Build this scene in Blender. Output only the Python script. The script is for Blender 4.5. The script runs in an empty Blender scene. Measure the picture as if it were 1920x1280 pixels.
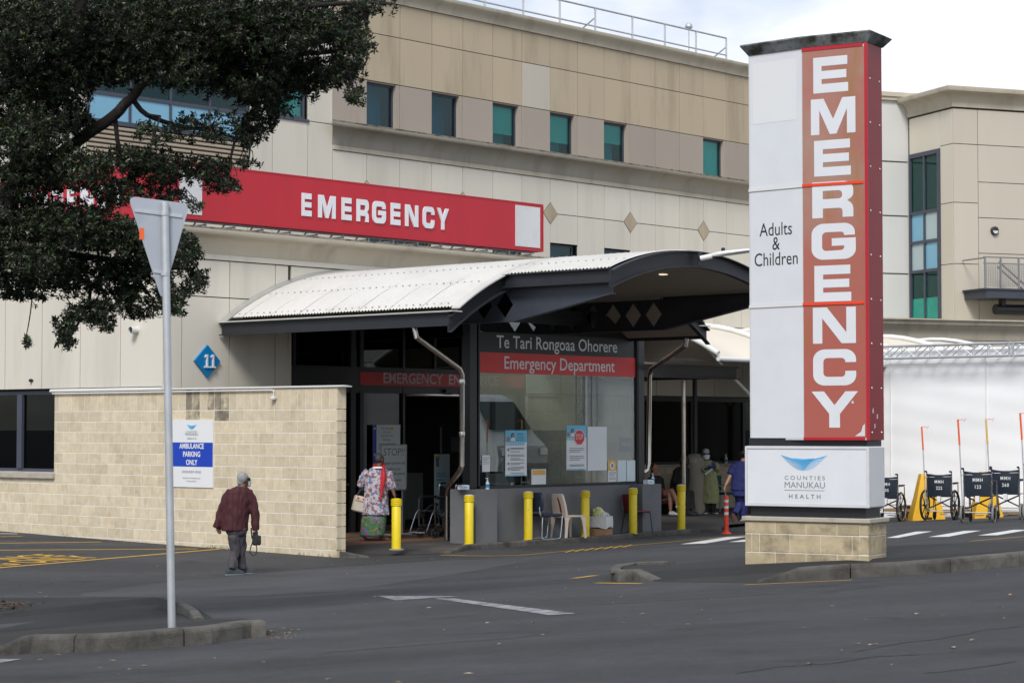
import bpy, bmesh, math, random
from mathutils import Vector, Matrix
R = math.radians
rnd = random.Random(7)
scene = bpy.context.scene
col = scene.collection
# ------------------------------------------------------------------ camera
F = 4032.0; CZ = 2.19; PITCH = math.atan(160 / F)
cam_d = bpy.data.cameras.new('camera'); cam = bpy.data.objects.new('camera', cam_d); col.objects.link(cam)
cam_d.sensor_width = 36; cam_d.lens = 36 * F / 1920; cam_d.clip_start = 0.5; cam_d.clip_end = 3000
cam.location = (0, 0, CZ); cam.rotation_euler = (math.pi / 2 + PITCH, 0, 0)
cam_d.dof.use_dof = True; cam_d.dof.focus_distance = 36; cam_d.dof.aperture_fstop = 8.0
scene.camera = cam
# ------------------------------------------------------------------ light
SUN_EL, SUN_AZ = 44.0, 192.0      # azimuth clockwise from +Y: behind the camera, a little to its left
world = bpy.data.worlds.new('World'); scene.world = world; world.use_nodes = True
wt = world.node_tree; wt.nodes.clear()
sky = wt.nodes.new('ShaderNodeTexSky'); sky.sky_type = 'NISHITA'; sky.sun_disc = False
sky.sun_elevation = R(SUN_EL); sky.sun_rotation = R(SUN_AZ); sky.air_density = 1.0; sky.dust_density = 1.0
tc = wt.nodes.new('ShaderNodeTexCoord'); mp = wt.nodes.new('ShaderNodeMapping'); mp.inputs['Scale'].default_value = (1, 1, 2.2)
mp.inputs['Location'].default_value = (0.35, 0.1, 0.2)
nz = wt.nodes.new('ShaderNodeTexNoise'); nz.inputs['Scale'].default_value = 3.1; nz.inputs['Detail'].default_value = 9; nz.inputs['Roughness'].default_value = 0.55
cr = wt.nodes.new('ShaderNodeValToRGB'); cr.color_ramp.elements[0].position = 0.41; cr.color_ramp.elements[1].position = 0.56
nz2 = wt.nodes.new('ShaderNodeTexNoise'); nz2.inputs['Scale'].default_value = 9.0; nz2.inputs['Detail'].default_value = 8
cr2 = wt.nodes.new('ShaderNodeValToRGB'); cr2.color_ramp.elements[0].position = 0.36; cr2.color_ramp.elements[1].position = 0.6
cr2.color_ramp.elements[0].color = (5.3, 5.9, 7.0, 1); cr2.color_ramp.elements[1].color = (8.3, 8.45, 8.7, 1)
mx = wt.nodes.new('ShaderNodeMixRGB'); bg = wt.nodes.new('ShaderNodeBackground'); wo = wt.nodes.new('ShaderNodeOutputWorld')
bg.inputs['Strength'].default_value = 0.105
L = wt.links.new
L(tc.outputs['Generated'], mp.inputs['Vector']); L(mp.outputs[0], nz.inputs['Vector']); L(mp.outputs[0], nz2.inputs['Vector'])
L(nz.outputs['Fac'], cr.inputs[0]); L(nz2.outputs['Fac'], cr2.inputs[0])
L(cr.outputs[0], mx.inputs[0]); L(sky.outputs[0], mx.inputs[1]); L(cr2.outputs[0], mx.inputs[2]); L(mx.outputs[0], bg.inputs[0]); L(bg.outputs[0], wo.inputs[0])
sun_d = bpy.data.lights.new('sun', 'SUN'); sun_d.energy = 2.2; sun_d.angle = R(18); sun_d.color = (1.0, 0.965, 0.91)
sun = bpy.data.objects.new('sun', sun_d); col.objects.link(sun)
az, el = R(SUN_AZ), R(SUN_EL)
to_sun = Vector((math.sin(az) * math.cos(el), math.cos(az) * math.cos(el), math.sin(el)))
sun.rotation_euler = to_sun.to_track_quat('Z', 'Y').to_euler(); sun.location = to_sun * 60
vs = scene.view_settings; vs.view_transform = 'Standard'; vs.look = 'None'; vs.exposure = 0.4; vs.gamma = 1.0; vs.use_curve_mapping = False
# ------------------------------------------------------------------ coordinates
# the hospital stands on a grid turned 48.5 degrees: local x = q (along the long facade), local y = p (into the building)
TH = R(41.48); SN, CS = math.sin(TH), math.cos(TH); BROT = math.pi / 2 - TH
def BF(q, p, z=0): return Vector((q * SN - p * CS, q * CS + p * SN, z))
def toB(P): return Vector((P[0] * SN + P[1] * CS, P[1] * SN - P[0] * CS, P[2]))
def ray(x, y):
    cx, cy = (x - 960) / F, (640 - y) / F
    return Vector((cx, math.cos(PITCH) - cy * math.sin(PITCH), math.sin(PITCH) + cy * math.cos(PITCH)))
CAM = Vector((0, 0, CZ))
def onp(x, y, p): d = ray(x, y); return toB(CAM + d * (p / (d.y * SN - d.x * CS)))
def onq(x, y, q): d = ray(x, y); return toB(CAM + d * (q / (d.x * SN + d.y * CS)))
def ony(x, y, Y): d = ray(x, y); return CAM + d * (Y / d.y)
def clampx(X): return max(-14.0, min(15.0, X))
def pad(X, Y):                      # level of the paving round the entrance
    q = X * SN + Y * CS
    return 0.055 + 0.015 * max(0.0, min(q, 48) - 33)
def road_z(X, Y):
    q = X * SN + Y * CS; p = Y * SN - X * CS
    a = 0.61 + 0.06 * (clampx(X) - 2.54) - 0.036 * (max(4.0, min(Y, 60.0)) - 23.4)
    b = -0.06 + 0.015 * max(0.0, min(p, 45.0) - 25) + 0.015 * max(0.0, min(q, 48) - 33)
    d = a - b
    return b + 0.5 * (d + math.sqrt(d * d + 0.006))
def hit(x, y, zf=road_z):
    d = ray(x, y); a = 3.0; step = 0.25
    while a < 200:
        P = CAM + d * (a + step)
        if P.z <= zf(P.x, P.y):
            lo, hi = a, a + step
            for _ in range(30):
                m = (lo + hi) / 2; P = CAM + d * m
                if P.z > zf(P.x, P.y): lo = m
                else: hi = m
            return CAM + d * hi
        a += step
    raise ValueError((x, y))
def padhit(x, y): return hit(x, y, pad)
def isl_z(X, Y): return road_z(X, Y) + 0.11
# ------------------------------------------------------------------ materials
MATS = {}
def nodes(m):
    m.use_nodes = True; t = m.node_tree; t.nodes.clear(); return t
def mat(name, c, rough=0.6, metal=0.0, var=0.12, scale=2.0, streak=False, bump=0.0, bscale=60.0, obj_var=0.0, c2=None, c2_lo=0.55, c2_hi=0.75, c2_scale=1.2, c2_streak=False, spec=0.5, coat=0.0):
    m = bpy.data.materials.new(name); t = nodes(m); N = t.nodes.new; K = t.links.new
    out = N('ShaderNodeOutputMaterial'); b = N('ShaderNodeBsdfPrincipled'); K(b.outputs[0], out.inputs[0])
    b.inputs['Roughness'].default_value = rough; b.inputs['Metallic'].default_value = metal; b.inputs['Specular IOR Level'].default_value = spec
    if coat: b.inputs['Coat Weight'].default_value = coat
    g = N('ShaderNodeNewGeometry'); mp = N('ShaderNodeMapping'); K(g.outputs['Position'], mp.inputs[0])
    if streak: mp.inputs['Scale'].default_value = (1, 1, 0.12)
    n = N('ShaderNodeTexNoise'); n.inputs['Scale'].default_value = scale; n.inputs['Detail'].default_value = 6; n.inputs['Roughness'].default_value = 0.6
    K(mp.outputs[0], n.inputs['Vector'])
    mr = N('ShaderNodeMapRange'); mr.inputs[1].default_value = 0.25; mr.inputs[2].default_value = 0.75
    mr.inputs[3].default_value = 1 - var; mr.inputs[4].default_value = 1 + var; K(n.outputs['Fac'], mr.inputs[0])
    val = mr.outputs[0]
    if obj_var:
        oi = N('ShaderNodeObjectInfo'); m2 = N('ShaderNodeMapRange'); m2.inputs[3].default_value = 1 - obj_var; m2.inputs[4].default_value = 1 + obj_var
        K(oi.outputs['Random'], m2.inputs[0]); mm = N('ShaderNodeMath'); mm.operation = 'MULTIPLY'; K(val, mm.inputs[0]); K(m2.outputs[0], mm.inputs[1]); val = mm.outputs[0]
    basec = N('ShaderNodeRGB'); basec.outputs[0].default_value = (*c, 1); cur = basec.outputs[0]
    if c2:
        mp2 = N('ShaderNodeMapping'); K(g.outputs['Position'], mp2.inputs[0]); mp2.inputs['Location'].default_value = (3.7, 1.3, 8.1)
        if c2_streak: mp2.inputs['Scale'].default_value = (1, 1, 0.14)
        n2 = N('ShaderNodeTexNoise'); n2.inputs['Scale'].default_value = c2_scale; n2.inputs['Detail'].default_value = 8; n2.inputs['Roughness'].default_value = 0.65; K(mp2.outputs[0], n2.inputs['Vector'])
        r2 = N('ShaderNodeMapRange'); r2.inputs[1].default_value = c2_lo; r2.inputs[2].default_value = c2_hi; K(n2.outputs['Fac'], r2.inputs[0])
        mxn = N('ShaderNodeMixRGB'); mxn.inputs[2].default_value = (*c2, 1); K(r2.outputs[0], mxn.inputs[0]); K(cur, mxn.inputs[1]); cur = mxn.outputs[0]
    ml = N('ShaderNodeVectorMath'); ml.operation = 'SCALE'; K(cur, ml.inputs[0]); K(val, ml.inputs['Scale'])
    K(ml.outputs[0], b.inputs['Base Color'])
    if bump:
        nb = N('ShaderNodeTexNoise'); nb.inputs['Scale'].default_value = bscale; nb.inputs['Detail'].default_value = 4; K(g.outputs['Position'], nb.inputs['Vector'])
        bp = N('ShaderNodeBump'); bp.inputs['Strength'].default_value = bump; bp.inputs['Distance'].default_value = 0.01; K(nb.outputs['Fac'], bp.inputs['Height']); K(bp.outputs[0], b.inputs['Normal'])
    MATS[name] = m; return m
def glass(name, tint, refl=1.0, rough=0.0, base=0.04):
    m = bpy.data.materials.new(name); t = nodes(m); N = t.nodes.new; K = t.links.new
    out = N('ShaderNodeOutputMaterial'); mixs = N('ShaderNodeMixShader'); tr = N('ShaderNodeBsdfTransparent'); gl = N('ShaderNodeBsdfGlossy'); lw = N('ShaderNodeLayerWeight'); pw_ = N('ShaderNodeMath'); pw_.operation = 'POWER'; pw_.inputs[1].default_value = 5; f0 = N('ShaderNodeMath'); f0.operation = 'MULTIPLY_ADD'; f0.inputs[1].default_value = .92; f0.inputs[2].default_value = .06
    lw.inputs[0].default_value = .5; K(lw.outputs['Facing'], pw_.inputs[0]); K(pw_.outputs[0], f0.inputs[0])
    tr.inputs[0].default_value = (*tint, 1); gl.inputs['Roughness'].default_value = rough; gl.inputs[0].default_value = (0.9, 0.95, 0.95, 1)
    ma = N('ShaderNodeMath'); ma.operation = 'MULTIPLY_ADD'; ma.inputs[1].default_value = refl; ma.inputs[2].default_value = base; ma.use_clamp = True
    K(f0.outputs[0], ma.inputs[0]); K(ma.outputs[0], mixs.inputs[0]); K(tr.outputs[0], mixs.inputs[1]); K(gl.outputs[0], mixs.inputs[2]); K(mixs.outputs[0], out.inputs[0])
    MATS[name] = m; return m
def emis(name, c, s):
    m = bpy.data.materials.new(name); t = nodes(m); out = t.nodes.new('ShaderNodeOutputMaterial'); e = t.nodes.new('ShaderNodeEmission')
    e.inputs[0].default_value = (*c, 1); e.inputs[1].default_value = s; t.links.new(e.outputs[0], out.inputs[0]); MATS[name] = m; return m
def srgb(r, g, b):
    f = lambda v: (v / 255 / 12.92) if v / 255 <= 0.04045 else ((v / 255 + 0.055) / 1.055) ** 2.4
    return (f(r), f(g), f(b))
mat('cream', (0.63, 0.59, 0.51), 0.7, var=0.05, scale=0.5, streak=True, obj_var=0.035, c2=(0.50, 0.465, 0.395), c2_lo=0.5, c2_hi=0.8, c2_scale=0.9, c2_streak=True)
mat('tan', (0.45, 0.37, 0.26), 0.7, var=0.05, scale=0.5, streak=True, obj_var=0.04, c2=(0.27, 0.215, 0.14), c2_lo=0.5, c2_hi=0.78, c2_scale=1.1, c2_streak=True)
mat('taupe', (0.355, 0.305, 0.255), 0.7, var=0.05, scale=0.5, streak=True, obj_var=0.05, c2=(0.2, 0.165, 0.125), c2_lo=0.57, c2_hi=0.95, c2_scale=1.1, c2_streak=True)
mat('cornice', (0.48, 0.43, 0.34), 0.75, var=0.08, scale=0.7, streak=True, c2=(0.25, 0.21, 0.15), c2_lo=0.5, c2_hi=0.85, c2_scale=1.3, c2_streak=True)
mat('cornice_grey', (0.36, 0.325, 0.27), 0.75, var=0.1, scale=0.7, streak=True, c2=(0.17, 0.15, 0.12), c2_lo=0.5, c2_hi=0.9, c2_scale=1.3, c2_streak=True)
mat('ledge', (0.3, 0.26, 0.2), 0.85, var=0.25, scale=5, c2=(0.08, 0.07, 0.055), c2_lo=0.45, c2_hi=0.62, c2_scale=4)
mat('joint', (0.06, 0.058, 0.05), 0.9, var=0.1)
mat('brick', (0.60, 0.515, 0.375), 0.9, var=0.12, scale=9, obj_var=0.10, bump=0.5, bscale=120, c2=(0.46, 0.365, 0.225), c2_lo=0.5, c2_hi=0.8, c2_scale=3.5)
mat('brick_stained', (0.22, 0.19, 0.14), 0.95, var=0.35, scale=7, obj_var=0.15, bump=0.5, bscale=120, c2=(0.5, 0.42, 0.29), c2_lo=0.45, c2_hi=0.62, c2_scale=3.5)
mat('brick_pylon', (0.42, 0.345, 0.225), 0.92, var=0.2, scale=9, obj_var=0.12, bump=0.6, bscale=110, c2=(0.17, 0.14, 0.09), c2_lo=0.5, c2_hi=0.72, c2_scale=4)
mat('mortar', (0.72, 0.70, 0.64), 0.95, var=0.1, scale=12)
mat('asphalt', (0.036, 0.036, 0.039), 0.88, var=0.18, scale=0.35, bump=0.8, bscale=160, c2=(0.054, 0.054, 0.0585), c2_lo=0.47, c2_hi=0.6, c2_scale=0.16)
mat('asphalt_light', (0.056, 0.056, 0.061), 0.85, var=0.16, scale=0.8, bump=0.6, bscale=150, c2=(0.042, 0.042, 0.046), c2_lo=0.42, c2_hi=0.62, c2_scale=0.45)
mat('tar_seam', (0.02, 0.02, 0.021), 0.7, var=0.2)
mat('asphalt_island', (0.02, 0.02, 0.02), 0.92, var=0.2, scale=1.5, bump=0.9, bscale=130, c2=(0.036, 0.035, 0.033), c2_lo=0.5, c2_hi=0.7, c2_scale=0.8)
mat('paving', (0.045, 0.043, 0.042), 0.85, var=0.18, scale=1.2, bump=0.5, bscale=120, c2=(0.11, 0.085, 0.07), c2_lo=0.52, c2_hi=0.7, c2_scale=0.5)
mat('tile_floor', (0.16, 0.085, 0.055), 0.6, var=0.2, scale=6)
mat('kerb', (0.10, 0.094, 0.083), 0.95, var=0.25, scale=6, obj_var=0.16, bump=0.7, bscale=90, c2=(0.032, 0.029, 0.026), c2_lo=0.44, c2_hi=0.7, c2_scale=3.5)
mat('yellow_line', (0.56, 0.33, 0.03), 0.8, var=0.15, scale=10, c2=(0.075, 0.072, 0.07), c2_lo=0.60, c2_hi=0.7, c2_scale=9)
mat('white_line', (0.62, 0.62, 0.61), 0.8, var=0.08, scale=10, c2=(0.075, 0.075, 0.078), c2_lo=0.62, c2_hi=0.7, c2_scale=9)
mat('worn_line', (0.30, 0.30, 0.31), 0.8, var=0.2, scale=10, c2=(0.085, 0.085, 0.09), c2_lo=0.42, c2_hi=0.62, c2_scale=7)
mat('steel_dark', (0.017, 0.018, 0.023), 0.5, var=0.2, scale=3, spec=0.5)
mat('steel_blue', (0.042, 0.048, 0.064), 0.45, var=0.15, scale=3)
mat('black_frame', (0.012, 0.013, 0.015), 0.45, var=0.2)
mat('window_frame', (0.052, 0.06, 0.085), 0.45, var=0.1)
mat('roof_white', (0.58, 0.565, 0.53), 0.5, var=0.05, scale=0.8, c2=(0.44, 0.42, 0.38), c2_lo=0.5, c2_hi=0.85, c2_scale=0.9)
mat('soffit', (0.25, 0.215, 0.17), 0.7, var=0.06, scale=0.8)
mat('zinc', (0.5, 0.5, 0.5), 0.4, metal=0.6, var=0.1, scale=4)
mat('galv', (0.52, 0.54, 0.56), 0.45, metal=0.55, var=0.12, scale=8)
mat('stainless', (0.52, 0.49, 0.45), 0.26, metal=1.0, var=0.15, scale=2.5, c2=(0.28, 0.2, 0.14), c2_lo=0.55, c2_hi=0.8, c2_scale=4)
mat('chrome', (0.7, 0.7, 0.72), 0.2, metal=1.0, var=0.05)
mat('sign_red', (0.44, 0.010, 0.024), 0.45, var=0.1, scale=1.2, streak=True, c2=(0.36, 0.012, 0.018), c2_lo=0.55, c2_hi=0.8, c2_scale=2, c2_streak=True)
mat('sign_red_edge', (0.4, 0.012, 0.02), 0.5, var=0.1)
mat('sign_white', (0.60, 0.605, 0.62), 0.5, var=0.06, scale=1.5, streak=True, c2=(0.50, 0.50, 0.53), c2_lo=0.5, c2_hi=0.8, c2_scale=2.2)
mat('letter_white', (0.66, 0.68, 0.71), 0.5, var=0.04, scale=3)
mat('print_white', (0.70, 0.71, 0.72), 0.6, var=0.02)
mat('print_black', (0.014, 0.014, 0.014), 0.5, var=0.05)
mat('print_grey', (0.18, 0.19, 0.2), 0.6, var=0.05)
mat('print_red', (0.62, 0.03, 0.03), 0.5, var=0.05)
mat('print_blue', (0.003, 0.045, 0.42), 0.5, var=0.05)
mat('print_sky', (0.14, 0.47, 0.66), 0.55, var=0.05)
mat('logo_blue', (0.08, 0.4, 0.72), 0.5, var=0.05)
mat('diamond_blue', (0.0, 0.17, 0.42), 0.35, var=0.05)
mat('print_skin', (0.42, 0.17, 0.09), 0.6, var=0.05)
mat('print_navy', (0.01, 0.03, 0.14), 0.6, var=0.05)
mat('print_orange', (0.72, 0.42, 0.1), 0.6, var=0.1)
mat('sky_paper', (0.62, 0.72, 0.76), 0.55, var=0.05, scale=3)
mat('bollard_yellow', (0.74, 0.56, 0.008), 0.42, var=0.08, scale=6, c2=(0.08, 0.065, 0.03), c2_lo=0.63, c2_hi=0.68, c2_scale=16)
mat('cap_white', (0.6, 0.6, 0.58), 0.6, var=0.2, scale=10)
mat('grey_wall', (0.145, 0.15, 0.158), 0.8, var=0.07, scale=2, c2=(0.115, 0.118, 0.122), c2_lo=0.5, c2_hi=0.8)
mat('concrete', (0.26, 0.235, 0.185), 0.9, var=0.12, scale=2.5, bump=0.3, c2=(0.36, 0.34, 0.31), c2_lo=0.58, c2_hi=0.66, c2_scale=2.2)
mat('concrete_cap', (0.42, 0.38, 0.32), 0.85, var=0.1, scale=3, bump=0.3, c2=(0.25, 0.22, 0.17), c2_lo=0.5, c2_hi=0.75, c2_scale=4)
mat('navy_vinyl', (0.012, 0.02, 0.045), 0.4, var=0.15, scale=5)
mat('wc_navy', (0.007, 0.014, 0.026), 0.45, var=0.2, scale=5)
mat('beige_plastic', (0.60, 0.51, 0.43), 0.45, var=0.05, scale=4)
mat('maroon_plastic', (0.16, 0.013, 0.02), 0.45, var=0.1)
mat('teal_plastic', (0.008, 0.06, 0.062), 0.5, var=0.1)
mat('rubber', (0.018, 0.018, 0.02), 0.8, var=0.15)
mat('tyre_grey', (0.2, 0.2, 0.185), 0.85, var=0.15)
mat('orange_paint', (0.78, 0.12, 0.02), 0.5, var=0.1)
mat('red_orange', (0.75, 0.055, 0.015), 0.45, var=0.08)
mat('barrier_yellow', (0.72, 0.40, 0.006), 0.6, var=0.1, scale=4, c2=(0.5, 0.28, 0.02), c2_lo=0.55, c2_hi=0.75, c2_scale=4)
mat('tent_white', (0.86, 0.87, 0.885), 0.7, var=0.02, scale=0.8, c2=(0.84, 0.85, 0.87), c2_lo=0.45, c2_hi=0.8, c2_scale=0.9)
mat('fabric_canopy', (0.66, 0.60, 0.5), 0.7, var=0.05, scale=0.6)
mat('tube_white', (0.7, 0.7, 0.68), 0.4, var=0.06)
mat('cardboard', (0.33, 0.2, 0.11), 0.85, var=0.1, scale=6)
mat('plastic_bag', (0.66, 0.66, 0.67), 0.35, var=0.08, scale=14)
mat('bag_yellow', (0.66, 0.66, 0.3), 0.35, var=0.15, scale=14)
mat('paper', (0.72, 0.74, 0.76), 0.6, var=0.03)
mat('wood', (0.3, 0.19, 0.09), 0.8, var=0.2, scale=5)
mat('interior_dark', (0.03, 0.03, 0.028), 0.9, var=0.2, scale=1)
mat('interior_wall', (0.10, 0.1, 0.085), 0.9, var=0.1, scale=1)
mat('blind', (0.52, 0.76, 0.73), 0.7, var=0.04)
mat('curtain', (0.42, 0.78, 0.62), 0.8, var=0.15, scale=3)
mat('spandrel_blue', (0.19, 0.42, 0.58), 0.25, var=0.08, scale=0.4)
mat('spandrel_pale', (0.40, 0.50, 0.52), 0.25, var=0.08, scale=0.4)
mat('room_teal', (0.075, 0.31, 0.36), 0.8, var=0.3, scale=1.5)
mat('louver', (0.40, 0.335, 0.26), 0.7, var=0.06)
mat('pale_panel', (0.60, 0.60, 0.58), 0.7, var=0.05, scale=0.5, obj_var=0.02, streak=True)
mat('lit_cream', (0.62, 0.575, 0.48), 0.7, var=0.04, scale=0.5, obj_var=0.02, streak=True)
mat('sand_panel', (0.50, 0.455, 0.38), 0.7, var=0.05, scale=0.5, obj_var=0.03, streak=True, c2=(0.40, 0.36, 0.29), c2_lo=0.55, c2_hi=0.9, c2_scale=0.8, c2_streak=True)
mat('mesh_grey', (0.2, 0.21, 0.22), 0.6, var=0.1)
mat('skin_brown', (0.13, 0.06, 0.038), 0.6, var=0.08, scale=12)
mat('skin_tan', (0.36, 0.19, 0.125), 0.6, var=0.06, scale=12)
mat('hair_grey', (0.26, 0.26, 0.265), 0.8, var=0.35, scale=45)
mat('hair_salt', (0.035, 0.034, 0.035), 0.7, var=0.6, scale=60, c2=(0.3, 0.3, 0.31), c2_lo=0.6, c2_hi=0.75, c2_scale=55)
mat('hair_black', (0.012, 0.009, 0.009), 0.55, var=0.3, scale=40)
mat('trouser_grey', (0.055, 0.05, 0.058), 0.85, var=0.15, scale=7)
mat('shoe_dark', (0.03, 0.042, 0.05), 0.6, var=0.3, scale=20)
mat('sole', (0.16, 0.17, 0.19), 0.7)
mat('shoe_white', (0.55, 0.55, 0.57), 0.6)
mat('black_cloth', (0.012, 0.012, 0.013), 0.75, var=0.25, scale=9)
mat('sole_brown', (0.12, 0.05, 0.04), 0.7)
mat('scrub_blue', (0.012, 0.018, 0.11), 0.8, var=0.15, scale=8)
mat('gown_yellow', (0.30, 0.31, 0.145), 0.75, var=0.18, scale=9)
mat('glove_navy', (0.02, 0.04, 0.2), 0.4)
mat('mask_white', (0.62, 0.66, 0.7), 0.7, var=0.05)
mat('red_scarf', (0.5, 0.012, 0.02), 0.7, var=0.3, scale=30)
mat('handbag_cream', (0.6, 0.54, 0.44), 0.5, var=0.1, scale=8)
mat('bark', (0.022, 0.018, 0.015), 0.95, var=0.35, scale=9, bump=1.0, bscale=26, c2=(0.075, 0.07, 0.062), c2_lo=0.55, c2_hi=0.7, c2_scale=5)
mat('twig', (0.035, 0.027, 0.022), 0.9, var=0.3, scale=9)
mat('mulch', (0.07, 0.042, 0.028), 0.95, var=0.4, scale=14)
mat('dead_leaf', (0.32, 0.2, 0.1), 0.85, var=0.4, scale=3, c2=(0.5, 0.42, 0.3), c2_lo=0.5, c2_hi=0.6, c2_scale=2)
mat('weed', (0.07, 0.09, 0.025), 0.8, var=0.3, scale=12)
emis('lamp_glow', (1.0, 0.86, 0.62), 0.9)
glass('screen_glass', (0.44, 0.49, 0.48), refl=1.5, base=0.05)
glass('door_glass', (0.34, 0.38, 0.36), refl=1.2, base=0.03)
glass('dark_glass', (0.06, 0.065, 0.07), refl=0.5, base=0.01)
glass('teal_glass', (0.50, 0.80, 0.79), refl=0.6, base=0.0)
glass('blue_glass', (0.30, 0.66, 0.74), refl=0.6, base=0.0)
# ------------------------------------------------------------------ mesh builder
class MB:
    def __init__(s): s.v = []; s.f = []
    def add(s, vs_, fs): o = len(s.v); s.v += [tuple(v) for v in vs_]; s.f += [tuple(i + o for i in f) for f in fs]; return s
    def box(s, x0, x1, y0, y1, z0, z1):
        return s.add([(x0, y0, z0), (x1, y0, z0), (x1, y1, z0), (x0, y1, z0), (x0, y0, z1), (x1, y0, z1), (x1, y1, z1), (x0, y1, z1)],
                     [(0, 3, 2, 1), (4, 5, 6, 7), (0, 1, 5, 4), (1, 2, 6, 5), (2, 3, 7, 6), (3, 0, 4, 7)])
    def cbox(s, x0, x1, y0, y1, z0, z1, c=0.01):     # chamfered box
        V = []; 
        for z, i in ((z0, c), (z0 + c, 0), (z1 - c, 0), (z1, c)):
            V += [(x0 + i, y0 + i, z), (x1 - i, y0 + i, z), (x1 - i, y1 - i, z), (x0 + i, y1 - i, z)]
        Fs = [(3, 2, 1, 0), (12, 13, 14, 15)]
        for k in range(3):
            for j in range(4): a = k * 4 + j; b = k * 4 + (j + 1) % 4; Fs.append((a, b, b + 4, a + 4))
        return s.add(V, Fs)
    def quad(s, *p): return s.add(p, [tuple(range(len(p)))])
    def prism(s, poly, d):           # poly: list of 3D points, d: extrusion vector
        n = len(poly); P = [Vector(a) for a in poly]; d = Vector(d)
        return s.add(P + [a + d for a in P], [tuple(range(n))[::-1], tuple(range(n, 2 * n))] + [(i, (i + 1) % n, (i + 1) % n + n, i + n) for i in range(n)])
    def tube(s, pts, r, n=8, cap=True):
        pts = [Vector(p) for p in pts]; rs = r if isinstance(r, (list, tuple)) else [r] * len(pts)
        base = len(s.v); up = None
        for i, p in enumerate(pts):
            if i == 0: t = pts[1] - p
            elif i == len(pts) - 1: t = p - pts[i - 1]
            else: t = (pts[i + 1] - p).normalized() + (p - pts[i - 1]).normalized()
            t = t.normalized() if t.length > 1e-9 else Vector((0, 0, 1))
            if up is None:
                a = Vector((0, 0, 1)) if abs(t.z) < 0.9 else Vector((1, 0, 0)); u = t.cross(a).normalized()
            else: u = (up - t * up.dot(t)).normalized()
            up = u; w = t.cross(u)
            for k in range(n):
                an = 2 * math.pi * k / n; s.v.append(tuple(p + (u * math.cos(an) + w * math.sin(an)) * rs[i]))
        for i in range(len(pts) - 1):
            for k in range(n):
                a = base + i * n + k; b = base + i * n + (k + 1) % n; s.f.append((a, b, b + n, a + n))
        if cap:
            s.f.append(tuple(base + k for k in range(n))[::-1]); e = base + (len(pts) - 1) * n; s.f.append(tuple(e + k for k in range(n)))
        return s
    def lathe(s, prof, cx=0, cy=0, cz=0, n=20, axis='z'):   # prof: (r, h)
        base = len(s.v)
        for r, h in prof:
            for k in range(n):
                a = 2 * math.pi * k / n; x, y = r * math.cos(a), r * math.sin(a)
                s.v.append((cx + x, cy + y, cz + h) if axis == 'z' else ((cx + h, cy + x, cz + y) if axis == 'x' else (cx + x, cy + h, cz + y)))
        m = len(prof)
        for i in range(m - 1):
            for k in range(n):
                a = base + i * n + k; b = base + i * n + (k + 1) % n; s.f.append((a, b, b + n, a + n))
        s.f.append(tuple(base + k for k in range(n))[::-1]); s.f.append(tuple(base + (m - 1) * n + k for k in range(n)))
        return s
    def loft(s, rings, cap=True):     # rings: lists of 3D points, same count
        base = len(s.v); n = len(rings[0])
        for r in rings: s.v += [tuple(p) for p in r]
        for i in range(len(rings) - 1):
            for k in range(n):
                a = base + i * n + k; b = base + i * n + (k + 1) % n; s.f.append((a, b, b + n, a + n))
        if cap: s.f.append(tuple(base + k for k in range(n))[::-1]); s.f.append(tuple(base + (len(rings) - 1) * n + k for k in range(n)))
        return s
    def grid(s, fn, us, vs_):         # fn(u,v) -> point
        base = len(s.v); nu, nv = len(us), len(vs_)
        for u in us:
            for v in vs_: s.v.append(tuple(fn(u, v)))
        for i in range(nu - 1):
            for j in range(nv - 1): a = base + i * nv + j; s.f.append((a, a + nv, a + nv + 1, a + 1))
        return s
    def mesh(s, name, m, smooth=False, off=(0, 0, 0)):
        me = bpy.data.meshes.new(name); me.from_pydata([(v[0] - off[0], v[1] - off[1], v[2] - off[2]) for v in s.v], [], s.f)
        bm = bmesh.new(); bm.from_mesh(me); bmesh.ops.recalc_face_normals(bm, faces=bm.faces); bm.to_mesh(me); bm.free()
        if m: me.materials.append(MATS[m])
        if smooth:
            me.polygons.foreach_set('use_smooth', [True] * len(me.polygons))
            if smooth != 'all':
                me.set_sharp_from_angle(angle=R(40))
        return me
    def build(s, name, m, parent=None, smooth=False):
        off = OFF.get(parent.name, (0, 0, 0)) if parent else (0, 0, 0)
        o = bpy.data.objects.new(name, s.mesh(name, m, smooth, off)); col.objects.link(o)
        if parent: o.parent = parent; OFF[o.name] = off
        return o
OFF = {}
def tag(o, label, cat, group=None):
    o['label'] = label; o['category'] = cat
    if group: o['group'] = group
    return o
def thing(name, label, cat, loc=(0, 0, 0), rz=0, group=None):
    o = bpy.data.objects.new(name, None); col.objects.link(o); o.location = loc; o.rotation_euler = (0, 0, rz); o.empty_display_size = 0.2
    OFF[o.name] = (0, 0, 0); return tag(o, label, cat, group)
def bthing(name, label, cat, q, p, z, group=None):   # a thing on the building grid; its parts are given in (q, p, z)
    o = thing(name, label, cat, BF(q, p, z), BROT, group); OFF[o.name] = (q, p, z); return o
def struct(o): o['kind'] = 'structure'; return o
CACHE = {}
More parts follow.
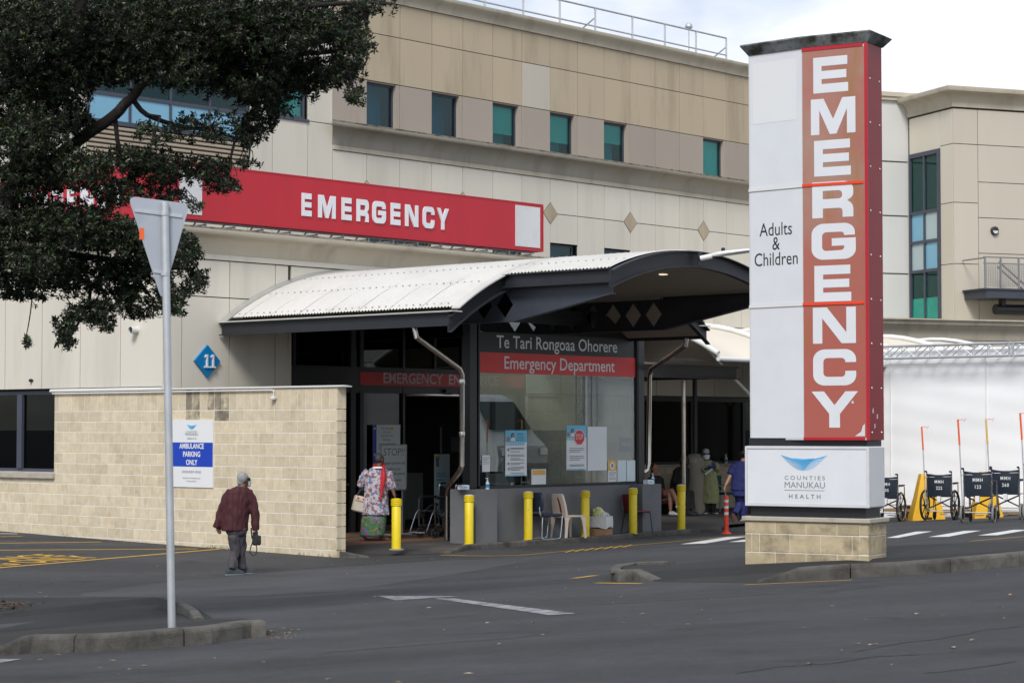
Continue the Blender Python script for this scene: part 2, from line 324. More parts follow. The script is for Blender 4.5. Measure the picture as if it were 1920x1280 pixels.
def boxpart(name, m, parent, x0, x1, y0, y1, z0, z1, chamfer=0):
    dx, dy, dz = round(x1 - x0, 4), round(y1 - y0, 4), round(z1 - z0, 4); k = (m, dx, dy, dz, chamfer)
    if k not in CACHE:
        b = MB(); (b.cbox(0, dx, 0, dy, 0, dz, chamfer) if chamfer else b.box(0, dx, 0, dy, 0, dz)); CACHE[k] = b.mesh(name, m)
    o = bpy.data.objects.new(name, CACHE[k]); col.objects.link(o); o.parent = parent
    off = OFF.get(parent.name, (0, 0, 0)); o.location = (x0 - off[0], y0 - off[1], z0 - off[2]); OFF[o.name] = (x0, y0, z0); return o
def copy_tree(o, parent=None):
    c = o.copy(); col.objects.link(c); c.parent = parent; OFF[c.name] = OFF.get(o.name, (0, 0, 0))
    for ch in list(o.children): copy_tree(ch, c)
    return c
def text_mesh(s, size, bold=0.0, xs=1.0, sp=1.0, align='CENTER'):   # flat lettering, height of capitals about 0.7*size
    cu = bpy.data.curves.new('t', 'FONT'); cu.body = s; cu.size = size; cu.offset = bold; cu.align_x = align; cu.space_character = sp; cu.resolution_u = 3
    o = bpy.data.objects.new('t', cu); col.objects.link(o); dg = bpy.context.evaluated_depsgraph_get(); dg.update()
    me = bpy.data.meshes.new_from_object(o.evaluated_get(dg)); bpy.data.objects.remove(o); bpy.data.curves.remove(cu)
    V = [(v.co.x * xs, v.co.y) for v in me.vertices]; Fs = [tuple(p.vertices) for p in me.polygons]; bpy.data.meshes.remove(me); return V, Fs
def text(s, m, parent, org, ux, uz, size, bold=0.0, xs=1.0, sp=1.0, align='CENTER', name='lettering', thick=0.0):
    V, Fs = text_mesh(s, size, bold, xs, sp, align); org = Vector(org); ux = Vector(ux).normalized(); uz = Vector(uz).normalized()
    b = MB(); P = [org + ux * x + uz * y for x, y in V]
    if thick:
        n = ux.cross(uz) * thick; k = len(P); b.add(P + [a + n for a in P], [f for f in Fs] + [tuple(i + k for i in f) for f in Fs])
        from collections import Counter
        E_ = Counter(); 
        for f in Fs:
            for i in range(len(f)): a, c = f[i], f[(i + 1) % len(f)]; E_[(min(a, c), max(a, c))] += 1
        b.f += [(a, c, c + k, a + k) for (a, c), n_ in E_.items() if n_ == 1]
    else: b.add(P, Fs)
    return b.build(name, m, parent)
# block letters drawn as outlines in a 1 x 1 box
def arcpts(cx, cy, rx_, ry_, a0, a1, n=8): return [(cx + rx_ * math.cos(R(a0 + (a1 - a0) * i / n)), cy + ry_ * math.sin(R(a0 + (a1 - a0) * i / n))) for i in range(n + 1)]
def ring(outer, inner): n = len(outer); return outer + inner, [(i, i + 1, n + i + 1, n + i) for i in range(n - 1)]
def letter(ch):       # outlines in a 1 x 1 box -> list of (verts, faces)
    t, s = .25, .24
    P = lambda pts: (pts, [tuple(range(len(pts)))])
    if ch == 'E': return [P([(0, 0), (s, 0), (s, 1), (0, 1)]), P([(s, 0), (1, 0), (1, t), (s, t)]), P([(s, .385), (.95, .385), (.95, .615), (s, .615)]), P([(s, 1 - t), (.98, 1 - t), (.98, 1), (s, 1)])]
    if ch == 'M': return [P([(0, 0), (.19, 0), (.19, .68), (.19, 1), (0, 1)]), P([(.81, 0), (1, 0), (1, 1), (.81, 1), (.81, .68)]), P([(.19, .68), (.425, 0), (.5, .42), (.29, 1), (.19, 1)]), P([(.81, .68), (.81, 1), (.71, 1), (.5, .42), (.575, 0)]), P([(.425, 0), (.575, 0), (.5, .42)])]
    if ch == 'N': return [P([(0, 0), (.22, 0), (.22, .7), (.22, 1), (0, 1)]), P([(.78, 0), (1, 0), (1, 1), (.78, 1), (.78, .3)]), P([(.22, .7), (.67, 0), (.78, 0), (.78, .3), (.33, 1), (.22, 1)])]
    if ch == 'Y': return [P([(.38, 0), (.61, 0), (.61, .38), (.495, .62), (.38, .38)]), P([(0, 1), (.38, .38), (.495, .62), (.27, 1)]), P([(1, 1), (.73, 1), (.495, .62), (.61, .38)])]
    if ch == 'C':
        out = [(1.0, .64)] + arcpts(.74, .72, .26, .28, 0, 90) + arcpts(.27, .7, .27, .3, 90, 180) + arcpts(.27, .3, .27, .3, 180, 270) + arcpts(.74, .28, .26, .28, 270, 360) + [(1.0, .4)]
        inn = [(.75, .64)] + arcpts(.66, .66, .09, .1, 0, 90) + arcpts(.34, .65, .1, .11, 90, 180) + arcpts(.34, .35, .1, .11, 180, 270) + arcpts(.66, .34, .09, .1, 270, 360) + [(.75, .4)]
        return [ring(out, inn)]
    if ch == 'G':
        out = [(.98, .66)] + arcpts(.73, .74, .25, .26, 0, 90) + arcpts(.27, .7, .27, .3, 90, 180) + arcpts(.27, .3, .27, .3, 180, 270) + arcpts(.74, .27, .26, .27, 270, 360) + [(1.0, .585)]
        inn = [(.74, .66)] + arcpts(.66, .68, .08, .08, 0, 90) + arcpts(.34, .65, .1, .11, 90, 180) + arcpts(.34, .35, .1, .11, 180, 270) + arcpts(.66, .34, .08, .09, 270, 350) + [(.74, .375)]
        return [ring(out, inn), P([(.46, .375), (.74, .375), (1.0, .585), (.46, .585)])]
    if ch == 'R':
        out = [(.26, 1)] + arcpts(.76, .76, .24, .24, 90, 0) + arcpts(.78, .66, .22, .2, 0, -62) + [(.86, .47)]; 
        inn = [(.26, .75)] + arcpts(.64, .65, .09, .1, 90, 0) + arcpts(.64, .61, .09, .09, 0, -90) + [(.6, .52)]
        return [P([(0, 0), (.26, 0), (.26, 1), (0, 1)]), ring(out, inn), P([(.26, .52), (.26, .26), (.64, .26), (.86, .47), (.64, .52)]), P([(.64, .26)] + arcpts(.66, .17, .08, .09, 90, 0, 4) + [(.74, 0), (1, 0), (1, .22)] + arcpts(.78, .22, .22, .25, 0, 68, 5) + [(.86, .47)])]
# ================================================================== ground, road, islands, markings
from mathutils.geometry import tessellate_polygon
def axis_vals(lo, hi, a, b, step, grow=1.5):
    v = [a + i * step for i in range(int((b - a) / step) + 1)]
    s = step
    while v[-1] < hi: s *= grow; v.append(v[-1] + s)
    s = step
    while v[0] > lo: s *= grow; v.insert(0, v[0] - s)
    return v
b = MB(); b.grid(lambda x, y: (x, y, road_z(x, y)), axis_vals(-900, 900, -16, 18, 0.6), axis_vals(-300, 1500, 6, 62, 0.6))
road = struct(b.build('road', 'asphalt', None, 'all'))
# the road is worn: give it lane wear, seams and dark patches in the material
def road_material():
    m = MATS['asphalt']; t = m.node_tree; N = t.nodes.new; K = t.links.new
    bs = [n for n in t.nodes if n.type == 'BSDF_PRINCIPLED'][0]; src = bs.inputs['Base Color'].links[0].from_socket
    g = N('ShaderNodeNewGeometry')
    # fine aggregate
    v = N('ShaderNodeTexNoise'); v.inputs['Scale'].default_value = 75; v.inputs['Detail'].default_value = 2; K(g.outputs['Position'], v.inputs['Vector'])
    r = N('ShaderNodeMapRange'); r.inputs[1].default_value = 0.3; r.inputs[2].default_value = 0.7; r.inputs[3].default_value = 0.72; r.inputs[4].default_value = 1.28; K(v.outputs['Fac'], r.inputs[0])
    s1 = N('ShaderNodeVectorMath'); s1.operation = 'SCALE'; K(src, s1.inputs[0]); K(r.outputs[0], s1.inputs['Scale'])
    # cracks: thin dark lines, distorted cells
    mp = N('ShaderNodeMapping'); mp.inputs['Rotation'].default_value = (0, 0, R(20)); mp.inputs['Scale'].default_value = (0.09, 0.33, 0.2); K(g.outputs['Position'], mp.inputs[0])
    wn = N('ShaderNodeTexNoise'); wn.inputs['Scale'].default_value = 3; wn.inputs['Detail'].default_value = 5; K(mp.outputs[0], wn.inputs['Vector'])
    ad = N('ShaderNodeMixRGB'); ad.blend_type = 'ADD'; ad.inputs[0].default_value = 0.30; K(mp.outputs[0], ad.inputs[1]); K(wn.outputs['Color'], ad.inputs[2])
    vo = N('ShaderNodeTexVoronoi'); vo.feature = 'DISTANCE_TO_EDGE'; vo.inputs['Scale'].default_value = 1.0; K(ad.outputs[0], vo.inputs['Vector'])
    r2 = N('ShaderNodeMapRange'); r2.inputs[1].default_value = 0.0; r2.inputs[2].default_value = 0.009; r2.inputs[3].default_value = 0.5; r2.inputs[4].default_value = 1.0; K(vo.outputs['Distance'], r2.inputs[0])
    s2 = N('ShaderNodeVectorMath'); s2.operation = 'SCALE'; K(s1.outputs[0], s2.inputs[0]); K(r2.outputs[0], s2.inputs['Scale'])
    # streaky tyre wear along the driving direction
    mp3 = N('ShaderNodeMapping'); mp3.inputs['Rotation'].default_value = (0, 0, R(12)); mp3.inputs['Scale'].default_value = (0.10, 1.0, 0.1); K(g.outputs['Position'], mp3.inputs[0])
    n3 = N('ShaderNodeTexNoise'); n3.inputs['Scale'].default_value = 0.55; n3.inputs['Detail'].default_value = 5; K(mp3.outputs[0], n3.inputs['Vector'])
    r3 = N('ShaderNodeMapRange'); r3.inputs[1].default_value = 0.32; r3.inputs[2].default_value = 0.68; r3.inputs[3].default_value = 0.76; r3.inputs[4].default_value = 1.25; K(n3.outputs['Fac'], r3.inputs[0])
    s3 = N('ShaderNodeVectorMath'); s3.operation = 'SCALE'; K(s2.outputs[0], s3.inputs[0]); K(r3.outputs[0], s3.inputs['Scale'])
    n4 = N('ShaderNodeTexNoise'); n4.inputs['Scale'].default_value = 5.5; n4.inputs['Detail'].default_value = 8; n4.inputs['Roughness'].default_value = .7; K(g.outputs['Position'], n4.inputs['Vector'])
    r4 = N('ShaderNodeMapRange'); r4.inputs[1].default_value = .3; r4.inputs[2].default_value = .7; r4.inputs[3].default_value = .8; r4.inputs[4].default_value = 1.2; K(n4.outputs['Fac'], r4.inputs[0])
    n5 = N('ShaderNodeTexNoise'); n5.inputs['Scale'].default_value = .9; n5.inputs['Detail'].default_value = 6; mp5 = N('ShaderNodeMapping'); mp5.inputs['Location'].default_value = (9, 4, 0); K(g.outputs['Position'], mp5.inputs[0]); K(mp5.outputs[0], n5.inputs['Vector'])
    r5 = N('ShaderNodeMapRange'); r5.inputs[1].default_value = .62; r5.inputs[2].default_value = .72; r5.inputs[3].default_value = 1; r5.inputs[4].default_value = .62; K(n5.outputs['Fac'], r5.inputs[0])
    mm = N('ShaderNodeMath'); mm.operation = 'MULTIPLY'; K(r4.outputs[0], mm.inputs[0]); K(r5.outputs[0], mm.inputs[1]); s4 = N('ShaderNodeVectorMath'); s4.operation = 'SCALE'; K(s3.outputs[0], s4.inputs[0]); K(mm.outputs[0], s4.inputs['Scale'])
    K(s4.outputs[0], bs.inputs['Base Color'])
road_material()

def strip(name, m, A, B, w, zf=road_z, lift=0.004, w2=None):
    A, B = Vector(A), Vector(B); d = (B - A); d.z = 0; n = max(1, int(d.length / 0.5)); d.normalize(); s = Vector((-d.y, d.x, 0))
    b = MB(); w2 = w if w2 is None else w2
    def fn(u, v):
        P = A.lerp(B, u) + s * v * (w * (1 - u) + w2 * u); return (P.x, P.y, zf(P.x, P.y) + lift)
    b.grid(fn, [i / n for i in range(n + 1)], [-0.5, 0.5]); return b.build(name, m, road)
def pxline(name, m, pts, w):
    W = [hit(*p) for p in pts]
    for a, c in zip(W[:-1], W[1:]): strip(name, m, a, c, w)
def pxquad(name, m, q4, lift=0.004):
    W = [hit(*p) for p in q4]; b = MB()
    def fn(u, v):
        P = W[0].lerp(W[1], u).lerp(W[3].lerp(W[2], u), v); return (P.x, P.y, road_z(P.x, P.y) + lift)
    n = [i / 8 for i in range(9)]; b.grid(fn, n, n); return b.build(name, m, road)
def road_patch(top, bot, m, lift):
    T, B2 = [hit(*p) for p in top], [hit(*p) for p in bot]; b = MB()
    def along(Ps, t):
        k = t * (len(Ps) - 1); i = min(int(k), len(Ps) - 2); return Ps[i].lerp(Ps[i + 1], k - i)
    def fn(u, v):
        P = along(T, u).lerp(along(B2, u), v); return (P.x, P.y, road_z(P.x, P.y) + lift)
    b.grid(fn, [i / 30 for i in range(31)], [i / 8 for i in range(9)]); return b.build('road_patch', m, road, 'all')
road_patch([(150, 1113), (323, 1089), (480, 1075), (640, 1062), (830, 1050), (1040, 1043)], [(155, 1117), (330, 1119), (480, 1117), (640, 1108), (830, 1080), (1040, 1043.5)], 'asphalt_light', .002)
pxline('tar_seam', 'tar_seam', [(150, 1113), (323, 1088.7), (480, 1074.7), (640, 1061.7), (830, 1048.7)], .025)
for crack in ([(1600, 1222), (1690, 1205), (1760, 1198), (1850, 1180), (1930, 1172)], [(1380, 1262), (1460, 1250), (1560, 1243), (1650, 1230), (1740, 1226)], [(1730, 1262), (1800, 1255), (1930, 1236)], [(600, 1224), (700, 1216), (830, 1205), (960, 1196), (1050, 1182)], [(1100, 1134), (1240, 1126), (1400, 1117), (1560, 1106), (1720, 1092)]):
    fine = []
    for a_, c_ in zip(crack[:-1], crack[1:]):
        for k in range(5): fine.append((a_[0] + (c_[0] - a_[0]) * k / 5, a_[1] + (c_[1] - a_[1]) * k / 5 + rnd.uniform(-.9, .9)))
    Wc = [hit(*p_) for p_ in fine]; b = MB()
    b.grid(lambda i, v, Wc=Wc: (Wc[i].x, Wc[i].y + v * (.008 + .007 * math.sin(i * 1.3) ** 2), road_z(Wc[i].x, Wc[i].y) + .003), list(range(len(Wc))), [-1, 1]); b.build('crack', 'tar_seam', road)
pxline('yellow_line', 'yellow_line', [(826, 1040), (968, 1041), (1060, 1033), (1198, 1021), (1300, 1012), (1398, 1003)], 0.09)
for k in range(7):
    x = 1060 + k * 18; pxline('yellow_hatch', 'yellow_line', [(x, 1035.5 - k * 1.62), (x + 16, 1030.5 - k * 1.62)], 0.045)
for q4 in ([(1275, 1020), (1322, 1018.5), (1404, 1005), (1362, 1006.5)], [(1366, 1016), (1410, 1015), (1490, 1002), (1448, 1003)], [(1470, 1013), (1500, 1012.5), (1575, 1000), (1545, 1001)], [(1568, 1010.5), (1600, 1010), (1664, 998), (1632, 999)],
           [(1662.5, 1008), (1684, 1008), (1748.4, 995.8), (1717, 996.4)], [(1740.6, 1006.6), (1777.7, 1006), (1839, 994.5), (1808, 995)], [(1833.4, 1003.6), (1870.5, 1003.2), (1930, 993), (1900, 993)], [(1926, 1000.6), (1960, 1000.2), (2020, 991), (1990, 991)]):
    pxquad('crossing_stripe', 'white_line', q4)
pxline('yellow_line', 'yellow_line', [(1819.7, 1014.4), (1920, 1005.6), (1990, 1000)], 0.08)
pxline('yellow_line', 'yellow_line', [(1075.8, 1084), (1116, 1078.5)], 0.11)
pxline('yellow_line', 'yellow_line', [(1117.7, 1092.7), (1201.5, 1094)], 0.07)
pxline('yellow_line', 'yellow_line', [(1394.7, 1096.5), (1597.5, 1087.3)], 0.06)
pxquad('arrow_head', 'worn_line', [(706, 1116.6), (862, 1117.6), (810, 1120.6), (742, 1125.5)])
pxquad('arrow_shaft', 'worn_line', [(812, 1121.5), (850, 1121.5), (1079, 1150), (1030, 1153)])
for p in ([(-60, 1069), (411.7, 1029)], [(-60, 1031.5), (370, 1028.7)], [(-60, 1019), (190, 1015.7)], [(-60, 1007), (42, 1005)]): pxline('bay_line', 'yellow_line', p, 0.1)
pxline('white_bay_line', 'white_line', [(-60, 999), (33, 1000.5)], 0.12)
pxquad('white_patch', 'worn_line', [(-60, 1235), (40, 1235.5), (0, 1243), (-60, 1246)])
def ground_text(s, m, right_px, dir_px, size, ys):
    A = hit(*right_px); Bp = hit(*dir_px); ux = (A - Bp); ux.z = 0; ux.normalize(); uy = Vector((-ux.y, ux.x, 0))
    V, Fs = text_mesh(s, size, 0.012, 1.0, 1.05, 'RIGHT'); b = MB(); P = []
    for x, y in V: W = A + ux * x + uy * y * ys; P.append((W.x, W.y, road_z(W.x, W.y) + 0.004))
    b.add(P, Fs); b.build('bay_lettering', m, road)
ground_text('PARKING ONLY', 'yellow_line', (192, 1044.5), (0, 1061), 0.62, 1.55)
ground_text('AMBULANCE', 'yellow_line', (124, 1041.0), (0, 1051), 0.62, 1.3)

def slab(name, m, pts):                       # pts: world points on the slab's upper edge
    b = MB(); tri = tessellate_polygon([[Vector((p.x, p.y, 0)) for p in pts]]); b.add(pts, tri)
    return b
def hpt(x, y, h): return hit(x, y, lambda X, Y: road_z(X, Y) + 0.11 * h)
def kerb_run(root, pts, length=0.92, width=0.14):     # pts: world points with heights, on the front upper edge
    d = [0.0]
    for a, c in zip(pts[:-1], pts[1:]): d.append(d[-1] + (c - a).length)
    n = max(1, round(d[-1] / length)); cuts = sorted(set([d[-1] * i / n for i in range(n + 1)]))
    def at(t):
        for i in range(len(pts) - 1):
            if t <= d[i + 1] + 1e-9: return pts[i].lerp(pts[i + 1], (t - d[i]) / max(1e-9, d[i + 1] - d[i]))
        return pts[-1]
    def nrm(t):
        a, c = at(max(0, t - 0.25)), at(min(d[-1], t + 0.25)); v = c - a; return Vector((-v.y, v.x, 0)).normalized()
    for i in range(n):
        g = 0.006; t0, t1 = cuts[i] + g, cuts[i + 1] - g; rings = []; j = rnd.uniform(-0.004, 0.004)
        ts = sorted([t0 + (t1 - t0) * k / 3 for k in range(4)] + [x for x in d if t0 + .01 < x < t1 - .01])
        for t in ts:
            P = at(t); N_ = nrm(t); zr = road_z(P.x, P.y) - 0.05; ht = P.z + 0.016 + j
            o = -N_ * 0.0
            prof = [(-0.012, zr), (-0.004, ht - 0.03), (0.004, ht - 0.012), (0.022, ht), (width - 0.01, ht), (width, ht - 0.012), (width, zr)]
            rings.append([(P + N_ * a + o).to_2d().to_3d() + Vector((0, 0, z)) for a, z in prof])
        b = MB(); b.loft(rings); b.build('kerb_stone', 'kerb', root)
# ---- island with the give-way sign
fr = [(-900, 1236, 0.1), (-150, 1228, 0.1), (0, 1216, 0.45), (38, 1198, 1), (60, 1196, 1), (193, 1193, 1), (267, 1189, 1), (397, 1178, 1), (470, 1167.5, 1), (500, 1166, 1)]
bk = [(497, 1160, .9), (455, 1158, .5), (400, 1158, .05), (372, 1140, .05), (343, 1127, .4), (290, 1118, 1), (150, 1118.5, 1), (0, 1119, 1), (-150, 1121, 1), (-900, 1130, 1)]
b = slab('x', 'x', [hpt(*p) + Vector((0, 0, -0.02 if p in fr else -0.004)) for p in fr + bk]); isl = struct(b.build('traffic_island', 'asphalt_island'))
kerb_run(isl, [hpt(*p) for p in fr])
kb = [hpt(*p) for p in [(385, 1160, .12), (372, 1143, .5), (350, 1130, .8), (315, 1121, 1)]]
kerb_run(isl, kb, 0.7, 0.1)
# ---- island with the pylon
f1 = [(1144, 1072, 1), (1150, 1070.5, 1), (1186, 1069, 1), (1224, 1088, .05)]
f2 = [(1418, 1091.6, .05), (1497, 1068, 1), (1591, 1061.7, 1), (1689, 1057, 1), (1779, 1051, 1), (1920, 1038, 1), (2080, 1024, 1), (2500, 994, 1)]
bk = [(2480, 972, 0), (2080, 1003, 0), (1920, 1013, 0), (1664, 1022, .1), (1400, 1043, .5), (1267, 1053, 1), (1185, 1055, 1), (1146, 1062, 1)]
b = slab('x', 'x', [hpt(*p) + Vector((0, 0, -0.02 if p[2] > .5 else -0.003)) for p in f1 + f2 + bk]); isl2 = struct(b.build('traffic_island', 'asphalt_island'))
kerb_run(isl2, [hpt(*p) for p in [(1267, 1053, 1), (1185, 1055, 1), (1150, 1060, 1), (1143, 1066, 1), (1146, 1070, 1), (1160, 1070.5, 1), (1186, 1069, 1), (1224, 1088, .05)]], 0.8, 0.12)
kerb_run(isl2, [hpt(*p) for p in f2], 1.0)
# ---- footpath along the entrance
def pp(x, y, h=1): P = hit(x, y, lambda X, Y: pad(X, Y) * h + (road_z(X, Y) + 0.006) * (1 - h)); return P
kf = [(837, 1037.6, 0.05), (877, 1022.7, 1), (1004.6, 1013, 1), (1095.8, 1008, 1), (1198, 999.8, 1), (1300, 992.2, 1), (1354, 988.5, 1)]
pts = [pp(648, 1037, 0), pp(740, 1038.5, 0)] + [pp(*k) for k in kf] + [pp(1366, 983, 1), pp(1420, 978, 1), pp(1560, 968, 1)]
for q_, p_ in ((47, 26.5), (47, 31.3), (40, 31.3), (33, 31.3), (25.7, 31.3), (25.75, 29)):
    P = BF(q_, p_); P.z = pad(P.x, P.y); pts.append(P)
b = slab('x', 'x', [p + Vector((0, 0, -0.014 if 2 < i_ < 9 else -0.003)) for i_, p in enumerate(pts)]); foot = struct(b.build('footpath', 'paving'))
kerb_run(foot, [pp(*k) for k in kf], 0.95)
# small wedge kerb at the end of the brick wall
kerb_run(foot, [hpt(640, 1034, 1.0), hpt(652, 1036, .8), hpt(692, 1044, .1)], 0.8, 0.1)
b = MB()
for i in range(22):
    for j in range(8):
        q0, p0 = 27.0 + i * 0.4, 28.1 + j * 0.4
        P = BF(q0, p0); b.box(q0 + .004, q0 + .396, p0 + .004, p0 + .396, pad(P.x, P.y) - 0.01, pad(P.x, P.y) + 0.005 + rnd.uniform(0, .0015))
tf = b.build('floor_tiles', 'tile_floor'); tf.rotation_euler = (0, 0, BROT); tf.parent = foot; tf['kind'] = 'stuff'
# ---- litter: fallen leaves, weeds, mulch
b = MB()
def leaf_at(P, s, a):
    u = Vector((math.cos(a), math.sin(a), rnd.uniform(-.1, .1))) * s; w = Vector((-math.sin(a), math.cos(a), rnd.uniform(-.1, .1))) * s * 0.45; z = Vector((0, 0, 0.006 + s * 0.12))
    b.add([P - u + z * .6, P - w + z, P + u + z * .8, P + w * 1.0 + z], [(0, 1, 2), (0, 2, 3)])
for k in range(260):
    x = rnd.uniform(-20, 1930); y = 1045 + 235 * rnd.random() ** 1.7
    if rnd.random() < 0.55 and x > 760: continue
    try: P = hit(x, y, lambda X, Y: road_z(X, Y))
    except ValueError: continue
    leaf_at(P, rnd.uniform(0.015, 0.034), rnd.uniform(0, 6.3))
for k in range(46):                                # swept against the wall foot and the kerb nose
    p_ = rnd.uniform(26.6, 33); P = BF(25.38 - abs(rnd.gauss(0, .12)), p_); P.z = road_z(P.x, P.y); leaf_at(P, rnd.uniform(0.015, 0.035), rnd.uniform(0, 6.3))
    P = hit(rnd.uniform(500, 560), rnd.uniform(1180, 1198)); leaf_at(P, rnd.uniform(0.01, 0.022), rnd.uniform(0, 6.3))
lit = b.build('fallen_leaves', 'dead_leaf'); lit['kind'] = 'stuff'; lit['label'] = 'dry fallen leaves scattered over the asphalt'; lit['category'] = 'leaves'
b = MB()
for c_, n in ((412 / 640, 26), (0.62, 16), (0.70, 12), (0.9, 10), (0.97, 16), (0.2, 8)):
    p0 = onq(c_ * 640, 1020, 25.5).y
    for k in range(n):
        P = BF(25.47 - abs(rnd.gauss(0, .02)), p0 + rnd.gauss(0, .16)); P.z = road_z(P.x, P.y); a = rnd.uniform(0, 6.3); h = rnd.uniform(.03, .10); d = Vector((math.cos(a), math.sin(a), 0)) * .02
        b.add([P - d * .3, P + d * .3, P + d * 2 + Vector((0, 0, h))], [(0, 1, 2)])
w = b.build('wall_weeds', 'weed'); w['kind'] = 'stuff'; w['label'] = 'small green weeds growing along the foot of the brick wall'; w['category'] = 'weeds'
b = MB(); c0 = hit(20, 1136, isl_z)
for k in range(420):
    P = c0 + Vector((-.35 + rnd.gauss(0, .30), rnd.gauss(0, .45), 0)); P.z = isl_z(P.x, P.y) + max(0, .09 - .12 * (P - c0 - Vector((-.35, 0, 0))).to_2d().length) * rnd.random()
    a = rnd.uniform(0, 6.3); s = rnd.uniform(.02, .07); d = Vector((math.cos(a), math.sin(a), rnd.uniform(-.2, .5))) * s; e = Vector((-math.sin(a), math.cos(a), rnd.uniform(-.3, .3))) * s * .3
    b.add([P - d, P - e, P + d, P + e], [(0, 1, 2, 3)])
w = b.build('leaf_litter', 'mulch'); w['kind'] = 'stuff'; w['label'] = 'brown heap of dead leaves and twigs under the tree'; w['category'] = 'leaf litter'
# ================================================================== hospital building
W = 1.175; PU, PL, QL = 38.1, 31.2, 25.52
hosp = bthing('hospital_building', 'tan and cream panelled hospital block with cornices behind the entrance', 'building', 30, 32, 0)
def core(q0, q1, p0, p1, z0, z1, m='joint'): b = MB(); b.box(q0, q1, p0, p1, z0, z1); return b.build('wall', m, hosp)
# cores: dark joint colour shows between the panels
core(26.0, 58.0, PU + 1.4, 52, 5.5, 13.0)
core(QL + .03, 28.70, 32.3, 52, 2.92, 5.98); core(QL + .35, 28.695, 32.3, 52, -0.3, 2.925); core(35.77, 47.5, 32.3, 52, -0.3, 5.975)
core(28.69, 35.78, 32.35, 51.9, 4.75, 5.97); core(28.68, 35.79, 40, 51.8, -0.3, 4.76)
core(QL + .03, 28.72, PL + .03, 32.31, 2.0, 5.97)        # left of the doors
core(35.75, 47.49, PL + .031, 32.32, -0.3, 5.965)        # right of the doors
core(28.715, 35.755, PL + .032, 32.36, 4.75, 5.96)       # over the doors
BACK = MB()
def back(q0, q1, z0, z1): BACK.box(q0, q1, PU + .031, PU + .06, z0, z1)
G = 0.010
def pan(q0, q1, z0, z1, m, p=PU, t=0.03): return boxpart('panel', m, hosp, q0 + G, q1 - G, p, p + t, z0 + G, z1 - G)
def pand1(p0, p1, z0, z1, m): return boxpart('panel', m, hosp, QL, QL + .03, p0 + G, p1 - G, z0 + G, z1 - G)
J = lambda n: 38.8 + n * W               # vertical joints of the upper facade
ZB, ZA, ZL, ZC, ZD = 12.05, 10.845, 9.67, 8.985, 8.03
WIN = {-1, 1, 3, 5, 7, 11, 13, 15}
def window(q0, q1, z0, z1, p, kind, nm='window', frame='window_frame'):
    w = thing(nm, '', ''); del w['label']; del w['category']; w.parent = hosp; OFF[w.name] = OFF[hosp.name]
    b = MB(); f = 0.055; pf = p + 0.12
    b.box(q0, q0 + f, pf, pf + .06, z0, z1).box(q1 - f, q1, pf, pf + .06, z0, z1).box(q0 + f, q1 - f, pf + .002, pf + .058, z0, z0 + f).box(q0 + f, q1 - f, pf + .002, pf + .058, z1 - f, z1)
    b.build('frame', frame, w)
    b = MB(); b.box(q0 + f, q1 - f, pf + .025, pf + .031, z0 + f, z1 - f); b.build('pane', 'teal_glass' if kind != 'blue' else 'blue_glass', w)
    if kind in ('blind', 'full', 'half'):
        zb = {'blind': z0 + (z1 - z0) * .32, 'full': z0 + .06, 'half': z0 + (z1 - z0) * .5}[kind]
        b = MB(); n = 26; h = (z1 - .05 - zb) / n
        for i in range(n): zz = zb + i * h; b.quad((q0 + f, pf + .10, zz), (q1 - f, pf + .10, zz), (q1 - f, pf + .085, zz + h * .96), (q0 + f, pf + .085, zz + h * .96))
        b.build('blind', 'blind', w)
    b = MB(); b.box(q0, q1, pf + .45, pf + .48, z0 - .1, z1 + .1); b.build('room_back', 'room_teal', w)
    return w
for n in range(-2, 16):
    q0, q1 = J(n), J(n + 1)
    pan(q0, q1, ZB, 12.9, 'tan'); pan(q0, q1, ZA, ZB, 'sand_panel' if n == 4 else 'tan')
    if n in WIN:
        k = {-1: 'blue', 1: 'blue', 3: 'blind', 5: 'blind', 7: 'half', 11: 'full'}.get(n, 'full')
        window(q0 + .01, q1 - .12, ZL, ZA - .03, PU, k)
        b = MB(); b.box(q1 - .13, q1 - .004, PU + .012, PU + .16, ZL - .01, ZA - .005).box(q0, q1 - .13, PU + .03, PU + .17, ZA - .03, ZA - .002); b.build('reveal', 'taupe', hosp)
    else: pan(q0, q1, ZL, ZA, 'taupe')
    # lower row with diamonds at every third joint
    pan(q0, q1, ZD, ZC, 'cream'); 
    if n in (5, 7, 9):
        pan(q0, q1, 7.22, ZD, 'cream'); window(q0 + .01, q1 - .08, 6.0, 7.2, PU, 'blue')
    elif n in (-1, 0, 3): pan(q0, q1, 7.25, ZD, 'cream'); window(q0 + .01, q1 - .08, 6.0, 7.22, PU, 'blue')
    else: pan(q0, q1, 6.0, ZD, 'cream')
    if n % 3 == 2:
        b = MB(); s = 0.285; b.prism([(q0 - s, PU - .012, ZD), (q0, PU - .012, ZD - s), (q0 + s, PU - .012, ZD), (q0, PU - .012, ZD + s)], (0, .02, 0)); b.build('diamond_panel', 'tan', hosp)
        b = MB(); s = 0.305; b.prism([(q0 - s, PU - .006, ZD), (q0, PU - .006, ZD - s), (q0 + s, PU - .006, ZD), (q0, PU - .006, ZD + s)], (0, .005, 0)); b.build('diamond_joint', 'joint', hosp)
for z0, z1 in ((5.5, 6.0), (7.22, 8.88), (10.85, 13.0)): back(26.0, 58, z0, z1)
back(QB_ := J(-2), 58, 8.88, 9.67); back(26.0, 29.0, 8.88, 10.85); back(33.7, QB_, 8.88, 9.6); back(33.7, 34.47, 9.6, 10.85); back(35.62, QB_, 9.6, 10.85)
for n in range(-2, 16):
    if n not in WIN: back(J(n), J(n + 1), 9.67, 10.85)
    if n not in (5, 7, 9, -1, 0, 3): back(J(n), J(n + 1), 6.0, 7.22)
